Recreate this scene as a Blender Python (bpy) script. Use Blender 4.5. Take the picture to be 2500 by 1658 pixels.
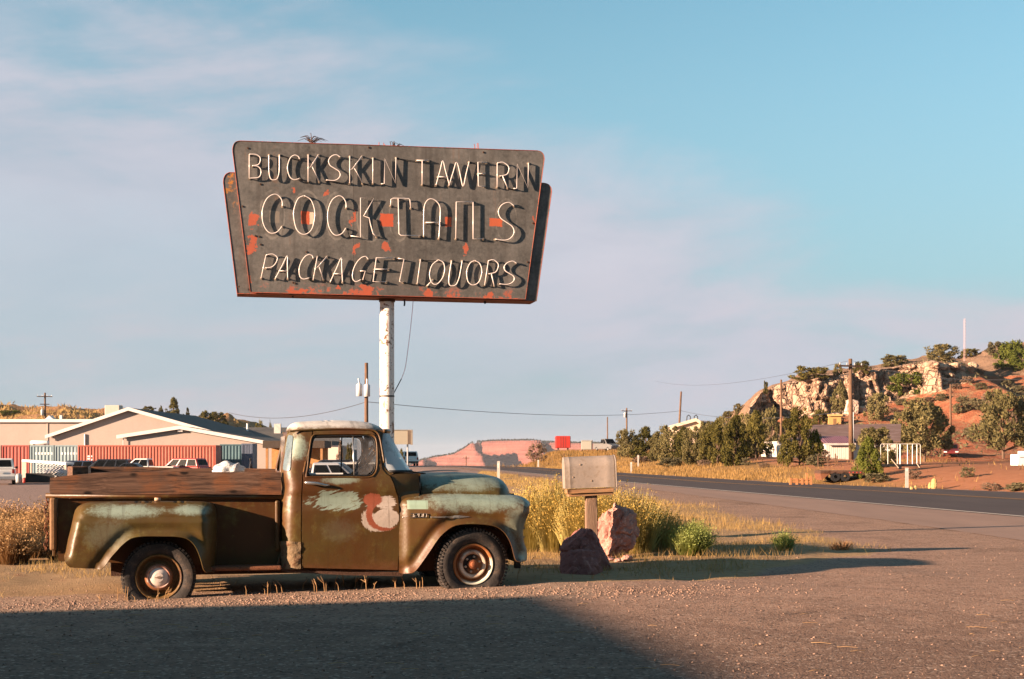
import bpy, bmesh, math, random
import numpy as np
from mathutils import Vector, Matrix, geometry, noise as mnoise

# ------------------------------------------------------------------ camera, sky, sun, exposure
for _o in list(bpy.data.objects):
    bpy.data.objects.remove(_o)
SC = bpy.context.scene
COL = SC.collection
F, CU, VH, CH = 3472.0, 1250.0, 1110.0, 1.40        # focal length, centre column, horizon row (2500 px frame), eye height
cam = bpy.data.cameras.new('camera')
cam.lens, cam.sensor_width, cam.sensor_fit = 50.0, 36.0, 'HORIZONTAL'
cam.shift_y = (VH - 829.0) / 2500.0
cam.clip_start, cam.clip_end = 0.1, 30000.0
camo = bpy.data.objects.new('camera', cam)
camo.location, camo.rotation_euler = (0, 0, CH), (math.radians(90), 0, 0)
COL.objects.link(camo)
SC.camera = camo
SUN_EL, SUN_AZ = 12.6, 26.0                          # elevation; angle of the light's heading away from the picture plane
_e, _a = math.radians(SUN_EL), math.radians(SUN_AZ)
SUN_DIR = Vector((math.cos(_a) * math.cos(_e), math.sin(_a) * math.cos(_e), -math.sin(_e)))
sun = bpy.data.lights.new('sun', 'SUN')
sun.energy, sun.angle, sun.color = 5.0, math.radians(0.5), (1.0, 0.70, 0.49)
suno = bpy.data.objects.new('sun', sun)
suno.rotation_euler = SUN_DIR.to_track_quat('-Z', 'Y').to_euler()
suno.location = (-40, -20, 30)
COL.objects.link(suno)
SC.view_settings.view_transform = 'Standard'
SC.view_settings.look = 'None'
SC.view_settings.gamma = 1.0
SC.view_settings.use_curve_mapping = False
SC.view_settings.exposure = 2.0
SKY_STRENGTH = 0.05
SKY_ROT = math.atan2(-SUN_DIR.x, -SUN_DIR.y)
SC.render.engine = 'CYCLES'
SC.cycles.use_denoising = True
SC.cycles.max_bounces = 6
SC.cycles.transparent_max_bounces = 16


# ------------------------------------------------------------------ node helper: arithmetic on sockets
class S:
    def __init__(s, nt, k): s.nt, s.k = nt, k
    def _m(s, op, o, r=False, clamp=False):
        n = s.nt.nodes.new('ShaderNodeMath'); n.operation = op; n.use_clamp = clamp
        a, b = (o, s) if r else (s, o)
        for i, q in enumerate((a, b)):
            if q is None: continue
            if isinstance(q, S): s.nt.links.new(q.k, n.inputs[i])
            else: n.inputs[i].default_value = float(q)
        return S(s.nt, n.outputs[0])
    def __add__(s, o): return s._m('ADD', o)
    __radd__ = __add__
    def __sub__(s, o): return s._m('SUBTRACT', o)
    def __rsub__(s, o): return s._m('SUBTRACT', o, True)
    def __mul__(s, o): return s._m('MULTIPLY', o)
    __rmul__ = __mul__
    def __truediv__(s, o): return s._m('DIVIDE', o)
    def pw(s, o): return s._m('POWER', o)
    def mx(s, o): return s._m('MAXIMUM', o)
    def mn(s, o): return s._m('MINIMUM', o)
    def ab(s): return s._m('ABSOLUTE', None)
    def sin(s): return s._m('SINE', None)
    def sqrt(s): return s._m('SQRT', None)
    def cl(s): return s._m('ADD', 0.0, clamp=True)
    def st(s, a, b):
        n = s.nt.nodes.new('ShaderNodeMapRange'); n.interpolation_type = 'SMOOTHSTEP'
        s.nt.links.new(s.k, n.inputs[0])
        lo, hi, x, y = (a, b, 0.0, 1.0) if a < b else (b, a, 1.0, 0.0)
        n.inputs[1].default_value, n.inputs[2].default_value = lo, hi
        n.inputs[3].default_value, n.inputs[4].default_value = x, y
        return S(s.nt, n.outputs[0])


class NT:
    def __init__(g, tree):
        g.t = tree; g.N, g.L = tree.nodes, tree.links
        g.N.clear()
    def new(g, kind, **kw):
        n = g.N.new(kind)
        for k, v in kw.items(): setattr(n, k, v)
        return n
    def put(g, sock, v):
        if isinstance(v, S): g.L.new(v.k, sock)
        elif isinstance(v, (tuple, list)) and len(v) == 3 and len(sock.default_value) == 4: sock.default_value = (*v, 1)
        else: sock.default_value = v
    def coord(g, what='Object'): return S(g.t, g.new('ShaderNodeTexCoord').outputs[what])
    def geo(g, what): return S(g.t, g.new('ShaderNodeNewGeometry').outputs[what])
    def rnd(g): return S(g.t, g.new('ShaderNodeObjectInfo').outputs['Random'])
    def sep(g, v):
        n = g.new('ShaderNodeSeparateXYZ'); g.put(n.inputs[0], v)
        return [S(g.t, q) for q in n.outputs]
    def comb(g, x, y, z):
        n = g.new('ShaderNodeCombineXYZ')
        for i, q in enumerate((x, y, z)): g.put(n.inputs[i], q)
        return S(g.t, n.outputs[0])
    def scale(g, v, sx, sy, sz):
        n = g.new('ShaderNodeVectorMath', operation='MULTIPLY'); g.put(n.inputs[0], v)
        n.inputs[1].default_value = (sx, sy, sz)
        return S(g.t, n.outputs[0])
    def addv(g, v, w):
        n = g.new('ShaderNodeVectorMath', operation='ADD'); g.put(n.inputs[0], v); g.put(n.inputs[1], w)
        return S(g.t, n.outputs[0])
    def noise(g, v, sc, det=3.0, rough=0.55, out=0, dist=0.0):
        n = g.new('ShaderNodeTexNoise'); g.put(n.inputs['Vector'], v)
        n.inputs['Scale'].default_value, n.inputs['Detail'].default_value = sc, det
        n.inputs['Roughness'].default_value, n.inputs['Distortion'].default_value = rough, dist
        return S(g.t, n.outputs[out])
    def vor(g, v, sc, feat='F1', out=0, rand=1.0):
        n = g.new('ShaderNodeTexVoronoi', feature=feat); g.put(n.inputs['Vector'], v)
        n.inputs['Scale'].default_value = sc; n.inputs['Randomness'].default_value = rand
        return S(g.t, n.outputs[out])
    def attr(g, name, out='Fac'): return S(g.t, g.new('ShaderNodeAttribute', attribute_name=name).outputs[out])
    def mix(g, f, a, b, mode='MIX'):
        n = g.new('ShaderNodeMix', data_type='RGBA', blend_type=mode)
        g.put(n.inputs[0], f); g.put(n.inputs[6], a); g.put(n.inputs[7], b)
        return S(g.t, n.outputs[2])
    def bump(g, h, strength=0.3, dist=0.02, normal=None):
        n = g.new('ShaderNodeBump'); n.inputs['Strength'].default_value = strength
        n.inputs['Distance'].default_value = dist; g.put(n.inputs['Height'], h)
        if normal is not None: g.put(n.inputs['Normal'], normal)
        return S(g.t, n.outputs[0])
    def bsdf(g, col, rough=0.7, metal=0.0, normal=None, spec=0.4, **kw):
        n = g.new('ShaderNodeBsdfPrincipled')
        g.put(n.inputs['Base Color'], col); g.put(n.inputs['Roughness'], rough); g.put(n.inputs['Metallic'], metal)
        g.put(n.inputs['Specular IOR Level'], spec)
        if normal is not None: g.put(n.inputs['Normal'], normal)
        for k, v in kw.items(): g.put(n.inputs[k.replace('_', ' ')], v)
        return S(g.t, n.outputs[0])
    def out(g, sh, vol=None):
        n = g.new('ShaderNodeOutputMaterial')
        if sh is not None: g.L.new(sh.k, n.inputs[0])
        if vol is not None: g.L.new(vol.k, n.inputs[1])


def newmat(name):
    m = bpy.data.materials.new(name); m.use_nodes = True
    return m, NT(m.node_tree)


# ------------------------------------------------------------------ sky
world = bpy.data.worlds.new('World'); SC.world = world; world.use_nodes = True
g = NT(world.node_tree)
sky = g.new('ShaderNodeTexSky', sky_type='NISHITA')
sky.sun_disc = False
sky.sun_elevation, sky.sun_rotation = math.radians(SUN_EL), SKY_ROT
sky.altitude, sky.air_density, sky.dust_density, sky.ozone_density = 1500.0, 1.0, 0.15, 1.0
skyc = S(g.t, sky.outputs[0])
d = g.coord('Generated')
dx, dy, dz = g.sep(d)
zz = dz.mx(0.0) + 0.22
pl = g.comb(dx / zz, dy / zz, 0.0)
w1 = g.noise(pl, 1.1, 6.0, 0.56, dist=0.5)
stretch = g.comb((dx * 0.92 + dz * 0.42) * 2.2, dy * 1.5, (dz - dx * 0.15) * 8.0)
w2 = g.noise(stretch, 1.7, 6.0, 0.6, dist=0.35)
# thin high cloud: a bank whose upper edge falls from the upper left towards the right horizon, thinning to haze below
edge = (0.245 - (dx + 0.02) * 0.46).mn(0.305)
t_ = edge - dz + (w1 - 0.5) * 0.20 + (w2 - 0.5) * 0.16
cov = t_.st(-0.04, 0.07) * (1.0 - t_.st(0.08, 0.24) * 0.50) * (w2 + (w1 - 0.5) * 0.5).st(0.10, 0.50)
hz = dz.st(0.34, 0.0)
teal = g.mix(1.0, skyc, (0.84, 1.10, 0.97), 'MULTIPLY')
base = g.mix(hz.pw(0.8) * 0.90, teal, (1.55, 2.10, 2.60))
cl_col = g.mix(((w2 - 0.5) * 1.8 + 0.5).cl(), (2.45, 2.60, 3.05), (3.55, 3.45, 3.85))
c1 = g.mix((cov * 0.92).cl(), base, cl_col)
lowpink = (0.16 - dz).st(0.0, 0.13) * dz.st(-0.02, 0.05) * (w2 - 0.46).st(0.0, 0.18)
c2 = g.mix(lowpink * 0.55, c1, (3.3, 2.7, 2.95))
bg = g.new('ShaderNodeBackground'); g.put(bg.inputs[0], c2); bg.inputs[1].default_value = SKY_STRENGTH
wo = g.new('ShaderNodeOutputWorld'); g.L.new(bg.outputs[0], wo.inputs[0])


# ------------------------------------------------------------------ geometry helpers
rng = np.random.default_rng(7)
random.seed(7)


def at(u, v, Y):
    return Vector(((u - CU) / F * Y, Y, CH + (VH - v) / F * Y))


def tag(o, label=None, cat=None, group=None, kind=None):
    if label: o['label'] = label
    if cat: o['category'] = cat
    if group: o['group'] = group
    if kind: o['kind'] = kind
    return o


def empty(name, loc=(0, 0, 0), rz=0.0, parent=None):
    o = bpy.data.objects.new(name, None); COL.objects.link(o)
    o.location, o.rotation_euler = loc, (0, 0, rz); o.empty_display_size = 0.2
    if parent: o.parent = parent
    return o


def mesh_np(name, V, Fc, m=None, parent=None, smooth=False, loc=None):
    me = bpy.data.meshes.new(name)
    V = np.asarray(V, dtype=np.float32)
    if isinstance(Fc, np.ndarray):
        k = Fc.shape[1]; n = len(Fc)
        me.vertices.add(len(V)); me.vertices.foreach_set('co', V.ravel())
        me.loops.add(n * k); me.loops.foreach_set('vertex_index', Fc.astype(np.int32).ravel())
        me.polygons.add(n)
        me.polygons.foreach_set('loop_start', np.arange(0, n * k, k, dtype=np.int32))
        me.polygons.foreach_set('loop_total', np.full(n, k, dtype=np.int32))
        me.update(calc_edges=True)
    else:
        me.from_pydata([tuple(map(float, p)) for p in V], [], Fc)
    if smooth: me.polygons.foreach_set('use_smooth', np.ones(len(me.polygons), dtype=bool))
    for q in (m if isinstance(m, (list, tuple)) else [m]):
        if q is not None: me.materials.append(q)
    o = bpy.data.objects.new(name, me); COL.objects.link(o)
    if parent is not None: o.parent = parent
    if loc is not None: o.location = loc
    return o


def vattr(o, name, vals):
    a = o.data.attributes.new(name, 'FLOAT', 'POINT')
    a.data.foreach_set('value', np.asarray(vals, dtype=np.float32))


def mod(o, kind, **kw):
    md = o.modifiers.new(kind.lower(), kind)
    for k, v in kw.items(): setattr(md, k, v)
    return md


def solid(o, t=0.006, off=-1.0): return mod(o, 'SOLIDIFY', thickness=t, offset=off)
def bevel(o, w=0.01, seg=2): return mod(o, 'BEVEL', width=w, segments=seg, limit_method='ANGLE', angle_limit=math.radians(35))


class MB:
    """collects boxes, bars, tubes, lathes into one mesh"""
    def __init__(s): s.v, s.f = [], []
    def raw(s, V, Fc):
        b = len(s.v); s.v += [tuple(p) for p in V]; s.f += [tuple(i + b for i in q) for q in Fc]; return s
    def hexa(s, p):            # 8 corners, 0-3 bottom ccw, 4-7 top
        return s.raw(p, [(3, 2, 1, 0), (4, 5, 6, 7), (0, 1, 5, 4), (1, 2, 6, 5), (2, 3, 7, 6), (3, 0, 4, 7)])
    def box(s, c, d, rz=0.0, tilt=None):
        hx, hy, hz = d[0] / 2, d[1] / 2, d[2] / 2
        P = [Vector(q) for q in ((-hx, -hy, -hz), (hx, -hy, -hz), (hx, hy, -hz), (-hx, hy, -hz), (-hx, -hy, hz), (hx, -hy, hz), (hx, hy, hz), (-hx, hy, hz))]
        R = Matrix.Rotation(rz, 3, 'Z')
        if tilt is not None: R = R @ tilt
        return s.hexa([R @ q + Vector(c) for q in P])
    def bb(s, x0, x1, y0, y1, z0, z1):
        return s.box(((x0 + x1) / 2, (y0 + y1) / 2, (z0 + z1) / 2), (x1 - x0, y1 - y0, z1 - z0))
    def tube(s, pts, r, n=8, cap=True, closed=False):
        pts = [Vector(p) for p in pts]; m = len(pts)
        rs = r if isinstance(r, (list, tuple)) else [r] * m
        b = len(s.v); up = None
        for i, p in enumerate(pts):
            if closed: t = pts[(i + 1) % m] - pts[i - 1]
            else: t = pts[min(i + 1, m - 1)] - pts[max(i - 1, 0)]
            t = t.normalized() if t.length > 1e-9 else Vector((0, 0, 1))
            if up is None:
                up = Vector((0, 0, 1)) if abs(t.z) < 0.9 else Vector((1, 0, 0))
            x = t.cross(up)
            if x.length < 1e-6: x = t.cross(Vector((0, 1, 0.3)))
            x.normalize(); y = x.cross(t).normalized(); up = y
            for k in range(n):
                a = 2 * math.pi * k / n
                s.v.append(tuple(p + (x * math.cos(a) + y * math.sin(a)) * rs[i]))
        for i in range(m if closed else m - 1):
            i2 = (i + 1) % m
            for k in range(n):
                s.f.append((b + i * n + k, b + i * n + (k + 1) % n, b + i2 * n + (k + 1) % n, b + i2 * n + k))
        if cap and not closed:
            s.f.append(tuple(b + k for k in reversed(range(n)))); s.f.append(tuple(b + (m - 1) * n + k for k in range(n)))
        return s
    def lathe(s, prof, n=32, axis='Z', c=(0, 0, 0)):   # prof: (radius, height)
        b = len(s.v); m = len(prof)
        for r, h in prof:
            for k in range(n):
                a = 2 * math.pi * k / n
                x, y = r * math.cos(a), r * math.sin(a)
                p = (x, y, h) if axis == 'Z' else ((x, h, y) if axis == 'Y' else (h, x, y))
                s.v.append((p[0] + c[0], p[1] + c[1], p[2] + c[2]))
        for i in range(m - 1):
            for k in range(n):
                q = (b + i * n + k, b + i * n + (k + 1) % n, b + (i + 1) * n + (k + 1) % n, b + (i + 1) * n + k)
                s.f.append(q[::-1] if axis == 'Y' else q)
        return s
    def prism(s, poly, d):     # planar polygon (list of 3D points) swept by vector d
        n = len(poly); d = Vector(d)
        V = [Vector(p) for p in poly] + [Vector(p) + d for p in poly]
        return s.raw(V, [tuple(reversed(range(n))), tuple(range(n, 2 * n))] + [(i, (i + 1) % n, n + (i + 1) % n, n + i) for i in range(n)])
    def build(s, name, m=None, parent=None, smooth=False, fix=True, loc=None):
        o = mesh_np(name, np.array(s.v, dtype=np.float32).reshape(-1, 3), s.f, m, parent, smooth, loc)
        if fix:
            bm = bmesh.new(); bm.from_mesh(o.data); bmesh.ops.recalc_face_normals(bm, faces=bm.faces); bm.to_mesh(o.data); bm.free()
            if smooth: o.data.polygons.foreach_set('use_smooth', np.ones(len(o.data.polygons), dtype=bool))
        return o


def sharp(o, deg=35):
    o.data.set_sharp_from_angle(angle=math.radians(deg)); return o


def cr(pts, n=6, closed=False):
    """Catmull-Rom through control points"""
    P = [np.array(p, float) for p in pts]; out = []; m = len(P)
    for i in range(m if closed else m - 1):
        if closed: a, b, c, e = P[i - 1], P[i], P[(i + 1) % m], P[(i + 2) % m]
        else: a, b, c, e = P[max(i - 1, 0)], P[i], P[i + 1], P[min(i + 2, m - 1)]
        for k in range(n):
            t = k / n
            out.append(0.5 * (2 * b + (c - a) * t + (2 * a - 5 * b + 4 * c - e) * t * t + (3 * b - a - 3 * c + e) * t ** 3))
    if not closed: out.append(P[-1])
    return [tuple(q) for q in out]


def _h(ix, iy, iz):
    n = (ix.astype(np.int64) * 374761393 + iy.astype(np.int64) * 668265263 + iz.astype(np.int64) * 2147483647) & 0x7fffffff
    n = ((n ^ (n >> 13)) * 1274126177) & 0x7fffffff
    return ((n ^ (n >> 16)) & 0xffff) / 65535.0


def vn(x, y, z=0.0):
    x, y = np.asarray(x, float), np.asarray(y, float); z = np.zeros_like(x) + z
    ix, iy, iz = np.floor(x), np.floor(y), np.floor(z)
    fx, fy, fz = x - ix, y - iy, z - iz
    fx, fy, fz = [q * q * (3 - 2 * q) for q in (fx, fy, fz)]
    r = 0
    for a in (0, 1):
        for b in (0, 1):
            for c in (0, 1):
                r = r + _h(ix + a, iy + b, iz + c) * (fx if a else 1 - fx) * (fy if b else 1 - fy) * (fz if c else 1 - fz)
    return r


def fbm(x, y, z=0.0, o=4, g=0.5):
    r, a, s = 0.0, 1.0, 0.0
    for i in range(o):
        f = 2.0 ** i
        r = r + a * vn(np.asarray(x) * f + 17.3 * i, np.asarray(y) * f - 9.1 * i, np.asarray(z) * f + 3.7 * i); s += a; a *= g
    return r / s


def sst(x, a, b):
    t = np.clip((np.asarray(x, float) - a) / (b - a), 0, 1); return t * t * (3 - 2 * t)


def copy_tree(o, parent=None):
    c = o.copy(); COL.objects.link(c)
    if parent is not None: c.parent = parent
    for ch in list(o.children): copy_tree(ch, c)
    return c


# ------------------------------------------------------------------ simple materials
MATS = {}


def M(name, col, rough=0.75, metal=0.0, var=0.25, sc=4.0, bump=0.15, bsc=40.0, spec=0.3, col2=None):
    """one procedural surface: colour broken up at two scales, fine relief"""
    if name in MATS: return MATS[name]
    m, g = newmat(name)
    p = g.coord('Object')
    n1, n2 = g.noise(p, sc, 4.0, 0.6), g.noise(p, sc * 7.3, 3.0, 0.6)
    f = ((n1 - 0.5) * 1.6 + (n2 - 0.5) * 1.2)
    dk = tuple(c * (1 - var) for c in col); lt = tuple(min(1, c * (1 + var)) for c in col)
    c = g.mix((f + 0.5).cl(), dk, lt)
    if col2 is not None: c = g.mix((n1 + (n2 - 0.5) * 0.5).st(0.52, 0.66), c, col2)
    nb = g.bump(g.noise(p, bsc, 4.0, 0.6), bump, 0.02) if bump else None
    g.out(g.bsdf(c, (n2 * 0.2 + (rough - 0.1)).cl(), metal, nb, spec))
    MATS[name] = m
    return m


def glass_mat(name, tint=(0.75, 0.8, 0.8), dust_glare=0.15, dcol=(0.5, 0.5, 0.48), refl=1.0):
    if name in MATS: return MATS[name]
    m, g = newmat(name)
    p = g.coord('Object')
    tr = g.new('ShaderNodeBsdfTransparent'); tr.inputs[0].default_value = (*tint, 1)
    gl = g.new('ShaderNodeBsdfGlossy'); gl.inputs['Roughness'].default_value = 0.06
    df = g.new('ShaderNodeBsdfDiffuse'); df.inputs[0].default_value = (*dcol, 1)
    fr = g.new('ShaderNodeFresnel'); fr.inputs[0].default_value = 1.5
    a = g.new('ShaderNodeMixShader'); g.put(a.inputs[0], (S(g.t, fr.outputs[0]) * refl).cl())
    g.L.new(tr.outputs[0], a.inputs[1]); g.L.new(gl.outputs[0], a.inputs[2])
    b = g.new('ShaderNodeMixShader'); g.put(b.inputs[0], (g.noise(p, 3.0, 5.0, 0.65).st(0.25, 0.85) * dust_glare * 2.0).cl())
    g.L.new(a.outputs[0], b.inputs[1]); g.L.new(df.outputs[0], b.inputs[2])
    g.out(S(g.t, b.outputs[0]))
    MATS[name] = m
    return m


def foliage_mat(name, a, b, dry=None, rough=0.8):
    """leaf colour varies by clump and by plant"""
    if name in MATS: return MATS[name]
    m, g = newmat(name)
    p = g.geo('Position')
    n = g.noise(p, 1.7, 3.0, 0.6); n2 = g.noise(p, 9.0, 2.0, 0.6)
    f = ((n - 0.5) * 1.5 + (n2 - 0.5) * 1.5 + (g.rnd() - 0.5) * 0.5 + 0.5).cl()
    c = g.mix(f, a, b)
    if dry is not None: c = g.mix(n2.st(0.60, 0.72) * 0.7, c, dry)
    d = g.new('ShaderNodeBsdfDiffuse'); g.put(d.inputs[0], c)
    t = g.new('ShaderNodeBsdfTranslucent'); g.put(t.inputs[0], c)
    x = g.new('ShaderNodeMixShader'); x.inputs[0].default_value = 0.22
    g.L.new(d.outputs[0], x.inputs[1]); g.L.new(t.outputs[0], x.inputs[2])
    g.out(S(g.t, x.outputs[0]))
    MATS[name] = m
    return m


def wood_mat(name, dark, light, warm, axis=0, sc=1.0, rough=0.75, bump=0.5):
    """grain drawn along one axis, knots and splits"""
    if name in MATS: return MATS[name]
    m, g = newmat(name)
    p = g.coord('Object')
    k = [22.0, 22.0, 22.0]; k[axis] = 1.1
    dn = g.noise(p, 1.6, 2.0, 0.5, out=1)
    q = g.addv(g.scale(p, *[x * sc for x in k]), g.scale(dn, 3.0, 3.0, 3.0))
    gr = g.noise(q, 1.0, 5.0, 0.65); fine = g.noise(g.scale(q, 3, 3, 3), 1.0, 4.0, 0.7)
    big = g.noise(p, 2.2 * sc, 3.0, 0.6)
    c = g.mix(((gr - 0.5) * 2.6 + 0.45).cl(), dark, light)
    c = g.mix((big - 0.35).st(0.1, 0.3) * gr.st(0.3, 0.6) * 0.75, c, warm)
    c = g.mix(fine.st(0.62, 0.8) * 0.6, c, tuple(x * 0.3 for x in dark))
    kn = g.vor(g.scale(p, *[(3.0 if i != axis else 1.5) * sc for i in range(3)]), 1.0)
    c = g.mix(kn.st(0.14, 0.05), c, tuple(x * 0.35 for x in dark))
    g.out(g.bsdf(c, rough, 0.0, g.bump(gr + fine * 0.6, bump, 0.01), 0.2))
    MATS[name] = m
    return m


black_m = M('black', (0.012, 0.012, 0.013), 0.6, var=0.2)
white_paint = M('white_paint', (0.72, 0.70, 0.67), 0.6, var=0.1, sc=1.5, bump=0.05)
rust_m = M('rust', (0.17, 0.065, 0.03), 0.85, var=0.45, sc=9.0, bump=0.4, bsc=60, col2=(0.07, 0.03, 0.02))
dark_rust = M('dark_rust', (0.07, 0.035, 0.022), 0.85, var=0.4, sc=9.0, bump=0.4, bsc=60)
chrome_m = M('worn_chrome', (0.55, 0.54, 0.52), 0.32, 0.9, var=0.25, sc=12, bump=0.05)
rubber_m = M('rubber', (0.035, 0.030, 0.027), 0.85, var=0.4, sc=9, bump=0.3, bsc=60, col2=(0.075, 0.055, 0.042))
glass_dark = glass_mat('dark_glass', (0.10, 0.11, 0.12), 0.03)
pole_wood = wood_mat('pole_wood', (0.075, 0.042, 0.026), (0.185, 0.11, 0.066), (0.19, 0.09, 0.045), axis=2, sc=0.5)
grey_metal = M('grey_metal', (0.35, 0.35, 0.35), 0.5, 0.4)


def split(o, stuff=False):
    """every loose piece of a mesh becomes an object of its own with the same name, parent and material"""
    if stuff: o['kind'] = 'stuff'; return [o]
    me = o.data; n = len(me.vertices)
    par = list(range(n))
    def find(a):
        while par[a] != a: par[a] = par[par[a]]; a = par[a]
        return a
    for e in me.edges:
        a, b = find(e.vertices[0]), find(e.vertices[1])
        if a != b: par[a] = b
    grp = {}
    for p in me.polygons: grp.setdefault(find(p.vertices[0]), []).append(p)
    if len(grp) < 2: return [o]
    out = []; base = o.name.split('.')[0]
    for ps in grp.values():
        vs = sorted({v for p in ps for v in p.vertices}); ix = {v: i for i, v in enumerate(vs)}
        q = mesh_np(base, np.array([me.vertices[v].co[:] for v in vs]), [tuple(ix[v] for v in p.vertices) for p in ps], list(me.materials), o.parent, ps[0].use_smooth)
        q.matrix_local = o.matrix_local.copy(); q.data.polygons.foreach_set('material_index', [p.material_index for p in ps])
        for md in o.modifiers:
            if md.type == 'BEVEL': bevel(q, md.width, md.segments)
            elif md.type == 'SOLIDIFY': solid(q, md.thickness, md.offset)
        out.append(q)
    bpy.data.objects.remove(o)
    return out


# ------------------------------------------------------------------ terrain functions
_wy = [-60, 0, 31.6, 68.5, 157, 196, 260]
_wx = [24.5, 15.9, 11.4, 6.1, -5.2, -14.0, -34.0]


def road_w(Y): return np.interp(Y, _wy, _wx)                                # white edge line nearest the camera
def road_wide(Y): return np.interp(Y, [30, 53, 70, 260], [12.0, 10.3, 7.6, 7.4])
def road_f(Y): return road_w(Y) + road_wide(Y)                              # far edge of the asphalt
def road_s(Y): return road_w(Y) - np.interp(Y, [0, 22, 31, 60, 110], [4.6, 4.4, 3.6, 2.0, 1.2])


def gz(X, Y):
    X, Y = np.asarray(X, float), np.asarray(Y, float)
    z = 0.018 * np.clip(X + 1.95, -3, 3) * np.exp(-((Y - 14.4) / 2.5) ** 2)
    d = X - road_f(Y)
    A = 1.85 - 1.2 * sst(X, 17, 34)
    A = A * (1 - sst(Y, 120, 155) * (1 - sst(X, 0.0, 9.0)))
    z = z + A * (1 - np.exp(-np.maximum(d - 0.8, 0) / 10.0)) * sst(Y, 10, 60)
    yc = 196 - 28 * sst(d, -1, 2) + 125 * sst(X, 0.0, 9.0) * sst(d, 0, 3) + 120 * sst(-X, 40, 75)
    q = (Y - yc) / 8.0
    z = z - np.minimum(0.032 * 8.0 * np.logaddexp(0, np.clip(q, -50, 4000)), 38.0)
    z = z - 0.72 * sst(Y, 30, 58) * sst(road_s(Y) - X, 3.0, 13.0)          # the car park lies a little lower
    # shallow swale and small humps in the verge by the lot
    verge = sst(Y, 14.6, 16.5) * sst(Y, 60, 30) * sst(X, 5.5, 4.0)
    z = z + verge * (fbm(X * 0.5, Y * 0.5, 3.3, 3) - 0.5) * 0.16
    return z


def gz1(x, y): return float(gz(np.array([x]), np.array([y]))[0])


def edge_noise(X, Y): return (fbm(X * 0.7, Y * 0.45, 1.7, 4) - 0.5) * 2.2


def verge_mask(X, Y):
    """dry grass and dirt between the lot and the highway, round the truck"""
    n = edge_noise(X, Y)
    near = sst(Y - 0.10 * (X + 3.4) + n * 0.35, 14.35, 15.3)
    rt = sst(X + n * 0.8 - np.interp(Y, [14, 16, 18, 20.6, 24, 33, 50, 90, 150], [0.6, 2.6, 3.8, 5.2, 5.4, 5.0, 4.6, 0.9, -7.0]), 0.5, -0.5)
    far = np.where(X < -2.5, sst(Y + n * 2.5, 40, 34), sst(Y, 160, 120))
    lf = sst(X - np.interp(Y, [14, 40, 60, 110, 160], [-60, -60, -3.5, -5.5, -12.0]), -0.5, 0.8)
    return near * rt * far * lf


def field_mask(X, Y): return sst(X - road_f(Y), 0.1, 0.9)


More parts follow.
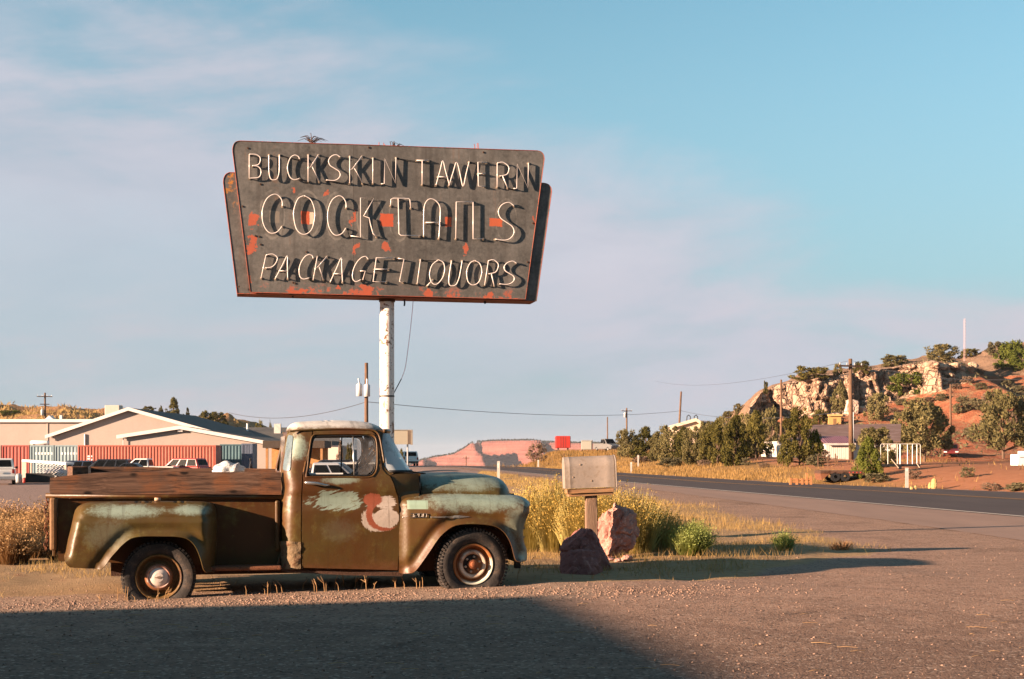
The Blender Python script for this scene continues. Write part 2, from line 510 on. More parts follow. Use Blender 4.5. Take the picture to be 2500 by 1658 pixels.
# ------------------------------------------------------------------ ground sheet
def make_ground():
    Y = np.concatenate([np.linspace(-80, 5, 24)[:-1], np.arange(5, 30, 0.16), np.arange(30, 80, 0.6), np.arange(80, 240, 2.0), np.geomspace(240, 9000, 46)])
    a = np.linspace(-1, 1, 261)
    sh = np.sinh(3.2 * a) / math.sinh(3.2)
    hw = 60 + 1.15 * np.abs(Y)
    XX = hw[:, None] * sh[None, :]; YY = np.repeat(Y[:, None], len(a), 1)
    Z = gz(XX, YY)
    vm, fm = verge_mask(XX, YY), field_mask(XX, YY)
    near = sst(YY, 60, 25)
    Z = Z + near * (fbm(XX * 2.5, YY * 2.5, 0, 4) - 0.5) * (0.018 + 0.06 * vm)
    onroad = sst(XX - road_s(YY), 0.05, 0.7) * sst(XX - road_f(YY), 0.6, -0.3) * sst(YY, -70, -50) * sst(YY, 262, 255)
    Z = Z - 0.05 * onroad * (1 + sst(YY, 80, 160))
    n, k = Z.shape
    V = np.stack([XX, YY, Z], -1).reshape(-1, 3)
    idx = np.arange(n * k).reshape(n, k)
    Fq = np.stack([idx[:-1, :-1], idx[:-1, 1:], idx[1:, 1:], idx[1:, :-1]], -1).reshape(-1, 4)
    m, g = newmat('ground')
    p = g.geo('Position')
    px, py, pz = g.sep(p)
    vg, fd, lt, rd = g.attr('verge'), g.attr('field'), g.attr('lot'), g.attr('red')
    n0 = g.noise(p, 0.35, 4.0, 0.6); n1 = g.noise(p, 2.3, 5.0, 0.65); n2 = g.noise(p, 14.0, 4.0, 0.65); n3 = g.noise(p, 75.0, 3.0, 0.7)
    streak = g.noise(g.scale(p, 0.5, 2.6, 1.0), 1.0, 4.0, 0.6)
    ch = g.vor(p, 42.0, out=1); chd = g.vor(p, 42.0); chx = S(g.t, g.t.nodes.new('ShaderNodeSeparateColor').outputs[0])
    g.L.new(ch.k, chx.k.node.inputs[0])
    pave = g.mix((n1 * 0.7 + n3 * 0.9 - 0.35).cl(), (0.155, 0.095, 0.068), (0.43, 0.275, 0.20))
    near_dark = (py + (n1 - 0.5) * 2.5).st(14.0, 9.5)
    crk = g.vor(g.addv(p, g.scale(g.noise(p, 1.3, 3.0, 0.6, out=1), 0.5, 0.5, 0.0)), 0.42, 'DISTANCE_TO_EDGE')
    pave = g.mix((n0 - 0.5).st(0.02, 0.16) * 0.45, pave, (0.12, 0.075, 0.056))
    pave = g.mix(crk.st(0.012, 0.004) * n0.st(0.50, 0.60) * 0.35, pave, (0.045, 0.03, 0.025))
    trk = ((px - py * 0.35 + (n0 - 0.5) * 1.2) * 3.6).sin().st(0.90, 1.0) * n1.st(0.42, 0.6) * 0.0
    ar = ((px + 6.0) * (px + 6.0) + (py - 2.0) * (py - 2.0)).sqrt() + (n0 - 0.5) * 0.35
    for rr_ in (10.6, 12.2, 14.1, 15.6):
        pave = g.mix((ar - rr_).ab().st(0.16, 0.06) * n1.st(0.36, 0.60) * 0.45, pave, (0.17, 0.105, 0.08))
    pave = g.mix(near_dark * 0.42, pave, (0.055, 0.038, 0.032))  # near ground browner; its colour also lowered to deepen the foreground shade
    pave = g.mix((streak - 0.5).st(0.02, 0.2) * 0.5, pave, (0.27, 0.175, 0.13))
    pave = g.mix(chx.st(0.86, 0.97) * 0.75, pave, (0.36, 0.27, 0.21))
    pave = g.mix(chx.st(0.16, 0.05) * 0.7, pave, (0.05, 0.038, 0.034))
    grav = g.mix((chx * 0.9 + n2 * 0.3 - 0.1).cl(), (0.17, 0.105, 0.075), (0.43, 0.30, 0.215))
    dirt = g.mix((n2 * 1.1 + n1 * 0.6 - 0.4).cl(), (0.20, 0.122, 0.066), (0.42, 0.285, 0.16))
    dirt = g.mix((n1 - 0.5).st(0.04, 0.2) * 0.7, dirt, (0.22, 0.115, 0.065))
    gold = g.mix((n1 * 0.8 + n2 * 0.7 - 0.3).cl(), (0.17, 0.095, 0.038), (0.33, 0.20, 0.08))
    red = g.mix((n1 * 0.9 + n0 * 0.5 - 0.2).cl(), (0.22, 0.082, 0.04), (0.40, 0.19, 0.105))
    lot = g.mix((n1 * 0.8 + n3 * 0.6 - 0.2).cl(), (0.19, 0.135, 0.115), (0.31, 0.22, 0.185))
    gm = g.attr('gravel') + (n2 - 0.5) * 0.6
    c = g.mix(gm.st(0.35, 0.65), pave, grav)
    c = g.mix((lt + (n1 - 0.5) * 0.3).st(0.4, 0.6), c, lot)
    c = g.mix((vg + (n2 - 0.5) * 0.7).st(0.35, 0.65), c, dirt)
    rf = g.mix((rd + (n1 - 0.5) * 0.8).st(0.3, 0.7), gold, red)
    c = g.mix((fd + (n2 - 0.5) * 0.5).st(0.4, 0.6), c, rf)
    h = n3 * 0.35 + n2 * 0.5 + chd.st(0.5, 0.0) * 0.5
    nb = g.bump(h, 0.6, 0.02)
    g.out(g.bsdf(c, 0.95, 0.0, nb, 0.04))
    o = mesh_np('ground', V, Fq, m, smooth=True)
    tag(o, kind='structure')
    X1, Y1 = XX.ravel(), YY.ravel()
    nn = edge_noise(X1, Y1)
    vattr(o, 'verge', vm.ravel()); vattr(o, 'field', fm.ravel())
    vattr(o, 'gravel', sst(Y1 - 0.10 * (X1 + 3.4) + nn * 0.25, 12.3, 13.3) * sst(Y1, 60, 45) * np.maximum(sst(X1, 2.2, -0.5), 0.25 + 0 * X1))
    vattr(o, 'lot', sst(Y1, 36, 56) * sst(X1 - road_s(Y1), 0, -2))
    vattr(o, 'red', np.clip(sst(X1, 13, 21) + sst(Y1, 600, 1200), 0, 1))
    return o


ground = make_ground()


def strip(name, xa, xb, ys, lift, m, cols=2):
    """a sheet between two edge curves laid just above the ground"""
    V, Fq = [], []
    for y in ys:
        for k in range(cols):
            t = k / (cols - 1); x = xa(y) * (1 - t) + xb(y) * t
            V.append((x, y, gz1(x, y) + lift))
    n = len(ys)
    for i in range(n - 1):
        for k in range(cols - 1):
            a = i * cols + k; Fq.append((a, a + 1, a + 1 + cols, a + cols))
    return mesh_np(name, V, Fq, m, smooth=True)


def asphalt(name, a, b, pit):
    m, g = newmat(name); p = g.geo('Position')
    n1 = g.noise(g.scale(p, 1.0, 0.12, 1.0), 1.2, 4.0, 0.6); n3 = g.noise(p, 60.0, 3.0, 0.7); n2 = g.noise(p, 1.0, 4.0, 0.6)
    c = g.mix((n1 * 0.9 + n3 * 0.5 + n2 * 0.4 - 0.45).cl(), a, b)
    g.out(g.bsdf(c, 0.85, 0.0, g.bump(n3, 0.4, 0.01), 0.2)); return m


ys = list(np.arange(-55, 60, 2.0)) + list(np.arange(60, 258, 3.0))
tag(strip('road_shoulder', road_s, lambda y: road_w(y) + 0.1, ys, 0.005, asphalt('shoulder', (0.185, 0.118, 0.088), (0.31, 0.20, 0.15), 0), 3), kind='structure')
tag(strip('road', road_w, road_f, ys, 0.008, asphalt('asphalt', (0.038, 0.027, 0.026), (0.085, 0.062, 0.055), 0), 4), kind='structure')
line_m = M('road_paint', (0.46, 0.40, 0.34), 0.8, var=0.3, sc=8)
yel_m = M('yellow_paint', (0.33, 0.17, 0.05), 0.8, var=0.4, sc=6)
tag(strip('edge_line', lambda y: road_w(y) + 0.05, lambda y: road_w(y) + 0.21, ys, 0.018, line_m), kind='structure')
tag(strip('centre_line', lambda y: road_w(y) + road_wide(y) * 0.55, lambda y: road_w(y) + road_wide(y) * 0.55 + 0.12, ys, 0.018, yel_m), kind='structure')
tag(strip('centre_line', lambda y: road_w(y) + road_wide(y) * 0.55 + 0.3, lambda y: road_w(y) + road_wide(y) * 0.55 + 0.42, ys, 0.018, yel_m), kind='structure')


# ------------------------------------------------------------------ red cliff hill on the right
HY = 230.0
_u = [1700, 1770, 1800, 1830, 1870, 1960, 2050, 2130, 2200, 2280, 2340, 2400, 2500, 2700, 3100]
_sky = [1125, 1085, 1005, 978, 952, 917, 907, 897, 886, 870, 868, 862, 836, 800, 780]
_top = [1126, 1088, 1012, 985, 960, 928, 918, 906, 899, 886, 888, 893, 905, 905, 900]
_foot = [1127, 1092, 1040, 1022, 1014, 1014, 1008, 990, 968, 948, 936, 915, 918, 920, 920]


def _z(v, Y): return CH + (VH - v) / F * Y


def hill_parts(X):
    u = X / HY * F + CU
    zs = _z(np.interp(X / (HY + 22) * F + CU, _u, _sky), HY + 26) + (fbm(X * 0.12, 5.5, 0, 3) - 0.5) * 1.2
    zt = _z(np.interp(u, _u, _top), HY); zf = _z(np.interp(u, _u, _foot), HY)
    j = fbm(X * 0.16, 9.1, 0, 3)
    yc = HY + (j - 0.5) * 9.0 + 10.0 * sst(u, 2330, 2480) - 14 * sst(u, 1880, 1790)
    return zs, zt, zf, yc


def hillH(X, Y):
    zs, zt, zf, yc = hill_parts(X)
    z0 = gz(X, Y); y0 = 168.0 + 8 * (fbm(X * 0.06, 2.2, 0, 2) - 0.5)
    t = np.clip((Y - y0) / (yc - y0), 0, 1)
    gul = (fbm(X * 0.11, Y * 0.03, 4.4, 4) - 0.5)
    z = z0 * (1 - t) + zf * t ** 1.15 + gul * 5.0 * t * (1 - t) + (fbm(X * 0.7, Y * 0.7, 1, 4) - 0.5) * (0.8 + 1.6 * sst(X, 52, 44)) * np.minimum(t * 4, 1)
    tc = np.clip((Y - yc) / 2.6, 0, 1)
    z = np.where(Y > yc, zf + (zt - zf) * tc, z)
    tr = np.clip((Y - yc - 2.6) / 23.0, 0, 1)
    z = np.where(Y > yc + 2.6, zt + (zs - zt) * tr ** 0.8 + (fbm(X * 0.5, Y * 0.5, 8, 3) - 0.5) * 0.9, z)
    z = np.where(Y > yc + 26, z - (Y - yc - 26) * 0.10, z)
    return np.where(t <= 0, z0 - 0.4, z)


def make_hill():
    Xs = np.arange(30, 205, 0.42)
    zs, zt, zf, yc = hill_parts(Xs)
    cols = []
    y0 = 166.0
    T = np.concatenate([np.linspace(0, 1, 62)[:-1], np.full(30, 2.0), np.linspace(3, 4, 24), np.linspace(4, 5, 9)[1:]])
    YY = np.zeros((len(T), len(Xs)))
    YY[:61] = y0 + (yc - y0)[None] * np.linspace(0, 1, 62)[:-1, None]
    YY[61:91] = yc[None] + np.linspace(0.01, 2.6, 30)[:, None]
    YY[91:115] = yc[None] + 2.61 + np.linspace(0, 23.4, 24)[:, None]
    YY[115:] = yc[None] + 26 + np.linspace(0, 130, 9)[1:, None]
    XX = np.repeat(Xs[None], len(T), 0)
    ZZ = hillH(XX, YY)
    hgt = np.maximum(zt - zf, 0.1)[None]
    cw = np.zeros_like(ZZ); cw[57:98] = 1.0
    rel = np.clip((ZZ - zf[None]) / hgt, -0.3, 1.3)
    body = sst(rel, -0.25, 0.05) * sst(rel, 1.25, 1.0) * sst(hgt, 1.0, 3.0)
    # blocky joints: buttresses, vertical cracks, bedding ledges
    xj = XX + 2.5 * (fbm(XX * 0.2, ZZ * 0.18, 2, 2) - 0.5) + ZZ * 0.12
    def blocks(w, hgt_, seed, amp):
        jx = xj / w + 0.35 * (vn(XX * 0.4, ZZ * 0.3, seed) - 0.5); cx_ = np.floor(jx); fx = jx - cx_
        jz = ZZ / hgt_ + _h(cx_, cx_ * 0 + seed, cx_ * 0) * 3 + 0.25 * (vn(XX * 0.5, ZZ * 0.1, seed + 2) - 0.5); cz_ = np.floor(jz); fz = jz - cz_
        o = (_h(cx_, cz_, cx_ * 0 + seed) - 0.5) * amp
        e = np.minimum(np.minimum(fx, 1 - fx) * w, np.minimum(fz, 1 - fz) * hgt_)
        return o + sst(np.minimum(e, .5) * 0 + np.minimum(fx, 1 - fx) * w, 0, .8) * amp * 0.35, sst(e, 0.35, 0.0)
    b1, e1 = blocks(5.6, 14.0, 3, 2.0); b2, e2 = blocks(2.6, 6.0, 11, 1.2); b3, e3 = blocks(1.3, 1.0, 19, 0.8)
    butt = b1 + b2 + b3
    crack = e1 * 1.3 + e2 * 0.6 + e3 * .2
    led = sst(np.abs(vn(XX * 0.05, ZZ * 0.55, 3.0) - 0.5), 0.08, 0.0) * 1.0
    fine = (fbm(XX * 1.3, ZZ * 1.3, YY * 0.5, 3) - 0.5) * 1.2
    dy = body * (-butt + crack + led + fine)
    YY = YY + dy * np.where(cw > 0, 1, 0.25)
    ZZ = ZZ + body * (vn(xj * 0.5, YY * 0.2, 7) - 0.5) * 0.8
    # red ledges high on the talus at the right
    lz = sst(XX, 70, 78) * cw * 0
    n, k = ZZ.shape
    idx = np.arange(n * k).reshape(n, k)
    Fq = np.stack([idx[:-1, :-1], idx[:-1, 1:], idx[1:, 1:], idx[1:, :-1]], -1).reshape(-1, 4)
    m, g = newmat('hill_rock')
    p = g.geo('Position'); px, py, pz = g.sep(p)
    cf, tp = g.attr('cliff'), g.attr('top')
    n0 = g.noise(p, 0.12, 4.0, 0.6); n1 = g.noise(p, 0.8, 5.0, 0.65); n2 = g.noise(p, 4.0, 4.0, 0.65)
    vst = g.noise(g.scale(p, 1.6, 1.6, 0.12), 1.0, 4.0, 0.6)
    cream = g.mix((n1 * 0.9 + vst * 0.7 - 0.3).cl(), (0.36, 0.225, 0.15), (0.58, 0.41, 0.29))
    cream = g.mix(vst.st(0.60, 0.75) * 0.5, cream, (0.24, 0.13, 0.08))
    vc = g.vor(g.addv(g.scale(p, 0.42, 0.42, 0.13), g.scale(g.noise(p, 0.6, 3.0, 0.6, out=1), 0.4, 0.4, 0.4)), 1.0, 'DISTANCE_TO_EDGE')
    v2 = g.vor(g.addv(g.scale(p, 0.9, 0.9, 0.8), g.scale(g.noise(p, 1.2, 3.0, 0.6, out=1), 0.5, 0.5, 0.5)), 1.0, 'DISTANCE_TO_EDGE')
    bed = g.noise(g.scale(p, 0.05, 0.05, 1.7), 1.0, 3.0, 0.6)
    cream = g.mix((bed - 0.5).st(0.04, 0.16) * 0.5, cream, (0.30, 0.16, 0.10))
    cream = g.mix(vc.st(0.065, 0.01) * 0.65, cream, (0.15, 0.085, 0.058))
    cream = g.mix(v2.st(0.05, 0.01) * 0.5, cream, (0.12, 0.065, 0.04))
    redc = g.mix((n1 * 0.8 + n0 * 0.7 - 0.25).cl(), (0.22, 0.066, 0.032), (0.40, 0.16, 0.085))
    redc = g.mix((n1 + (n2 - 0.5) * 0.5 + (n0 - 0.5) * 0.9).st(0.52, 0.64) * 0.75, redc, (0.30, 0.185, 0.10))
    topc = g.mix((n1 + n2 * 0.6 - 0.3).cl(), (0.16, 0.095, 0.06), (0.34, 0.22, 0.145))
    c = g.mix((tp + (n1 - 0.5) * 0.5).st(0.3, 0.7), redc, topc)
    c = g.mix((cf + (n1 - 0.5) * 0.7).st(0.35, 0.65), c, cream)
    nb = g.bump(n1 * 0.5 + n2 * 0.6 + (vc.st(0.0, 0.10) + v2.st(0.0, 0.08) * 0.5) * cf, 1.0, 0.6)
    g.out(g.bsdf(c, 0.95, 0.0, nb, 0.1))
    o = mesh_np('cliff_hill', np.stack([XX, YY, ZZ], -1).reshape(-1, 3), Fq, m, smooth=False)
    tag(o, kind='structure')
    vattr(o, 'cliff', (body * sst(YY + dy, -1e9, 0) * (cw > 0) * sst(XX / HY * F + CU, 2460, 2330)).ravel())
    tpm = np.zeros_like(ZZ); tpm[92:] = 1.0; tpm[80:92] = np.linspace(0, 1, 12)[:, None]
    vattr(o, 'top', np.maximum(tpm, 0.75 * sst(XX, 44, 38)).ravel())
    return o


make_hill()


# ------------------------------------------------------------------ scrub hill behind the buildings on the left
_lu = [-900, -300, 0, 100, 200, 300, 380, 460, 520, 560, 585, 600, 640]
_lv = [1000, 985, 996, 990, 990, 998, 1003, 1004, 1008, 1016, 1030, 1045, 1115]


def lhillH(X, Y):
    u = X / 300.0 * F + CU
    zr = _z(np.interp(u, _lu, _lv), 300.0)
    t = np.clip((Y - 215) / 85.0, 0, 1)
    s = np.where(Y < 300, sst(t, 0, 1.05), 1 - 0.25 * sst(Y, 300, 420))
    b = (fbm(X * 0.12, Y * 0.10, 3, 4) - 0.5) * 4.5 + (fbm(X * 0.6, Y * 0.5, 6, 3) - 0.5) * 1.6
    return np.maximum(zr - 0.3, -3) * s * 1.0 + b * np.minimum(s, 1 - 0.6 * sst(u, 560, 600)) * np.where(Y < 300, 1, 0.5) - 0.3


def grid_mesh(name, Xs, Ys, H, m, smooth=True):
    XX, YY = np.meshgrid(Xs, Ys); ZZ = H(XX, YY)
    n, k = ZZ.shape; idx = np.arange(n * k).reshape(n, k)
    Fq = np.stack([idx[:-1, :-1], idx[:-1, 1:], idx[1:, 1:], idx[1:, :-1]], -1).reshape(-1, 4)
    return mesh_np(name, np.stack([XX, YY, ZZ], -1).reshape(-1, 3), Fq, m, None, smooth)


m, g = newmat('scrub_hill')
p = g.geo('Position'); n1 = g.noise(p, 0.25, 5.0, 0.65); n2 = g.noise(p, 1.3, 4.0, 0.65)
c = g.mix((n1 * 0.8 + n2 * 0.8 - 0.3).cl(), (0.17, 0.075, 0.035), (0.42, 0.245, 0.115))
c = g.mix(n2.st(0.56, 0.66) * 0.6, c, (0.46, 0.30, 0.13))
g.out(g.bsdf(c, 0.95, 0.0, g.bump(n2 + n1, 0.8, 0.5), 0.1))
tag(grid_mesh('scrub_hill', np.arange(-330, -52, 1.0), np.arange(214, 430, 1.5), lhillH, m), kind='structure')


# ------------------------------------------------------------------ far mesa
_mu = [600, 1000, 1030, 1060, 1110, 1138, 1152, 1165, 1200, 1300, 1400, 1500, 1700, 2200]
_mv = [1145, 1138, 1124, 1117, 1109, 1094, 1084, 1078, 1076, 1076, 1082, 1084, 1088, 1095]


def mesaH(X, Y):
    Y0 = 3500.0
    u = X / Y0 * F + CU
    zp = _z(np.interp(u, _mu, _mv), Y0) + (fbm(X * 0.03, Y * 0.01, 2, 3) - 0.5) * 3
    u = u - 0.42 * np.clip(3570 - Y, 0, 400) * (u > 1040) + 14 * (fbm(Y * 0.02, X * 0.004, 7, 3) - .5)
    spur = lambda c, w: np.exp(-np.abs((u - c) / w) ** 1.3)
    yf = 3560 - 190 * spur(1085, 34) - 200 * spur(1232, 24) + 70 * spur(1165, 34) + 110 * spur(1330, 60) - 90 * spur(1430, 60) - 60 * sst(u, 1100, 1030)
    yf = yf + (fbm(X * 0.02, 4, 0, 4) - 0.5) * 90
    dd = yf - Y
    gl = (np.abs(fbm(X * 0.022, Y * 0.004, 1, 3) - 0.5) * 2 - .35) * 26 + (fbm(X * 0.08, Y * 0.02, 5, 3) - .5) * 12
    z = zp - 17 * sst(dd, 0, 10) - 0.62 * np.maximum(dd - 10, 0) + gl * sst(dd, 5, 50) + 5 * sst(np.abs(dd - 45), 10, 0)
    return np.maximum(np.where(dd < 0, zp, z), -46)


m, g = newmat('mesa_rock')
p = g.geo('Position'); px, py, pz = g.sep(p); n1 = g.noise(p, 0.02, 5.0, 0.65); bd = g.noise(g.scale(p, 0.002, 0.002, 0.16), 1.0, 3.0, 0.6); n2 = g.noise(p, 0.15, 4.0, 0.7)
nx, ny, nz = g.sep(g.geo('Normal'))
c = g.mix(((bd - .5) * 2.2 + (n1 - .5) * 1.2 + .5).cl(), (0.12, 0.040, 0.031), (0.25, 0.105, 0.082))
c = g.mix(n2.st(.56, .68) * .55, c, (.10, .075, .05))
c = g.mix(nz.st(0.93, 0.985) * n2.st(0.35, 0.5), c, (0.07, 0.07, 0.045))
g.out(g.bsdf(c, 0.95, 0.0, g.bump(n1 + bd, 0.7, 8.0), 0.05))
tag(grid_mesh('mesa', np.arange(-700, 1100, 6.0), np.concatenate([np.arange(3150, 3640, 5.0), np.arange(3640, 4300, 60.0)]), mesaH, m), kind='structure')
_r = np.random.default_rng(31); _n = 5200
_X = _r.uniform(-420, 900, _n); _Y0 = np.array([3400.0 + 0 * x for x in _X])
for _k in range(60):
    _Y0 = np.where(mesaH(_X, _Y0) < mesaH(_X, np.full(_n, 3900.0)) - 2.5, _Y0 + 5, _Y0)
_Y1 = _Y0 + _r.uniform(2, 60, _n); _Z1 = mesaH(_X, _Y1)
_C = np.stack([_X, _Y1, _Z1 + _r.uniform(0, 2.5, _n)], 1); _d = _r.normal(size=(_n, 3)); _d[:, 2] = np.abs(_d[:, 2]) + .3; _d /= np.linalg.norm(_d, axis=1, keepdims=True)
_e = np.cross(_d, _r.normal(size=(_n, 3))); _e /= np.linalg.norm(_e, axis=1, keepdims=True); _s = _r.uniform(2.0, 4.5, _n)[:, None]
tag(mesh_np('mesa_scrub', np.stack([_C - _e * _s * .6, _C + _e * _s * .6, _C + _d * _s], 1).reshape(-1, 3), np.arange(3 * _n).reshape(_n, 3), foliage_mat('mesa_scrub', (.03, .032, .02), (.07, .065, .035))), kind='stuff')
m, g = newmat('far_ridge'); p = g.geo('Position'); n1 = g.noise(p, 0.01, 5.0, 0.65)
g.out(g.bsdf(g.mix(n1, (0.10, 0.085, 0.06), (0.22, 0.15, 0.10)), 0.95, 0.0, None, 0.05))


def ridgeH(X, Y):
    return -60 + (_z(1127.0, 6500.0) + 60 + (fbm(X * 0.002, 1, 0, 3) - 0.5) * 22) * np.exp(-((Y - 6500) / 350.0) ** 2)


tag(grid_mesh('far_hills', np.arange(-5200, 5200, 40.0), np.linspace(5700, 7300, 22), ridgeH, m), kind='structure')


# ------------------------------------------------------------------ where a sight line meets the land
def land(X, Y):
    z = gz(X, Y)
    z = np.where((X > 30) & (Y > 166), np.maximum(z, hillH(X, Y)), z)
    return np.where((X < -52) & (Y > 214) & (Y < 430), np.maximum(z, lhillH(X, Y)), z)


def hit(u, v, y0=10.0, y1=420.0):
    Y = np.arange(y0, y1, 0.05)
    X = (u - CU) / F * Y; Z = CH + (VH - v) / F * Y
    L = land(X, Y)
    i = np.argmax(Z <= L)
    if Z[i] > L[i]: i = int(np.argmin(Z - L))
    return Vector((X[i], Y[i], float(L[i])))


def gp(u, Y, dz=0.0):
    x = (u - CU) / F * Y
    return Vector((x, Y, float(land(np.array([x]), np.array([Y]))[0]) + dz))


# ------------------------------------------------------------------ the old pickup
TH = math.radians(12.0)
TX, TY = -3.484, 14.03                               # near rear wheel, outer face, on the ground plane
WID = 1.80                                           # near to far wheel face


def T(u, v, w=0.0):
    """point of the truck's side (at depth w into the truck) seen at a frame position: (along, across, up)"""
    a, b = (u - CU) / F, (VH - v) / F
    t = (w - TX * math.sin(TH) + TY * math.cos(TH)) / (-a * math.sin(TH) + math.cos(TH))
    X, Y = t * a, t
    return ((X - TX) * math.cos(TH) + (Y - TY) * math.sin(TH), w, CH + t * b)


def TT(pts, w=0.0): return [(q[0], q[2]) for q in (T(u, v, w) for u, v in pts)]


truck = empty('pickup_truck', (TX, TY, 0), TH)
tag(truck, 'abandoned old pickup truck in flaking olive and teal paint, flat tyres, beneath the neon sign', 'truck')


def resample(poly, h, closed=True):
    P = [np.array(p, float) for p in poly]; out = []
    m = len(P)
    for i in range(m if closed else m - 1):
        a, b = P[i], P[(i + 1) % m]; L = np.linalg.norm(b - a)
        if L < 1e-6: continue
        k = max(1, int(round(L / h)))
        out += [a + (b - a) * j / k for j in range(k)]
    if not closed: out.append(P[-1])
    return np.array(out)


def seg_dist(P, poly, closed=False):
    A = np.array(poly, float); B = np.roll(A, -1, 0) if closed else A[1:]
    A = A if closed else A[:-1]
    D = B - A; L2 = np.maximum((D ** 2).sum(1), 1e-12)
    t = np.clip(((P[:, None] - A[None]) * D[None]).sum(-1) / L2[None], 0, 1)
    q = A[None] + t[..., None] * D[None]
    return np.sqrt(((P[:, None] - q) ** 2).sum(-1)).min(1)


def inside(P, poly):
    A = np.array(poly, float); B = np.roll(A, -1, 0)
    x, y = P[:, 0][:, None], P[:, 1][:, None]
    c = ((A[None, :, 1] > y) != (B[None, :, 1] > y))
    with np.errstate(divide='ignore', invalid='ignore'):
        xi = (B[:, 0] - A[:, 0]) * (y - A[:, 1]) / (B[:, 1] - A[:, 1]) + A[:, 0]
    return (np.where(c, x < xi, False).sum(1) % 2) == 1


def area2(p):
    p = np.array(p); q = np.roll(p, -1, 0); return (p[:, 0] * q[:, 1] - q[:, 0] * p[:, 1]).sum()


def cdt(outer, holes=(), h=0.04, rims=()):
    """triangulated flat outline with holes; rims: (polyline, radius) that get extra rings of points"""
    O = resample(outer, h); H = [resample(q, h) for q in holes]
    pts = [tuple(p) for p in O]; edges = [(i, (i + 1) % len(O)) for i in range(len(O))]
    for q in H:
        b = len(pts); pts += [tuple(p) for p in q]; edges += [(b + i, b + (i + 1) % len(q)) for i in range(len(q))]
    lo, hi = O.min(0), O.max(0); I = []
    for j, z in enumerate(np.arange(lo[1] + h * 0.5, hi[1], h * 0.87)):
        for x in np.arange(lo[0] + (h / 2 if j % 2 else 0), hi[0], h): I.append((x, z))
    I = np.array(I)
    lv = []
    for poly, R in rims:
        Pl = resample(poly, h * 0.8, False)
        tg = np.gradient(Pl, axis=0); tg /= np.maximum(np.linalg.norm(tg, axis=1, keepdims=True), 1e-9)
        nr = np.stack([-tg[:, 1], tg[:, 0]], 1)
        for th in (0.18, 0.36, 0.55, 0.75, 0.95):
            dd = R * (1 - math.cos(th * math.pi / 2)) * 1.0
            for sg in (1, -1):
                q = Pl + nr * dd * sg; lv.append(q[seg_dist(q, poly) > dd * 0.93])
    cand = np.concatenate([I] + lv) if lv else I
    ok = inside(cand, O)
    for q in H: ok &= ~inside(cand, q)
    bd = seg_dist(cand, O, True)
    for q in H: bd = np.minimum(bd, seg_dist(cand, q, True))
    ok[:len(I)] &= bd[:len(I)] > h * 0.45
    ok[len(I):] &= bd[len(I):] > 0.0012
    pts += [tuple(p) for p in cand[ok]]
    r = geometry.delaunay_2d_cdt([Vector(p) for p in pts], edges, [], 2 if holes else 1, 1e-5)
    P = np.array([(q.x, q.y) for q in r[0]]); tri = [tuple(f) for f in r[2]]
    C = np.array([P[list(f)].mean(0) for f in tri]); k = inside(C, O)
    for q in H: k &= ~inside(C, q)
    tri = [f if area2(P[list(f)]) > 0 else f[::-1] for f, kk in zip(tri, k) if kk]
    return P, tri


def fprof(d, R):
    x = np.clip(d / R, 0, 1); return np.sqrt(np.maximum(1 - (1 - x) ** 2, 0))


def side_panel(name, outer, wfun, m, holes=(), h=0.04, rims=(), thick=0.006, both=True, parent=None, far_too=True):
    """pressed sheet whose depth into the truck is wfun(points); mirrored copy on the far side"""
    P, tri = cdt(outer, holes, h, rims)
    w = wfun(P)
    outs = []
    for s in ((0, 1) if both else (0,)):
        V = np.stack([P[:, 0], w if s == 0 else WID - w, P[:, 1]], 1)
        o = mesh_np(name, V, tri if s == 0 else [f[::-1] for f in tri], m, parent or truck, True)
        if thick:
            solid(o, thick); mod(o, 'EDGE_SPLIT', split_angle=math.radians(70))
        outs.append(o)
    return outs


# ------ paint: olive brush coat flaking to the old teal, drawn in the truck's own coordinates
def ell(g, px, pz, u0, u1, v0, v1, w=0.05):
    a, b = T(u0, v0, w), T(u1, v1, w)
    cx, cz, rx, rz = (a[0] + b[0]) / 2, (a[2] + b[2]) / 2, abs(b[0] - a[0]) / 2, abs(b[2] - a[2]) / 2
    e = ((px - cx) / rx); f = ((pz - cz) / rz)
    return 1.0 - (e * e + f * f)


def rect(g, px, pz, u0, u1, v0, v1, w=0.05, s=0.012):
    a, b = T(u0, v0, w), T(u1, v1, w)
    x0, x1, z0, z1 = min(a[0], b[0]), max(a[0], b[0]), min(a[2], b[2]), max(a[2], b[2])
    return (px - (x0 - s)).st(0, 2 * s) * ((x1 + s) - px).st(0, 2 * s) * (pz - (z0 - s)).st(0, 2 * s) * ((z1 + s) - pz).st(0, 2 * s)


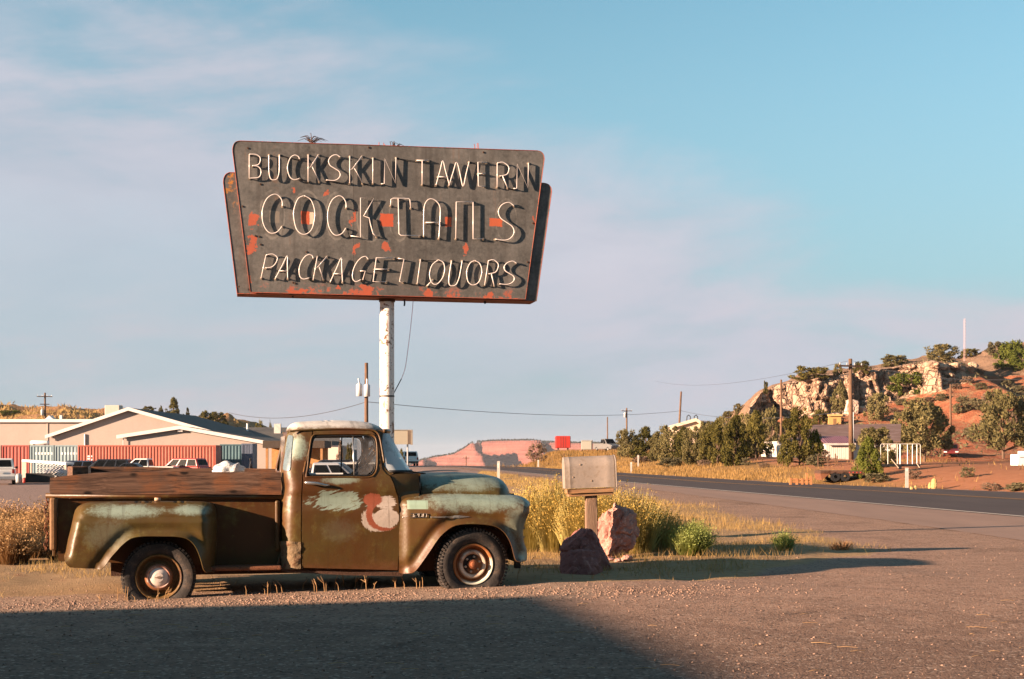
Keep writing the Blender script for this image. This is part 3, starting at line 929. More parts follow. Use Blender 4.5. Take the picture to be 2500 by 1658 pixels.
def paint(name, patches=(), solidp=(), decal=False, streaks=False, brown=0.5, extra_up=0.0, roofwhite=False):
    m, g = newmat(name)
    p = g.coord('Object'); px, pw, pz = g.sep(p)
    n0 = g.noise(p, 1.4, 4.0, 0.6); n1 = g.noise(p, 5.0, 5.0, 0.68); n2 = g.noise(p, 28.0, 4.0, 0.7); n3 = g.noise(p, 120.0, 2.0, 0.7)
    olive = g.mix(((n0 - 0.5) * 2.6 + (n1 - 0.5) * 0.8 + 1.0 - brown).cl(), (0.074, 0.029, 0.008), (0.078, 0.056, 0.014))
    olive = g.mix((n1 - 0.5).st(0.02, 0.18) * 0.35, olive, (0.135, 0.095, 0.022))
    olive = g.mix((n2 - 0.5).st(0.12, 0.25) * 0.45, olive, (0.050, 0.024, 0.007))
    teal = g.mix((n1 * 1.2 - 0.1).cl(), (0.165, 0.215, 0.165), (0.285, 0.345, 0.285))
    n4 = g.noise(p, 60.0, 3.0, 0.7)
    nsz = (n1 - 0.5) * 1.5 + (n2 - 0.5) * 1.1 + (n4 - 0.5) * 0.9
    c = olive
    tot = None
    for (u0, u1, v0, v1, amt) in patches:
        e = ell(g, px, pz, u0, u1, v0, v1).mx(-1.5)
        k = (e * 0.9 + nsz * 1.0).st(-0.1, 0.9) * amt
        tot = k if tot is None else tot.mx(k)
    n4_ = n4
    if extra_up:
        nz = g.sep(g.geo('Normal'))[2]
        k = (nz.ab() + nsz * 0.55).st(0.62, 0.95) * extra_up
        tot = k if tot is None else tot.mx(k)
    if streaks:
        q = g.comb((px + pz * 1.6) * 5.0, pw, (pz - px * 0.45) * 34.0)
        sn = g.noise(q, 1.0, 4.0, 0.6)
        a = ell(g, px, pz, 742, 900, 1196, 1250).mx(-1.0)
        k = (a * 0.55 + (sn - 0.5) * 1.9 + (n1 - 0.5) * 0.6).st(0.10, 0.30)
        tot = k.mx(tot) if tot is not None else k
    if tot is not None: c = g.mix(tot, c, teal)
    for (u0, u1, v0, v1) in solidp:
        c = g.mix(rect(g, px, pz, u0, u1, v0, v1, s=0.004), c, (0.215, 0.30, 0.235))
    if decal:
        rag = (n2 - 0.5) * 1.1 + (n4 - 0.5) * 0.9 + (n1 - 0.5) * 0.9
        stn = g.noise(g.comb(px * 7.0, pw, pz * 55.0), 1.0, 4.0, 0.65)
        vst = g.noise(g.comb(px * 60.0, pw, pz * 9.0), 1.0, 3.0, 0.6)
        E = lambda *q: ell(g, px, pz, *q, 0.1).mx(-2.0)
        white = g.mix((n1 + (n2 - .5)).cl(), (0.34, 0.27, 0.22), (0.56, 0.47, 0.40))
        redp = g.mix(n2, (0.19, 0.045, 0.022), (0.33, 0.10, 0.055))
        k = (E(880, 972, 1232, 1300) * 1.1 + rag * 0.5 + (vst - .5) * 0.8).st(0.02, 0.16) * (E(884, 960, 1196, 1262) + rag * .4).st(0.5, 0.3)
        c = g.mix(k, c, white)
        k = (E(914, 972, 1210, 1244) + (stn - 0.5) * 2.6 + rag * 0.35).st(0.10, 0.30)
        c = g.mix(k, c, white)
        k = (E(884, 936, 1203, 1236) + rag * 0.7 + (vst - .5) * .5).st(0.10, 0.28)
        o1 = E(890, 985, 1212, 1299) + rag * 0.30; o2 = E(908, 990, 1222, 1290) + rag * 0.30
        k2 = o1.st(0.05, 0.18) * o2.st(0.12, 0.0) * (1.0 - E(930, 1010, 1190, 1256).st(0.0, 0.3))
        c = g.mix(k.mx(k2), c, redp)
        k = (E(910, 976, 1242, 1288) * 1.2 + rag * 0.35).st(0.02, 0.16)
        c = g.mix(k, c, white)
    if roofwhite:
        zb = T(830, 1047, 0.15)[2]
        k = ((pz - zb) * 14.0 + nsz * 0.8).st(-0.25, 0.7)
        c = g.mix(k, c, g.mix(n1, (0.46, 0.42, 0.37), (0.64, 0.60, 0.54)))
    vs = g.noise(g.scale(p, 16.0, 1.0, 1.3), 1.0, 4.0, 0.62)
    c = g.mix((vs - 0.5).st(0.03, 0.2) * 0.40, c, (0.050, 0.026, 0.010))
    c = g.mix((n1 + (n4 - 0.5) * 0.7 - 0.5).st(0.10, 0.24) * 0.45, c, (0.115, 0.098, 0.040))
    scr = g.noise(g.comb((px + pz * 1.1) * 3.0, pw, (pz - px * 0.9) * 90.0), 1.0, 3.0, 0.6)
    c = g.mix((scr - 0.5).st(0.17, 0.24) * n1.st(0.50, 0.62) * 0.7, c, (0.20, 0.20, 0.13))
    rs = (n2 + (n0 - 0.5) * 0.4).st(0.70, 0.80) * 0.7
    c = g.mix(rs, c, (0.16, 0.055, 0.022))
    lowrust = (0.33 - pz + (n1 - 0.5) * 0.35 + (n2 - .5) * .15).st(0.0, 0.12) * 0.55
    c = g.mix(lowrust, c, (0.12, 0.045, 0.02))
    hb = n1 * 0.5 + n2 * 0.3 + g.noise(p, 2.2, 2.0, 0.5) * 2.2
    g.out(g.bsdf(c, (0.28 + n2 * 0.28).cl(), 0.0, g.bump(hb, 0.20, 0.02), 0.34))
    return m


p_cab = paint('paint_cab', [(694, 756, 1056, 1128, 1.0), (778, 880, 1160, 1184, 0.8), (780, 880, 1262, 1330, 0.10)], decal=True, streaks=True, brown=0.78)
p_ff = paint('paint_front_fender', [(1000, 1330, 1192, 1252, 1.0), (1225, 1300, 1225, 1330, 0.55), (1262, 1300, 1345, 1376, 0.9)], solidp=[(995, 1044, 1222, 1243)], brown=0.80)
p_hood = paint('paint_hood', [(1028, 1240, 1150, 1206, 0.85)], extra_up=0.75)
p_rf = paint('paint_rear_fender', [(196, 412, 1228, 1266, 1.0), (405, 526, 1230, 1260, 1.0), (200, 330, 1262, 1345, 0.22)], brown=0.35)
p_plain = paint('paint_plain', [], brown=0.75)
p_roof = paint('paint_roof', roofwhite=True)

# ------ body lines of the cab side: how far in the sheet lies at each height
_wz = [(T(850, v, 0.12)[2], w) for v, w in ((1420, 0.155), (1392, 0.135), (1330, 0.115), (1262, 0.105), (1243, 0.107), (1236, 0.122), (1212, 0.135), (1200, 0.120), (1185, 0.122), (1164, 0.140), (1150, 0.155), (1100, 0.205), (1055, 0.262), (1045, 0.275), (1010, 0.33))]
_wzx, _wzy = np.array([a for a, b in _wz]), np.array([b for a, b in _wz])


def w_cab(z): return np.interp(z, _wzx, _wzy)


CW = 0.14
back_edge = TT(cr([(686, 1391), (686, 1330), (687, 1262), (688, 1222), (692, 1205), (694, 1190), (690, 1170), (688, 1152), (691, 1130), (695, 1113), (702, 1080), (709, 1053)], 3), CW)
door_rear = [(735, 1386), (734, 1300), (735, 1215), (738, 1160), (748, 1115), (758, 1078), (764, 1056)]
door_rear_d = [(u + 2.4, v) for u, v in door_rear]
door_top = [(768, 1050), (800, 1048), (850, 1047), (890, 1048), (908, 1051), (919, 1060), (925, 1075)]
door_front = [(929, 1112), (934, 1146), (943, 1157), (952, 1163), (960, 1180), (967, 1204), (971, 1212), (973, 1240), (974, 1330), (973, 1393)]
win = cr([(757, 1161), (752, 1157), (755, 1140), (762, 1095), (766, 1076), (771, 1068), (782, 1065), (840, 1064), (885, 1064), (905, 1065), (914, 1071), (918, 1084), (919, 1110), (917, 1138), (911, 1153), (897, 1161), (850, 1161), (800, 1161)], 4, True)
# rear quarter of the cab (behind the door)
q_out = back_edge + TT([(735, 1049)], CW) + TT(list(reversed(door_rear + [(765, 1049)])), CW) + TT([(735, 1391)], CW)


def w_quarter(P):
    d = seg_dist(P, back_edge)
    return w_cab(P[:, 1]) + 0.20 * (1 - fprof(d, 0.15))


side_panel('cab_corner', q_out, w_quarter, p_cab, h=0.035, rims=[(back_edge, 0.15)])
# door with its window opening
d_out = TT([(737.4, 1386), (970.5, 1392)] + list(reversed(door_front[:-1])) + list(reversed(door_top)) + list(reversed(door_rear_d))[:-1], CW)
if area2(d_out) < 0: d_out = d_out[::-1]
win_sz = TT(win, CW)


def w_door(P):
    b = seg_dist(P, win_sz, True)
    return w_cab(P[:, 1]) + 0.012 * np.exp(-(b / 0.012) ** 2) - 0.006 * np.exp(-((b - 0.035) / 0.010) ** 2) - 0.004


doors = side_panel('door', d_out, w_door, p_cab, [win_sz], h=0.03, thick=0.025)
# cowl piece between door and hood, with the post round the windscreen
cowl = TT([(954, 1158), (978, 1157), (1000, 1157), (1024, 1157), (1027, 1202), (1020, 1215), (1012, 1395), (985, 1401), (975, 1399), (975, 1330), (975, 1240), (973, 1212), (969, 1203), (962, 1180)], CW)
cs0, cs1, cz0 = T(953, 1160, CW)[0], T(1024, 1160, .3)[0], T(1000, 1206, CW)[2]


def w_cowl(P):
    w = w_cab(P[:, 1]) + 0.006; t = np.clip((P[:, 0] - cs0) / (cs1 - cs0), 0, 1.05)
    return w + (0.205 - w) * t ** 1.3 * sst(P[:, 1], cz0 - .03, cz0 + .02)


side_panel('cowl_panel', cowl[::-1] if area2(cowl) < 0 else cowl, w_cowl, p_cab, h=0.025)
apil = TT([(921, 1052), (930, 1050), (942, 1050), (938, 1058), (936, 1075), (934, 1110), (938, 1138), (944, 1148), (954, 1153), (960, 1157), (952, 1161), (944, 1157), (935, 1147), (930, 1112), (926, 1075)], CW)
side_panel('windscreen_post', apil[::-1] if area2(apil) < 0 else apil, lambda P: w_cab(P[:, 1]) + 0.004, p_plain, h=0.02, thick=0.02)
# sill under the door
sill = TT([(688, 1390), (735, 1393), (860, 1397), (972, 1396), (985, 1402), (982, 1407), (860, 1405), (735, 1399), (688, 1395)], 0.16)
side_panel('sill', sill[::-1] if area2(sill) < 0 else sill, lambda P: 0 * P[:, 0] + 0.16, dark_rust, h=0.05, thick=0.03)
# crumpled rusty patch low on the cab corner
pt = TT([(684, 1324), (700, 1321), (734, 1323), (734, 1388), (700, 1391), (684, 1389), (678, 1378), (686, 1350)], CW)
m_patch = M('dented_primer', (0.17, 0.115, 0.062), 0.7, var=0.45, sc=10, bump=1.0, bsc=14, col2=(0.12, 0.06, 0.03))


def w_patch(P):
    d = seg_dist(P, back_edge)
    return w_cab(P[:, 1]) + 0.20 * (1 - fprof(d + 0.004, 0.15)) - 0.008 + (fbm(P[:, 0] * 22, P[:, 1] * 22, 0, 3) - 0.5) * 0.035


side_panel('patch_panel', pt[::-1] if area2(pt) < 0 else pt, w_patch, m_patch, h=0.018, thick=0.004, both=False)

# roof: crowned cap above the gutter
roof_top = TT(cr([(709, 1051), (710, 1046), (714, 1038), (724, 1030), (740, 1026), (780, 1023.5), (839, 1022), (885, 1024), (915, 1028), (936, 1035), (948, 1042), (951, 1047)], 4), CW)
roof_bot = TT([(944, 1053), (930, 1050.5), (905, 1048), (850, 1046), (790, 1047), (735, 1049)], CW)
r_out = roof_top + roof_bot
r_out = r_out if area2(r_out) > 0 else r_out[::-1]


def w_roof(P):
    d = seg_dist(P, roof_top)
    return WID / 2 - (WID / 2 - 0.262) * fprof(d, 0.125) ** 0.9


side_panel('roof', r_out, w_roof, p_roof, h=0.03, rims=[(roof_top, 0.13)], thick=0.004)
gut = [Vector((T(u, v, CW)[0], w_cab(T(u, v, CW)[2]) - 0.008, T(u, v, CW)[2])) for u, v in cr([(707, 1053), (735, 1050.5), (790, 1048), (850, 1047), (905, 1049), (922, 1054), (930, 1068), (935, 1100), (939, 1130)], 4)]
for s in (0, 1):
    b = MB(); b.tube([(q.x, q.y if s == 0 else WID - q.y, q.z) for q in gut], 0.011, 6); b.build('drip_rail', p_plain, truck, True)
# cab back wall with rear window, floor, seat, dashboard
zb = [T(690, v, CW) for v in (1391, 1330, 1222, 1190, 1165)]
b = MB()
bk = [(back_edge[0][0], back_edge[0][1])] + list(back_edge)
V, Fq = [], []
for (sx, z) in bk:
    wi = float(w_cab(z)) + 0.19
    for w in np.linspace(wi, WID - wi, 9): V.append((sx + 0.003, w, z))
for i in range(len(bk) - 1):
    for k in range(8):
        zc = (bk[i][1] + bk[i + 1][1]) / 2; wc = V[i * 9 + k][1] + 0.07
        if T(690, 1150, CW)[2] < zc < T(690, 1070, CW)[2] and 0.50 < wc < WID - 0.50: continue
        Fq.append((i * 9 + k, i * 9 + k + 1, (i + 1) * 9 + k + 1, (i + 1) * 9 + k))
solid(mesh_np('cab_back', V, Fq, p_plain, truck, True), 0.02, 0)
r0, r1 = T(698, 1150, CW), T(703, 1068, CW)
mesh_np('rear_window', [(r0[0] - .012, .44, r0[2] - .02), (r0[0] - .012, WID - .44, r0[2] - .02), (r1[0] - .012, WID - .46, r1[2] + .02), (r1[0] - .012, .46, r1[2] + .02)], [(3, 2, 1, 0)], glass_mat('vent_glass', (0.72, 0.70, 0.68), 0.16, (0.4, 0.36, 0.33)), truck)
sb, zs0 = back_edge[0][0], T(690, 1391, CW)[2]
sf = T(1010, 1300, CW)[0]
b = MB(); b.bb(sb + 0.03, sf, 0.17, WID - 0.17, zs0 + 0.03, zs0 + 0.06); b.build('cab_floor', dark_rust, truck)
b = MB(); b.bb(sf - 0.02, sf + 0.02, 0.2, WID - 0.2, zs0 + 0.03, T(1000, 1165, CW)[2]); b.build('firewall', dark_rust, truck)
seat_m = M('torn_vinyl', (0.07, 0.05, 0.04), 0.7, var=0.4, sc=8, bump=0.4)
b = MB(); b.bb(sb + 0.22, sb + 0.72, 0.22, WID - 0.22, zs0 + 0.28, zs0 + 0.43); b.bb(sb + 0.10, sb + 0.24, 0.22, WID - 0.22, zs0 + 0.36, zs0 + 0.82)
bevel(b.build('bench_seat', seat_m, truck), 0.04, 3)
sd = T(945, 1165, CW)
b = MB(); b.prism([(sd[0] - 0.14, 0.2, sd[2] - 0.14), (sd[0] + 0.28, 0.2, sd[2] - 0.14), (sd[0] + 0.28, 0.2, sd[2] + 0.012), (sd[0] - 0.04, 0.2, sd[2] + 0.012)], (0, WID - 0.4, 0))
bevel(b.build('dashboard', p_plain, truck), 0.02)
b = MB(); cw = Vector((sd[0] - 0.22, 1.25, sd[2] + 0.02))
b.tube([cw + Vector((0.08 * math.sin(a) * 1.0, 0.215 * math.cos(a), 0.20 * math.sin(a))) for a in np.linspace(0, 2 * math.pi, 28)[:-1]], 0.012, 6, closed=True)
b.tube([cw, cw + Vector((0.32, 0.0, -0.16))], 0.02, 6)
for a in (0.2, 2.9, 4.71): b.tube([cw, cw + Vector((0.08 * math.sin(a), 0.215 * math.cos(a), 0.20 * math.sin(a)))], 0.009, 5)
b.build('steering_wheel', black_m, truck, True)
b = MB()
for k, (du, dv, cu_) in enumerate(((850, 1158, 900), (862, 1160, 915), (872, 1158, 905))):
    q = T(du, dv, 0.5); b.tube([(q[0] - 0.02, 0.45 + 0.1 * k, q[2] - 0.06), (q[0] + 0.12, 0.5 + 0.08 * k, q[2] + 0.10), (q[0] + 0.26, 0.55 + 0.05 * k, q[2] + 0.30)], 0.012, 6)
b.build('loose_trim', M('tan_trim', (0.30, 0.17, 0.08), 0.7), truck, True)

# windows of the cab: chrome divider bars, vent panes, sill strip, far side glass frame
for s in (0, 1):
    fl = lambda q, o=0.0: (q[0], (w_cab(q[2]) + 0.012 + o) if s == 0 else WID - w_cab(q[2]) - 0.012 - o, q[2])
    dr = doors[s]
    b = MB(); b.tube([fl(T(865, 1161, CW)), fl(T(865, 1064, CW))], 0.009, 6); b.build('vent_bar', chrome_m if s == 0 else black_m, dr, True)
    if s == 0:
        b = MB(); a0, a1 = T(756, 1156.5, CW), T(838, 1156.5, CW)
        b.box(((a0[0] + a1[0]) / 2, w_cab(a0[2]) + 0.02, a0[2]), (a1[0] - a0[0], 0.012, 0.014)); b.build('window_ledge', white_paint, dr)
    poly = [fl(T(u, v, CW), 0.004) for u, v in ((868, 1159), (868, 1066), (903, 1067), (912, 1073), (916, 1086), (917, 1110), (915, 1136), (909, 1150), (896, 1159))]
    mesh_np('vent_pane', poly, [tuple(range(len(poly)))], glass_mat('vent_glass', (0.72, 0.70, 0.68), 0.16, (0.4, 0.36, 0.33)), dr)
    b = MB(); wl = [fl(T(u, v, CW), -0.010) for u, v in win]; b.tube(wl, 0.0065, 5, closed=True); b.build('window_seal', black_m, dr, True)
    wl = [fl(T(CU + (u - CU) * 1.0 + (4 if u > 840 else -4) * (1 if 1 else 0), v + (4 if v > 1120 else -5), CW), -0.016) for u, v in win]
    b = MB(); b.tube(wl, 0.010, 6, closed=True); b.build('window_moulding', p_plain, dr, True)
# wrapped rear corner window
cwn = cr([(707, 1064), (702, 1090), (697, 1118), (693, 1143), (698, 1149), (709, 1147), (712, 1120), (715, 1090), (718, 1067), (713, 1062)], 3, True)
P, tri = cdt(TT(cwn, CW), (), 0.012)
w0 = w_quarter(P)
for s in (0, 1):
    mesh_np('corner_window', np.stack([P[:, 0] - 0.004, (w0 - 0.006) if s == 0 else WID - w0 + 0.006, P[:, 1]], 1), tri if s == 0 else [f[::-1] for f in tri], M('clouded_glass', (0.10, 0.135, 0.15), 0.3, var=0.35, sc=10, bump=0, spec=0.5), truck, True)
# windscreen: wraps from post to post
V, Fq = [], []
zt_, zb_ = T(941, 1052, 0.3)[2], T(990, 1151, 0.6)[2]
nz_, nw_ = 14, 40
for i in range(nz_ + 1):
    t = i / nz_; v = 1052 + (1151 - 1052) * t
    s0 = T(np.interp(t, [0, .35, .7, .9, 1], [937, 933, 934, 940, 948]), v, 0.2)
    s1 = T(np.interp(t, [0, 1], [942, 998]), v, 0.5)
    zz_ = s0[2]; wi = float(w_cab(zz_)) + 0.01
    for k in range(nw_ + 1):
        a = math.pi * k / nw_
        ca = math.cos(a); sa = math.sin(a)
        w = WID / 2 - (WID / 2 - wi) * math.copysign(abs(ca) ** 0.75, ca)
        V.append((s0[0] + (s1[0] - s0[0]) * sa ** 0.62 + 0.05 * sa ** 3, w, zz_))
for i in range(nz_):
    for k in range(nw_): Fq.append((i * (nw_ + 1) + k, (i + 1) * (nw_ + 1) + k, (i + 1) * (nw_ + 1) + k + 1, i * (nw_ + 1) + k + 1))
mesh_np('windscreen', V, Fq, glass_mat('glare_windscreen', (0.55, 0.60, 0.62), 1.15, (0.46, 0.49, 0.50), 1.8), truck, True)  # pale diffuse coat: some dust, mostly sky reflection put into the colour
for row, nm in ((nz_, 'windscreen_seal'), (0, 'windscreen_header')):
    b = MB(); b.tube([Vector(V[row * (nw_ + 1) + k]) + Vector((0.004, 0, 0)) for k in range(nw_ + 1)], 0.016 if row else 0.024, 6); b.build(nm, black_m if row else p_plain, truck, True)
# roof visor edge and wiper litter at the foot of the glass
b = MB()
for k in range(9):
    q = T(985 + 6 * k, 1152 + 0.9 * k, 0.32); b.box((q[0], 0.32 + 0.03 * (k % 3), q[2] + 0.012), (0.035, 0.06, 0.012), 0.5 * k)
b.build('wiper_litter', dark_rust, truck)
b = MB(); q0, q1 = T(958, 1156, 0.3), T(1024, 1158, 0.3)
b.prism([(q0[0], 0.22, q0[2] - 0.02), (q1[0], 0.22, q1[2] - 0.02), (q1[0], 0.22, q1[2] + 0.008), (q0[0], 0.22, q0[2] + 0.012)], (0, WID - 0.44, 0)); b.build('cowl_top', p_plain, truck)

# ------ hood
hood_top = TT(cr([(1023, 1157), (1060, 1155), (1110, 1154.5), (1160, 1155.5), (1200, 1159), (1228, 1165), (1243, 1175), (1252, 1188), (1258, 1204)], 4), 0.35)
h_out = hood_top + TT([(1240, 1209), (1150, 1209), (1025, 1207)], 0.35)
h_out = h_out if area2(h_out) > 0 else h_out[::-1]


def w_hood(P):
    d = seg_dist(P, hood_top)
    return WID / 2 - (WID / 2 - 0.225) * fprof(d, 0.21) ** 0.75


side_panel('hood', h_out, w_hood, p_hood, h=0.035, rims=[(hood_top, 0.2)])
b = MB(); b.tube([(q[0] + 0.004, w_, q[2]) for q, w_ in ((T(1025, 1206, 0.21), 0.205), (T(1024, 1180, 0.21), 0.208), (T(1023, 1165, 0.25), 0.25), (T(1017, 1157, 0.6), 0.60), (T(1010, 1154, 0.9), 0.9))], 0.010, 6); b.build('hood_seal', black_m, truck, True)

# ------ front fenders
ff_top = TT(cr([(975, 1204), (1008, 1203), (1060, 1202.5), (1120, 1203), (1204, 1205), (1255, 1208), (1285, 1213), (1300, 1221), (1308.5, 1230), (1308, 1240)], 4), 0.05)
ff_front = TT(cr([(1308, 1240), (1302, 1252), (1295, 1266), (1289, 1284), (1287, 1300), (1288, 1318), (1292, 1334), (1296, 1348), (1296, 1370)], 4), 0.05)
ff_open = TT(cr([(1267, 1371), (1256, 1367), (1251, 1354), (1246, 1335), (1239, 1317), (1225, 1297), (1202, 1283), (1154, 1278), (1113, 1281), (1090, 1292), (1068, 1313), (1045, 1348), (1022, 1382), (1012, 1394), (1003, 1399)], 4), 0.05)
ff_rear = TT([(985, 1402), (976, 1400), (976, 1330), (976, 1240)], 0.05)
f_out = ff_top + ff_front[1:] + ff_open + ff_rear
f_out = f_out if area2(f_out) > 0 else f_out[::-1]
zcr = T(1150, 1246, 0.05)[2]


def w_ff(P):
    dt, df, do = seg_dist(P, ff_top), seg_dist(P, ff_front), seg_dist(P, ff_open)
    base = 0.075 - 0.075 * sst(P[:, 0], ff_rear[1][0], ff_rear[1][0] + 0.45) + 0.05 * sst(P[:, 0], ff_rear[1][0] + 0.1, ff_rear[1][0])
    D = 0.40 - base
    w = 0.40 - D * fprof(dt, 0.135) * (0.35 + 0.65 * fprof(df, 0.13))
    w = w - 0.018 * sst(zcr - P[:, 1], -0.01, 0.025)                       # step below the shoulder
    w = w + 0.030 * np.exp(-((do - 0.075) / 0.05) ** 2) * sst(do, 0.0, 0.04)
    w = w - 0.022 * np.exp(-(do / 0.022) ** 2)                             # rolled wheel-arch lip
    hx = sst(P[:, 0], ff_front[20][0] - 0.25, ff_front[20][0]) * sst(P[:, 1], 0.16, 0.45) * sst(P[:, 1], 0.85, 0.6)
    return w + 0.05 * hx


fenders = side_panel('front_fender', f_out, w_ff, p_ff, h=0.03, rims=[(ff_top, 0.135), (ff_front, 0.13)])
# headlights, grille, apron
for s in (0, 1):
    q = T(1282, 1238, 0.3); wv = 0.27 if s == 0 else WID - 0.27
    b = MB(); b.lathe([(0.0, 0.01), (0.04, 0.01), (0.07, 0.0), (0.082, -0.01), (0.085, -0.05)], 24, 'X', (q[0] + 0.02, wv, q[2] - 0.02))
    b.build('headlight', M('lamp_glass', (0.5, 0.5, 0.48), 0.2, var=0.1), truck, True)
gr0, gr1 = T(1270, 1215, 0.4), T(1285, 1335, 0.4)
b = MB()
for k in range(6):
    z = gr1[2] + (gr0[2] - gr1[2]) * k / 5.5; b.bb(gr0[0] + 0.0, gr0[0] + 0.04, 0.36, WID - 0.36, z, z + 0.022)
for k in range(9):
    w = 0.42 + (WID - 0.84) * k / 8; b.bb(gr0[0] - 0.01, gr0[0] + 0.03, w - 0.01, w + 0.01, gr1[2], gr0[2])
b.bb(gr0[0] - 0.06, gr0[0] - 0.03, 0.33, WID - 0.33, gr1[2] - 0.05, gr0[2])
b.build('grille', M('grille_paint', (0.20, 0.19, 0.16), 0.6, var=0.4), truck)
b = MB(); q = T(1290, 1372, 0.1)
b.bb(q[0] - 0.16, q[0] - 0.02, 0.10, WID - 0.10, q[2] + 0.0, q[2] + 0.13); bevel(b.build('front_apron', p_plain, truck), 0.03, 3)
q = T(1268, 1380, 0.35)
b = MB(); b.bb(q[0] - 0.03, q[0] + 0.03, 0.42, 0.5, q[2] - 0.04, q[2] + 0.08); b.build('bumper_bracket', black_m, truck)

# emblem: spear with raised numerals
e0, e1 = T(982, 1262, 0.02), T(1146, 1264, 0.02)
em = empty('side_emblem', (0, 0, 0), 0, truck)


def ffw(s_, z_): return float(w_ff(np.array([[s_, z_]]))[0])


q = [(983, 1263.5), (1000, 1259.5), (1120, 1258.5), (1148, 1261.5), (1120, 1265.5), (1000, 1266)]
P3 = [(T(u, v, .02)[0], ffw(T(u, v, .02)[0], T(u, v, .02)[2]) - 0.010, T(u, v, .02)[2]) for u, v in q]
b = MB(); b.prism(P3, (0, 0.010, 0)); bevel(b.build('spear', chrome_m, em), 0.002)
SEGS = {'3': 'abgcd', '2': 'abged', '0': 'abcdef'}
b = MB()
for i, ch in enumerate('3200'):
    u0, u1 = 1002 + 10.2 * i, 1009.4 + 10.2 * i
    pt_ = {'tl': (u0 + 1, 1254), 'tr': (u1 + 1, 1254), 'ml': (u0 + .5, 1258.2), 'mr': (u1 + .5, 1258.2), 'bl': (u0, 1262.6), 'br': (u1, 1262.6)}
    L = {'a': ('tl', 'tr'), 'b': ('tr', 'mr'), 'c': ('mr', 'br'), 'd': ('bl', 'br'), 'e': ('ml', 'bl'), 'f': ('tl', 'ml'), 'g': ('ml', 'mr')}
    for sgm in SEGS[ch]:
        pa, pb = [T(*pt_[k], .02) for k in L[sgm]]
        b.tube([(x[0], ffw(x[0], x[2]) - 0.016, x[2]) for x in (pa, pb)], 0.0046, 5)
b.build('numerals', M('dark_chrome', (0.10, 0.09, 0.08), 0.4, 0.6), em)
b = MB()
for k in range(24):
    x = T(1050 + 3 * k, 1262.2, .02); b.box((x[0], ffw(x[0], x[2]) - 0.012, x[2]), (0.005, 0.006, 0.014))
b.build('emblem_ribs', M('pale_chrome', (0.62, 0.60, 0.55), 0.35, 0.7), em)

# door handle
h0, h1 = T(744, 1181, 0.06), T(806, 1185, 0.06)
b = MB()
b.tube([(h0[0], w_cab(h0[2]) - 0.035, h0[2] + 0.012), (h0[0] + .02, w_cab(h0[2]) - 0.048, h0[2] + 0.010), (h0[0] + .13, w_cab(h0[2]) - 0.05, h0[2] + 0.002), (h1[0] - .05, w_cab(h0[2]) - 0.045, h1[2] + 0.002), (h1[0], w_cab(h0[2]) - 0.03, h1[2])], [0.010, 0.017, 0.016, 0.012, 0.006], 8)
b.tube([(h0[0] + .03, w_cab(h0[2]) - 0.045, h0[2] + 0.01), (h0[0] + .03, w_cab(h0[2]) + 0.0, h0[2] + 0.01)], 0.014, 8)
b.build('door_handle', chrome_m, doors[0], True)

# ------ rear fenders
rf_top = TT(cr([(157, 1349), (163, 1318), (170, 1290), (174, 1270), (176, 1257), (180, 1244), (190, 1235), (212, 1228), (250, 1226), (303, 1225), (400, 1224.5), (470, 1225), (505, 1227), (520, 1232), (528, 1243)], 4), 0.03)
rf_front = TT([(528, 1243), (530, 1280), (529, 1330), (526, 1383)], 0.03)
rf_open = TT(cr([(249, 1388), (258, 1380), (271, 1361), (286, 1344), (301, 1328), (322, 1313), (351, 1308), (400, 1308), (434, 1309), (460, 1315), (478, 1334), (490, 1363), (497, 1388), (504, 1396)], 4), 0.03)
rf_bot = TT([(157, 1349), (158, 1362), (163, 1374), (173, 1384)], 0.03)
r_out2 = rf_top + rf_front[1:] + TT([(524, 1396)], 0.03) + list(reversed(rf_open)) + list(reversed(rf_bot))[:-1]
r_out2 = r_out2 if area2(r_out2) > 0 else r_out2[::-1]
zc2 = T(300, 1268, 0.03)[2]
rf_up = [q for q in rf_top if q[1] > T(300, 1246, 0.03)[2]]
rf_back = [q for q in rf_top if q[1] <= T(300, 1243, 0.03)[2] and q[0] < T(250, 1250, 0)[0]] or rf_top[:20]


def w_rf(P):
    du, db, df, do = seg_dist(P, rf_up), seg_dist(P, rf_back), seg_dist(P, rf_front), seg_dist(P, rf_open)
    w = 0.30 - 0.35 * fprof(du, 0.14) * (0.25 + 0.75 * fprof(db, 0.10)) * (0.04 + 0.96 * fprof(df, 0.16))
    w = w - 0.020 * sst(zc2 - P[:, 1], -0.004, 0.016)
    w = w + 0.02 * np.exp(-((do - 0.07) / 0.04) ** 2) * sst(do, 0, 0.04) - 0.020 * np.exp(-(do / 0.02) ** 2)
    return w


side_panel('rear_fender', r_out2, w_rf, p_rf, h=0.03, rims=[(rf_up, 0.14), (rf_back, 0.1), (rf_front, 0.16)])

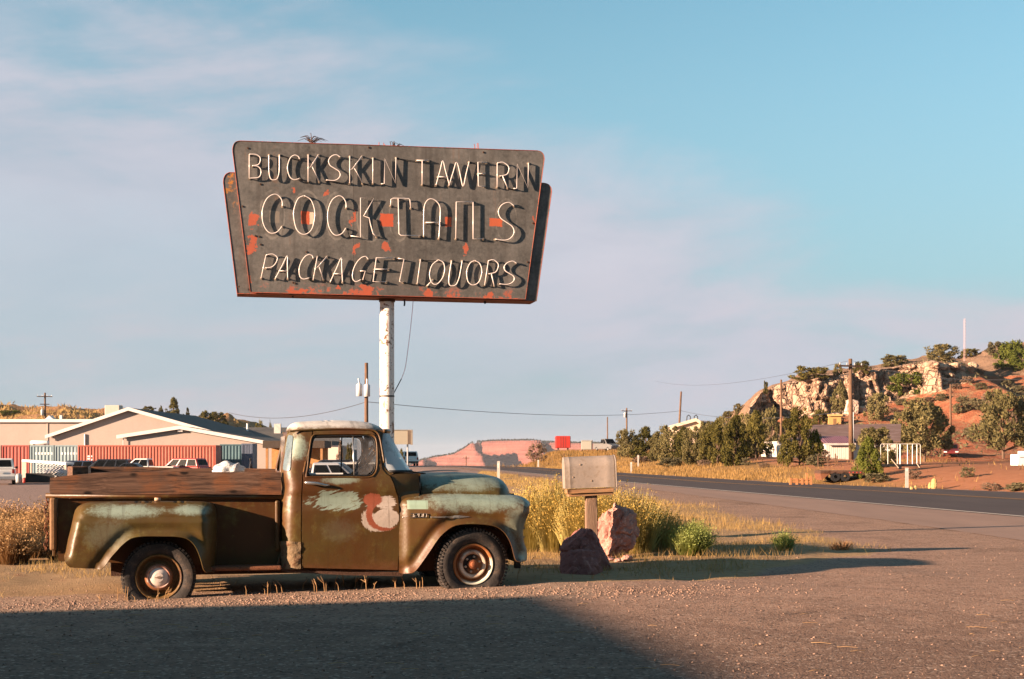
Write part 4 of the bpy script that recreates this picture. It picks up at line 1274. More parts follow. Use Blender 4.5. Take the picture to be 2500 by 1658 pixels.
# ------ bed: sides, rails, posts, floor, tailgate, step
bs = TT([(142, 1218), (690, 1219), (690, 1386), (142, 1370)], 0.29)
side_panel('bed_side', bs[::-1] if area2(bs) < 0 else bs, lambda P: 0 * P[:, 0] + 0.29, p_plain, h=0.2, thick=0.012)
ra, rb = T(112, 1210, 0.27), T(689, 1213, 0.27)
for s in (0, 1):
    b = MB(); b.tube([(ra[0], 0.265 if s == 0 else WID - 0.265, ra[2]), (rb[0], 0.265 if s == 0 else WID - 0.265, rb[2])], 0.026, 12); b.build('bed_rail', p_plain, truck, True)
    for (u0, u1, v0, v1, nm) in ((121, 137, 1216, 1344, 'rear_post'), (672, 683, 1222, 1345, 'front_post')):
        q0, q1 = T(u0, v0, 0.22), T(u1, v1, 0.22)
        b = MB(); b.bb(q0[0], q1[0], *((0.215, 0.30) if s == 0 else (WID - 0.30, WID - 0.215)), q1[2], q0[2]); bevel(b.build(nm, p_plain if nm == 'front_post' else M('faded_post', (0.19, 0.10, 0.045), 0.7, var=0.4), truck), 0.02, 3)
    a0, a1 = T(498, 1388, 0.02), T(688, 1386, 0.02)
    b = MB(); b.bb(a0[0], a1[0], *((0.03, 0.29) if s == 0 else (WID - 0.29, WID - 0.03)), a0[2] - 0.03, a0[2] + 0.012); bevel(b.build('running_board', rust_m, truck), 0.014, 2)
x0, x1, zf_ = T(140, 1350, .3)[0], T(690, 1350, .3)[0], T(400, 1350, .3)[2]
for k in range(7):
    w = 0.32 + (WID - 0.64) * k / 7
    b = MB(); b.bb(x0, x1, w + 0.006, w + (WID - 0.64) / 7 - 0.006, zf_, zf_ + 0.02); b.build('bed_plank', wood_mat('bed_wood', (0.05, 0.03, 0.02), (0.12, 0.08, 0.05), (0.10, 0.05, 0.03)), truck)
b = MB(); b.bb(x0 - 0.05, x0 - 0.015, 0.32, WID - 0.32, zf_ - 0.02, ra[2] + 0.02); bevel(b.build('tailgate', p_plain, truck), 0.008)
b = MB(); b.bb(x1 + 0.0, x1 + 0.02, 0.29, WID - 0.29, zf_, ra[2]); b.build('bed_front', p_plain, truck)
b = MB(); b.bb(x0 + 0.12, x0 + 0.34, 0.33, 0.45, zf_ - 0.10, zf_ - 0.03); b.bb(x0 + 0.5, x1 + 2.2, 0.48, 0.56, zf_ - 0.24, zf_ - 0.08); b.bb(x0 + 0.5, x1 + 2.2, WID - 0.56, WID - 0.48, zf_ - 0.24, zf_ - 0.08); b.build('chassis', dark_rust, truck)
b = MB(); c0, c1 = T(114, 1212, 0.26), T(118, 1338, 0.26)
for k in range(15):
    t = k / 14; z = c0[2] + (c1[2] - c0[2]) * t; x = c0[0] + 0.012 * math.sin(k * 1.3)
    ring = [(x + 0.014 * math.cos(a) * (1 if k % 2 else .3), 0.262 + 0.014 * math.cos(a) * (.3 if k % 2 else 1), z + 0.026 * math.sin(a)) for a in np.linspace(0, 2 * math.pi, 9)[:-1]]
    b.tube(ring, 0.0055, 4, closed=True)
b.build('tailgate_chain', rust_m, truck)
q = T(385, 1219, 0.24); b = MB(); b.tube([(q[0] - .03, 0.225, q[2]), (q[0] + .03, 0.225, q[2])], 0.016, 8); b.build('rail_bolt', M('bare_bolt', (0.5, 0.33, 0.22), 0.5), truck, True)

# weathered side boards
plank_m = wood_mat('weathered_board', (0.030, 0.015, 0.010), (0.21, 0.118, 0.078), (0.20, 0.072, 0.026), axis=0, sc=1.5, bump=1.0)


def board(top, bot, w, th, nm='side_board', jag=0.006):
    outl = top + list(reversed(bot))
    outl = outl if area2(outl) > 0 else outl[::-1]
    P, tri = cdt(outl, (), 0.035)
    V = np.stack([P[:, 0], w + (fbm(P[:, 0] * 3, P[:, 1] * 30, 0, 3) - 0.5) * jag, P[:, 1]], 1)
    o = mesh_np(nm, V, tri, plank_m, truck, False); solid(o, th); return o


tp = TT(cr([(122, 1170), (127, 1166), (150, 1163), (192, 1159), (222, 1156), (240, 1154.5), (303, 1153), (420, 1152), (560, 1153), (686, 1153)], 5), 0.24)
board(tp, TT([(121, 1195), (122, 1206), (300, 1207), (500, 1207), (687, 1208)], 0.24), 0.235, 0.045)
tp = TT(cr([(222, 1139.5), (330, 1140), (470, 1143), (560, 1143), (690, 1145)], 4), 1.53)
fb = board(tp, TT([(222, 1188), (690, 1188)], 1.53), 1.515, 0.05)
q = T(157, 1140, 1.40)
b = MB(); b.box((T(190, 1152, 1.45)[0], 1.44, T(190, 1151, 1.45)[2]), (0.17, 0.30, 0.11), 0.25); bevel(b.build('board_stub', plank_m, truck), 0.01)

# ------ wheels
def make_wheel(name, hub, R, rim, width, zg, kind, steer=0.0):
    """hub: (along, up); outer face at w=0.02; the tyre is squashed on the ground at height zg (truck coordinates)"""
    w = empty(name, (hub[0], 0.02 + width / 2, hub[1]), steer, truck)
    n = 72; hw = width / 2
    prof = [(rim, -hw * 0.62), (rim + 0.015, -hw * 0.80), (rim + (R - rim) * 0.45, -hw * 1.0), (rim + (R - rim) * 0.8, -hw * 0.96), (R - 0.012, -hw * 0.80), (R - 0.006, -hw * 0.5), (R - 0.004, 0), (R - 0.006, hw * 0.5), (R - 0.012, hw * 0.8), (rim + (R - rim) * 0.8, hw * 0.96), (rim + (R - rim) * 0.45, hw), (rim + 0.015, hw * 0.8), (rim, hw * 0.62)]
    b = MB(); b.lathe(prof, n, 'Y')
    nl = 62 if kind == 'front' else 56; lug = 0.02 if kind == 'front' else 0.010
    for k in range(nl):
        a = 2 * math.pi * (k + 0.5) / nl
        for sg in (-1, 1):
            aa = a + (0.04 if sg > 0 else 0)
            tl = 0.62 * math.pi / nl
            P8 = []
            for r in (R - 0.016, R + lug - 0.004):
                for (da, y) in ((-tl, sg * hw * 0.97 if r > R - .01 else sg * hw * 0.98), (tl, sg * hw * 0.97), (tl, sg * hw * 0.12), (-tl, sg * hw * 0.12)):
                    if abs(y) > hw * .5 and r > R - 0.01: y *= 0.93
                    P8.append(((r) * math.cos(aa + da), y, r * math.sin(aa + da)))
            b.hexa(P8)
    V = np.array(b.v)
    low = zg - hub[1]                                        # ground level in wheel coordinates
    ov = np.clip(low + 0.10 - V[:, 2], 0, 0.3)
    V[:, 1] *= 1 + ov * 1.8
    V[:, 2] = np.where(V[:, 2] < low + 0.004, low + 0.004 + (V[:, 2] - low) * 0.04, V[:, 2])
    b.v = [tuple(p) for p in V]
    ty = b.build('tyre', rubber_m, w, True); sharp(ty, 40)
    # rim: outer at -y
    if kind == 'rear':
        pr = [(rim + 0.004, -hw * .70), (rim - 0.006, -hw * .84), (rim - 0.018, -hw * .78), (rim - 0.026, -hw * .45), (rim - 0.045, hw * .1), (rim * .66, hw * .1), (rim * .64, -hw * .25), (0.0, -hw * .25)]
        b = MB(); b.lathe(pr, 48, 'Y'); rm = b.build('rim', M('rim_olive', (0.15, 0.085, 0.03), 0.55, var=0.45, sc=6, col2=(0.08, 0.035, 0.015)), w, True); sharp(rm, 30)
        r1 = rim * .60
        b = MB(); b.lathe([(r1, -hw * .20), (r1, -hw * .62), (r1 * .94, -hw * .82), (r1 * .80, -hw * .92), (r1 * .70, -hw * .80), (r1 * .60, -hw * .86), (r1 * .42, -hw * 1.02), (r1 * .36, -hw * 1.02), (r1 * .34, -hw * 1.10), (0.0, -hw * 1.14)], 48, 'Y')
        hc = b.build('hubcap', None, w, True); sharp(hc, 35)
        m, g = newmat('hubcap_paint'); p = g.coord('Object'); x, y, z = g.sep(p); r = (x * x + z * z).sqrt(); nn = g.noise(p, 14, 4, .65)
        c = g.mix((r + (nn - .5) * .06).st(r1 * .70, r1 * .84), (0.62, 0.53, 0.47), (0.22, 0.09, 0.04))
        c = g.mix((r - r1 * .72).ab().st(.02, .0) * .6, c, (0.2, 0.05, 0.03))
        g.out(g.bsdf(c, 0.4, 0.15, g.bump(nn, .2, .01), 0.4)); hc.data.materials.append(m)
        b = MB(); yb = -hw * 1.145
        bt = [(-.036, -.005), (-.012, -.005), (-.010, -.012), (.010, -.012), (.016, -.004), (.036, 0.002), (.036, .009), (.012, .007), (.010, .012), (-.010, .012), (-.014, .004), (-.036, .002)]
        b.prism([(x, yb - .002, z) for x, z in bt], (0, .006, 0)); b.build('cap_badge', M('badge_dark', (0.18, 0.12, 0.09), .5), w)
    else:
        pr = [(rim + 0.004, -hw * .70), (rim - 0.006, -hw * .86), (rim - 0.020, -hw * .80), (rim - 0.030, -hw * .40), (rim - 0.05, -hw * .1), (rim * .70, -hw * .12), (rim * .68, -hw * .55), (rim * .62, -hw * .66), (rim * .52, -hw * .60), (rim * .47, -hw * .42), (rim * .30, -hw * .40), (0, -hw * .40)]
        b = MB(); b.lathe(pr, 56, 'Y'); rm = b.build('rim', None, w, True); sharp(rm, 30)
        m, g = newmat('rim_rust'); p = g.coord('Object'); x, y, z = g.sep(p); r = (x * x + z * z).sqrt(); nn = g.noise(p, 11, 4, .65); nb_ = g.noise(p, 4, 3, .6)
        c = g.mix((nn * 1.3 - .2).cl(), (0.17, 0.055, 0.02), (0.42, 0.17, 0.055))
        c = g.mix((r - rim * .60).ab().st(.030, .012) * (nb_ + nn * .5).st(.55, .75), c, (0.58, 0.47, 0.36))
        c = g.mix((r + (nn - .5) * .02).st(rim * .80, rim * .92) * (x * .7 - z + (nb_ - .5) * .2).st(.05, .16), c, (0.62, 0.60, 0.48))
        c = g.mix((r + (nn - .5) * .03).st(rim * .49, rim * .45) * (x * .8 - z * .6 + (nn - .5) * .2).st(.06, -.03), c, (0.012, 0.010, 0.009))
        g.out(g.bsdf(c, .6, 0, g.bump(nn, .35, .01), .3)); rm.data.materials.append(m)
        b = MB(); b.lathe([(.052, -hw * .38), (.052, -hw * .62), (.044, -hw * .72), (.030, -hw * .74), (.028, -hw * .98), (.022, -hw * 1.02), (0, -hw * 1.02)], 24, 'Y'); hb_ = b.build('hub', M('hub_rust', (0.26, 0.085, 0.035), .7, var=.4, sc=14), w, True); sharp(hb_, 35)
        for k in range(6):
            a = 2 * math.pi * (k + .3) / 6
            b = MB(); b.lathe([(.012, -hw * .36), (.012, -hw * .55), (.008, -hw * .60), (0, -hw * .60)], 8, 'Y', (.078 * math.cos(a), 0, .078 * math.sin(a))); b.build('wheel_stud', M('stud', (0.45, 0.34, 0.25), .5), w, True)
    b = MB(); b.lathe([(.12, hw * .15), (.13, hw * .5), (.12, hw * .8), (0, hw * .8)], 24, 'Y'); b.build('brake_drum', dark_rust, w, True)
    return w


zr, zf2 = gz1(-3.4, 14.1), gz1(-0.4, 14.7)
hr, hf = T(388, 1408, 0.1), T(1151, 1377, 0.1)
w1_ = make_wheel('rear_wheel', (hr[0], hr[2]), 0.355, 0.226, 0.19, zr - 0.012, 'rear')
w2_ = make_wheel('front_wheel', (hf[0], hf[2]), 0.362, 0.214, 0.20, zf2 - 0.012, 'front', math.radians(7))
for wq in (w1_, w2_):
    c = copy_tree(wq, truck); c.location.y = WID - wq.location.y; c.rotation_euler.z = wq.rotation_euler.z + math.pi
b = MB(); b.tube([(hr[0], .2, hr[2]), (hr[0], WID - .2, hr[2])], .045, 10); b.tube([(hf[0], .2, hf[2]), (hf[0], WID - .2, hf[2])], .04, 10); b.lathe([(0, -.14), (.13, -.08), (.15, 0), (.13, .08), (0, .14)], 20, 'Y', (hr[0], .9, hr[2])); b.build('axle', dark_rust, truck, True)
# inner wheel arches and engine bay keep the wells dark
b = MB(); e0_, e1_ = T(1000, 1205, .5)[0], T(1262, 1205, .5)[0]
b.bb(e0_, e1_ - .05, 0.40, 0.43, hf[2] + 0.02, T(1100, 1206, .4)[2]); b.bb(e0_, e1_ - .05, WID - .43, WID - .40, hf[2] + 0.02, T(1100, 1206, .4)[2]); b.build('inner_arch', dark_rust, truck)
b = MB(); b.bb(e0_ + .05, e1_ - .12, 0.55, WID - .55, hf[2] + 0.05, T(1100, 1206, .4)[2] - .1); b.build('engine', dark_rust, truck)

# white plastic bag lying in the bed
V, Fq = [], []
bm = bmesh.new(); bmesh.ops.create_icosphere(bm, subdivisions=4, radius=1.0)
for vtx in bm.verts:
    nrm = vtx.co.normalized(); n_ = mnoise.noise(nrm * 2.2) * 0.25 + mnoise.noise(nrm * 5.5) * 0.12
    lob = 0.25 * max(0, nrm.x - .15) * (1 if nrm.z > -.2 else 0)
    vtx.co = Vector((nrm.x * (1 + n_) * 0.165, nrm.y * (1 + n_) * 0.12, nrm.z * (1 + n_ * .9 - 0.28 * math.exp(-((nrm.x - .38) / .12) ** 2)) * 0.085))
me = bpy.data.meshes.new('plastic_bag'); bm.to_mesh(me); bm.free()
o = bpy.data.objects.new('plastic_bag', me); COL.objects.link(o)
bag_m, g = newmat('bag_plastic'); p = g.coord('Object'); wr = g.noise(p, 26, 4, .7, dist=1.2)
g.out(g.bsdf(g.mix(wr, (.55, .55, .56), (.82, .82, .82)), .35, 0, g.bump(wr, .9, .02), .5, Transmission_Weight=0.25)); me.materials.append(bag_m)
me.polygons.foreach_set('use_smooth', [True] * len(me.polygons))
q = T(558, 1150, 1.0); c_, s_ = math.cos(TH), math.sin(TH)
o.location = (TX + q[0] * c_ - 1.0 * s_, TY + q[0] * s_ + 1.0 * c_, q[2] + 0.015)
bag = o
tag(o, 'crumpled white plastic bag showing above the boards of the truck bed', 'plastic bag')
b = MB(); b.box((o.location.x, o.location.y, o.location.z - .19), (.5, .35, .22), TH); cb = b.build('cardboard_box', M('cardboard', (.25, .17, .10), .8)); tag(cb, 'low cardboard box under the white bag in the truck bed', 'box')


# ------------------------------------------------------------------ neon sign on its pole
SA = math.radians(11.0)
SY = 22.0
SX = (945 - CU) / F * SY
SZ0 = gz1(SX, SY)
sign = empty('neon_sign', (SX, SY, SZ0), SA)
tag(sign, 'tall weathered tavern sign with bare neon lettering on a peeling white pole', 'sign')


def SG(u, v, off=0.0):
    """sign coordinates (along, depth, up) of a frame position on the plane lying `off` metres towards the viewer"""
    a, b = (u - CU) / F, (VH - v) / F
    nx, ny = math.sin(SA), -math.cos(SA)
    t = (nx * SX + ny * SY + off) / (nx * a + ny)
    X, Y = t * a, t
    return Vector(((X - SX) * math.cos(SA) + (Y - SY) * math.sin(SA), -off, CH + t * b - SZ0))


def sell(px, pz, u0, u1, v0, v1, off=0.3):
    a, b = SG(u0, v0, off), SG(u1, v1, off)
    e = (px - (a.x + b.x) / 2) / (abs(b.x - a.x) / 2); f = (pz - (a.z + b.z) / 2) / (abs(b.z - a.z) / 2)
    return 1.0 - (e * e + f * f)


FO, BO = 0.300, 0.264                                 # front faces of the two panels, towards the viewer
front = cr([(568, 372), (568, 362), (571, 352), (577, 346), (586, 344)], 3) + [(700, 348), (850, 352.5), (1000, 357.5), (1200, 364.5)] + cr([(1312, 368), (1321, 371), (1327, 378), (1329, 388)], 3) + [(1306, 560), (1283, 731), (1050, 725), (860, 720), (611, 713.5), (590, 545)]
back = cr([(545, 446), (546, 436), (551, 426), (560, 421)], 3) + [(800, 430), (1100, 440)] + cr([(1328, 447), (1338, 450), (1345, 458), (1347, 468)], 3) + [(1310, 735), (1000, 727), (579, 716)]


def sign_face(name, patches, wing=False):
    m, g = newmat(name)
    p = g.coord('Object'); px, py, pz = g.sep(p)
    wp = g.noise(p, 4.0, 4.0, 0.6, out=1); wx_, wy_, wz_ = g.sep(wp)
    qx, qz = px + (wx_ - 0.5) * 0.45, pz + (wz_ - 0.5) * 0.45
    n0 = g.noise(p, 0.9, 4.0, 0.6); n1 = g.noise(p, 3.5, 5.0, 0.66); n2 = g.noise(p, 20.0, 4.0, 0.7); n3 = g.noise(p, 90.0, 2.0, 0.7)
    run = g.noise(g.scale(p, 9.0, 1.0, 0.6), 1.0, 4.0, 0.6)
    c = g.mix(((n1 - 0.5) * 1.5 + (n2 - 0.5) * 1.1 + (n0 - 0.5) * 1.3 + 0.42).cl(), (0.056, 0.054, 0.050), (0.185, 0.172, 0.158))
    c = g.mix(run.st(0.50, 0.70) * 0.55, c, (0.065, 0.058, 0.052))
    c = g.mix((run - 0.5).st(-0.08, -0.2) * n1.st(0.45, 0.6) * 0.5, c, (0.15, 0.085, 0.055))
    xa, xb = SG(863, 500, FO).x, SG(1040, 500, FO).x
    mid = (px - xa).st(-0.004, 0.004) * (xb - px).st(-0.004, 0.004)
    c = g.mix(mid * (n0 * 1.2).st(0.4, 0.9) * 0.55, c, (0.066, 0.060, 0.055))
    for ux in (863, 1040):
        c = g.mix((px - SG(ux, 500, FO).x).ab().st(0.010, 0.004) * 0.5, c, (0.05, 0.04, 0.035))
    if not wing:
        # pale ghosts of former lettering
        for (u0, u1, v0, v1) in ((635, 695, 465, 582), (715, 782, 466, 582), (795, 850, 470, 585), (872, 935, 478, 590), (950, 1000, 476, 588), (1210, 1262, 486, 590)):
            e = sell(px, pz, u0, u1, v0, v1)
            c = g.mix((e + (n2 - .5) * .3).ab().st(0.16, 0.05) * 0.5 * n1.st(0.35, 0.6), c, (0.26, 0.235, 0.205))
        a, b = SG(735, 517, FO), SG(752, 547, FO)
    nz = (n1 - 0.5) * 2.2 + (n2 - 0.5) * 1.6
    for (u0, u1, v0, v1) in patches:
        e = sell(qx, qz, u0, u1, v0, v1).mx(-2.0)
        c = g.mix((e * 0.8 + nz * 1.3).st(0.2, 0.32), c, g.mix(n2, (0.33, 0.07, 0.04), (0.44, 0.12, 0.065)))
    if not wing:
        for (u0, u1, v0, v1, col) in ((735, 756, 516, 547, (0.44, 0.09, 0.04)), (756, 766, 518, 547, (0.58, 0.47, 0.36)), (928, 960, 522, 552, (0.44, 0.085, 0.04)), (1087, 1102, 530, 553, (0.44, 0.09, 0.04)), (1195, 1226, 533, 552, (0.44, 0.10, 0.045)), (658, 682, 515, 543, (0.20, 0.17, 0.14))):
            a, b = SG(u0, v1, FO), SG(u1, v0, FO); s = 0.006
            wx, wz = px + (n2 - .5) * .05, pz + (n2 - .5) * .05 - (px - a.x) * -0.04
            k = (wx - a.x).st(-s, s) * (b.x - wx).st(-s, s) * (wz - a.z).st(-s, s) * (b.z - wz).st(-s, s)
            c = g.mix(k, c, col)
        # red primer bleeding along the bottom and left edges
        eb = (pz - (SG(860, 720, FO).z - (px - SG(860, 720, FO).x) * 0.0)).st(0.20, 0.02) * (n1 + (n2 - .5) * .6).st(0.54, 0.62)
        c = g.mix(eb * 0.9, c, (0.42, 0.09, 0.045))
    else:
        k = (n1 + (n2 - .5) * .5).st(0.50, 0.62) * ((pz - SG(545, 520, BO).z).st(-0.1, 0.3) * (SG(700, 500, BO).x - px).st(0, .1)).mx(sell(px, pz, 1310, 1345, 600, 650).st(0, .6))
        c = g.mix(k, c, (0.42, 0.17, 0.035))
    c = g.mix(n2.st(0.68, 0.78) * 0.6, c, (0.05, 0.035, 0.03))
    c = g.mix(n3.st(0.66, 0.8) * 0.35, c, (0.24, 0.20, 0.17))
    g.out(g.bsdf(c, 0.72, 0.0, g.bump(n2 * .5 + n1, 0.25, 0.01), 0.25))
    return m


fm = sign_face('sign_front', [(607, 632, 518, 560), (596, 626, 570, 626), (602, 618, 655, 712), (708, 722, 450, 470), (782, 798, 455, 482), (857, 872, 580, 625), (935, 966, 590, 620), (1122, 1142, 592, 622), (712, 758, 700, 716), (815, 832, 695, 716), (880, 912, 690, 722), (1036, 1066, 705, 728), (1172, 1206, 710, 732), (860, 868, 520, 555), (1296, 1306, 520, 550)])
bmat_ = sign_face('sign_wing', [], True)
edge_m = M('sign_red_edge', (0.34, 0.085, 0.05), 0.7, var=0.4, sc=6, bump=0.2, col2=(0.14, 0.07, 0.05))
under_m = M('sign_underside', (0.16, 0.05, 0.035), 0.8, var=0.5, sc=4, bump=0.2)


def sign_plate(name, outline, off, depth, m):
    P = [SG(u, v, off) for u, v in outline]
    b = MB(); b.prism([(q.x, -off, q.z) for q in P], (0, depth, 0)); return b.build(name, m, sign)


o = sign_plate('front_panel', front, FO, 0.045, [fm, edge_m]); bevel(o, 0.006)
for pl_ in o.data.polygons:
    if abs(pl_.normal.y) < 0.5: pl_.material_index = 1
o = sign_plate('back_panel', back, BO, 0.50, [bmat_, under_m])
for pl_ in o.data.polygons:
    if abs(pl_.normal.y) < 0.5: pl_.material_index = 1
for outl, off, nm in ((front, FO, 'front_trim'), (back, BO, 'back_trim')):
    b = MB(); b.tube([SG(u, v, off + 0.002) for u, v in outl], 0.0055, 6, closed=True); b.build(nm, edge_m, sign, True)
b = MB()
for (u, v) in ((605, 362), (636, 450), (592, 504), (633, 578), (636, 597), (748, 615), (715, 690), (583, 700), (623, 576), (720, 692), (1301, 545), (1288, 640), (900, 360), (1180, 372)):
    q = SG(u, v, FO + 0.004); b.lathe([(0.016, 0), (0.014, -0.006), (0, -0.008)], 8, 'Y', q)
b.build('rivets', dark_rust, sign)

# neon tubes: single-stroke letters laid out stroke by stroke
GL = {
 'B': [('l', [(0, 0), (0, 1)]), ('c', [(0, 1), (.6, .99), (.93, .88), (.95, .70), (.75, .56), (.25, .52)]), ('c', [(.25, .52), (.75, .49), (1, .36), (1, .16), (.8, .03), (.35, .0), (0, 0)])],
 'U': [('c', [(0, 1), (0, .6), (.02, .3), (.15, .05), (.45, -.02), (.8, .04), (.97, .3), (1, .6), (1, 1)])],
 'C': [('c', [(1, .86), (.9, .97), (.6, 1.02), (.28, .93), (.08, .72), (0, .5), (.06, .28), (.25, .07), (.6, -.02), (1, .03)])],
 'D': [('c', [(1, .70), (.98, .85), (.80, .98), (.55, 1.0), (.25, .90), (.06, .70), (0, .48), (.06, .25), (.25, .07), (.5, .0), (.78, .05), (.98, .18)])],
 'K': [('l', [(0, 0), (0, 1)]), ('l', [(.95, 1), (.15, .5), (.35, .55), (1, 0)])],
 'Q2': [('l', [(.0, .02), (.42, -.02), (.42, 1.0), (1, 1), (.55, .53), (.78, .49), (.85, .3), (.95, .08), (1.1, .0)])],
 'S': [('c', [(1, .92), (.7, 1.01), (.3, .95), (.08, .78), (.2, .6), (.55, .48), (.9, .36), (1, .2), (.8, .05), (.45, -.01), (-.1, .02)])],
 'I': [('l', [(.5, 0), (.5, 1)])],
 'N': [('l', [(0, 0), (0, 1), (1, 0), (1, 1)])],
 'n': [('l', [(-.25, 0), (.02, 0), (.04, 1), (.94, .02), (1, 1.05)])],
 'T': [('l', [(-.9, 1), (1, 1)]), ('l', [(.0, 1), (0, 0)])],
 'A': [('c', [(0, 0), (.3, .6), (.5, 1.0), (.7, .6), (1, 0)]), ('l', [(.15, .35), (.85, .33)])],
 'V': [('c', [(0, .02), (.20, .55), (.38, .98), (.55, .5), (.66, .05), (.74, .05), (.85, .5), (1, 1)])],
 'E': [('l', [(1, .99), (0, 1.0), (.05, 0), (.8, -.02)]), ('l', [(.02, .52), (.8, .52)])],
 'R': [('l', [(0, 0), (0, 1)]), ('c', [(0, 1), (.5, 1.03), (.95, .88), (1, .70), (.8, .52), (.2, .46)]), ('l', [(.45, .47), (.9, -.03)])],
 'O': [('c', [(.5, 1), (.82, .9), (1, .65), (1, .4), (.85, .12), (.5, 0), (.15, .12), (0, .4), (0, .65), (.2, .92), (.5, 1)])],
 'T2': [('l', [(0, .80), (.02, .97), (.12, 1.0), (.9, 1.0), (.96, .96), (1, .74)]), ('l', [(.38, 1), (.42, .04), (.5, 0), (1.45, -.02)])],
 'A2': [('c', [(0, .03), (.0, .4), (.03, .8), (.22, .98), (.5, 1.02), (.8, .95), (1, .78), (.98, .4), (.92, -.02)]), ('l', [(.12, .40), (.95, .40)])],
 'I2': [('l', [(0, 0), (0.02, 1), (1.0, 1.0)])],
 'L2': [('l', [(0, 1), (0, 0), (.8, -.0)])],
 'P': [('l', [(0, 0), (.0, 1)]), ('c', [(0, 1), (.55, 1.04), (1, .9), (.98, .66), (.7, .48), (.2, .44)])],
 'G': [('c', [(1, .9), (.75, 1.02), (.4, .95), (.12, .72), (0, .4), (.1, .1), (.4, -.03), (.75, .05)]), ('l', [(.55, .42), (.95, .42), (.9, .05)])],
 'L': [('l', [(-.9, 1.03), (0, 1), (0, 0), (.55, -.03)])],
 'Q': [('c', [(.5, 1), (.85, .9), (1, .6), (.9, .25), (.55, 0), (.2, .08), (0, .4), (.1, .78), (.5, 1)]), ('l', [(-.1, -.06), (.25, .18)])],
}
c3 = lambda x0, x1, y0, y1: (530 + x0 * .2742, 530 + x1 * .2742, 320 + y0 * .2742, 320 + y1 * .2742)
c4 = lambda x0, x1, y0, y1: (940 + x0 * .2742, 940 + x1 * .2742, 320 + y0 * .2742, 320 + y1 * .2742)
LET = [('B', c3(288, 390, 208, 420), 0), ('U', c3(462, 556, 212, 432), 0), ('C', c3(628, 735, 220, 430), 0), ('K', c3(812, 908, 212, 450), 0), ('S', c3(985, 1098, 215, 440), 0), ('K', c3(1182, 1296, 225, 465), 0), ('I', c3(1378, 1398, 240, 465), 0), ('n', c3(1488, 1594, 248, 470), 0),
       ('T', c4(332, 388, 262, 476), 0), ('A', c4(455, 575, 266, 482), 0), ('V', c4(570, 750, 274, 490), 0), ('E', c4(828, 908, 278, 490), 0), ('R', c4(1000, 1103, 286, 500), 0), ('n', c4(1172, 1278, 296, 512), 0),
       ('D', c3(402, 582, 566, 912), 0), ('O', c3(686, 868, 576, 922), 0), ('D', c3(985, 1150, 580, 930), 0), ('Q2', c3(1190, 1400, 596, 940), 0), ('T2', c4(50, 230, 600, 928), 0), ('A2', c4(345, 492, 612, 950), 0), ('I2', c4(632, 785, 632, 958), 0), ('L2', c4(785, 900, 632, 960), 0), ('S', c4(998, 1150, 640, 970), 0),
       ('P', c3(415, 520, 1105, 1310), 12), ('A', c3(545, 655, 1112, 1315), 14), ('C', c3(735, 840, 1105, 1315), 12), ('K', c3(875, 965, 1118, 1325), 10), ('A', c3(1030, 1140, 1130, 1345), 12), ('G', c3(1215, 1330, 1122, 1335), 12), ('E', c3(1400, 1560, 1130, 1340), 10),
       ('L', c4(150, 210, 1140, 1340), 11), ('I', c4(290, 314, 1145, 1360), 8), ('Q', c4(400, 530, 1148, 1365), 6), ('U', c4(575, 670, 1155, 1375), 10), ('O', c4(730, 860, 1155, 1372), 4), ('R', c4(905, 1000, 1155, 1372), 9), ('S', c4(1045, 1160, 1162, 1365), 8)]
neon_m, g = newmat('neon_glass'); p = g.coord('Object'); nn = g.noise(p, 6, 3, .6)
g.out(g.bsdf(g.mix(nn, (.52, .44, .40), (.74, .65, .60)), .22, 0, None, .6))
post_m = M('tube_post', (0.30, 0.24, 0.18), .5)
TO = FO + 0.041
prev = None
for gi, (ch, (u0, u1, v0, v1), sl) in enumerate(LET):
    b = MB(); allp = []
    for kind, pts in GL[ch]:
        pts = cr(pts, 5) if kind == 'c' else pts
        q = [SG(u0 + (u1 - u0) * x + sl * (y - 0.5) * 1.0, v1 + (v0 - v1) * y, TO) for x, y in pts]
        b.tube(q, 0.0094, 6); allp.append(q)
    lt_ = b.build('neon_letter', neon_m, sign, True)
    b = MB()
    for q in allp:
        for e in (q[0], q[-1]) if (q[0] - q[-1]).length > .05 else (q[0],):
            b.tube([e, (e.x, -FO, e.z)], 0.010, 5); b.lathe([(.02, 0.012), (.02, 0), (.0, 0)], 8, 'Y', (e.x, -FO - .010, e.z))
    b.build('tube_post', post_m, lt_)
    q0, q1 = allp[0][0], allp[-1][-1]
    if prev is not None and abs(prev.z - q0.z) < 0.14 and 0 < q0.x - prev.x < 0.6:
        b = MB(); b.tube([prev + Vector((0, .010, 0)), prev + Vector((0.03, .018, -.01)), q0 + Vector((-.03, .018, -.01)), q0 + Vector((0, .010, 0))], 0.006, 5); b.build('link_tube', black_m, lt_)
    prev = q1

# pole, collar, band, loose cable, tufts of torn wire
m, g = newmat('peeling_white'); p = g.coord('Object'); n1 = g.noise(p, 5, 5, .68); n2 = g.noise(p, 22, 4, .7); n3 = g.noise(g.scale(p, 1, 1, .35), 9, 4, .65)
nx = g.sep(g.geo('Normal'))[0]
c = g.mix(n1, (.62, .57, .53), (.80, .76, .72))
c = g.mix((n2 + (n1 - .5) * .6).st(.57, .63), c, (.16, .09, .06))
c = g.mix(n3.st(.58, .64) * .8, c, (.24, .13, .08))
g.out(g.bsdf(c, .65, 0, g.bump(n2, .3, .01), .3))
zt_s = SG(945, 724, 0).z
b = MB(); b.lathe([(.112, -.3), (.112, 1.2), (.111, zt_s)], 28, 'Z'); b.build('pole', m, sign, True)
b = MB(); b.lathe([(.125, zt_s - .085), (.125, zt_s + .02)], 24, 'Z'); b.bb(-.18, .18, -.18, .18, zt_s - .01, zt_s + .03); b.build('pole_collar', dark_rust, sign)
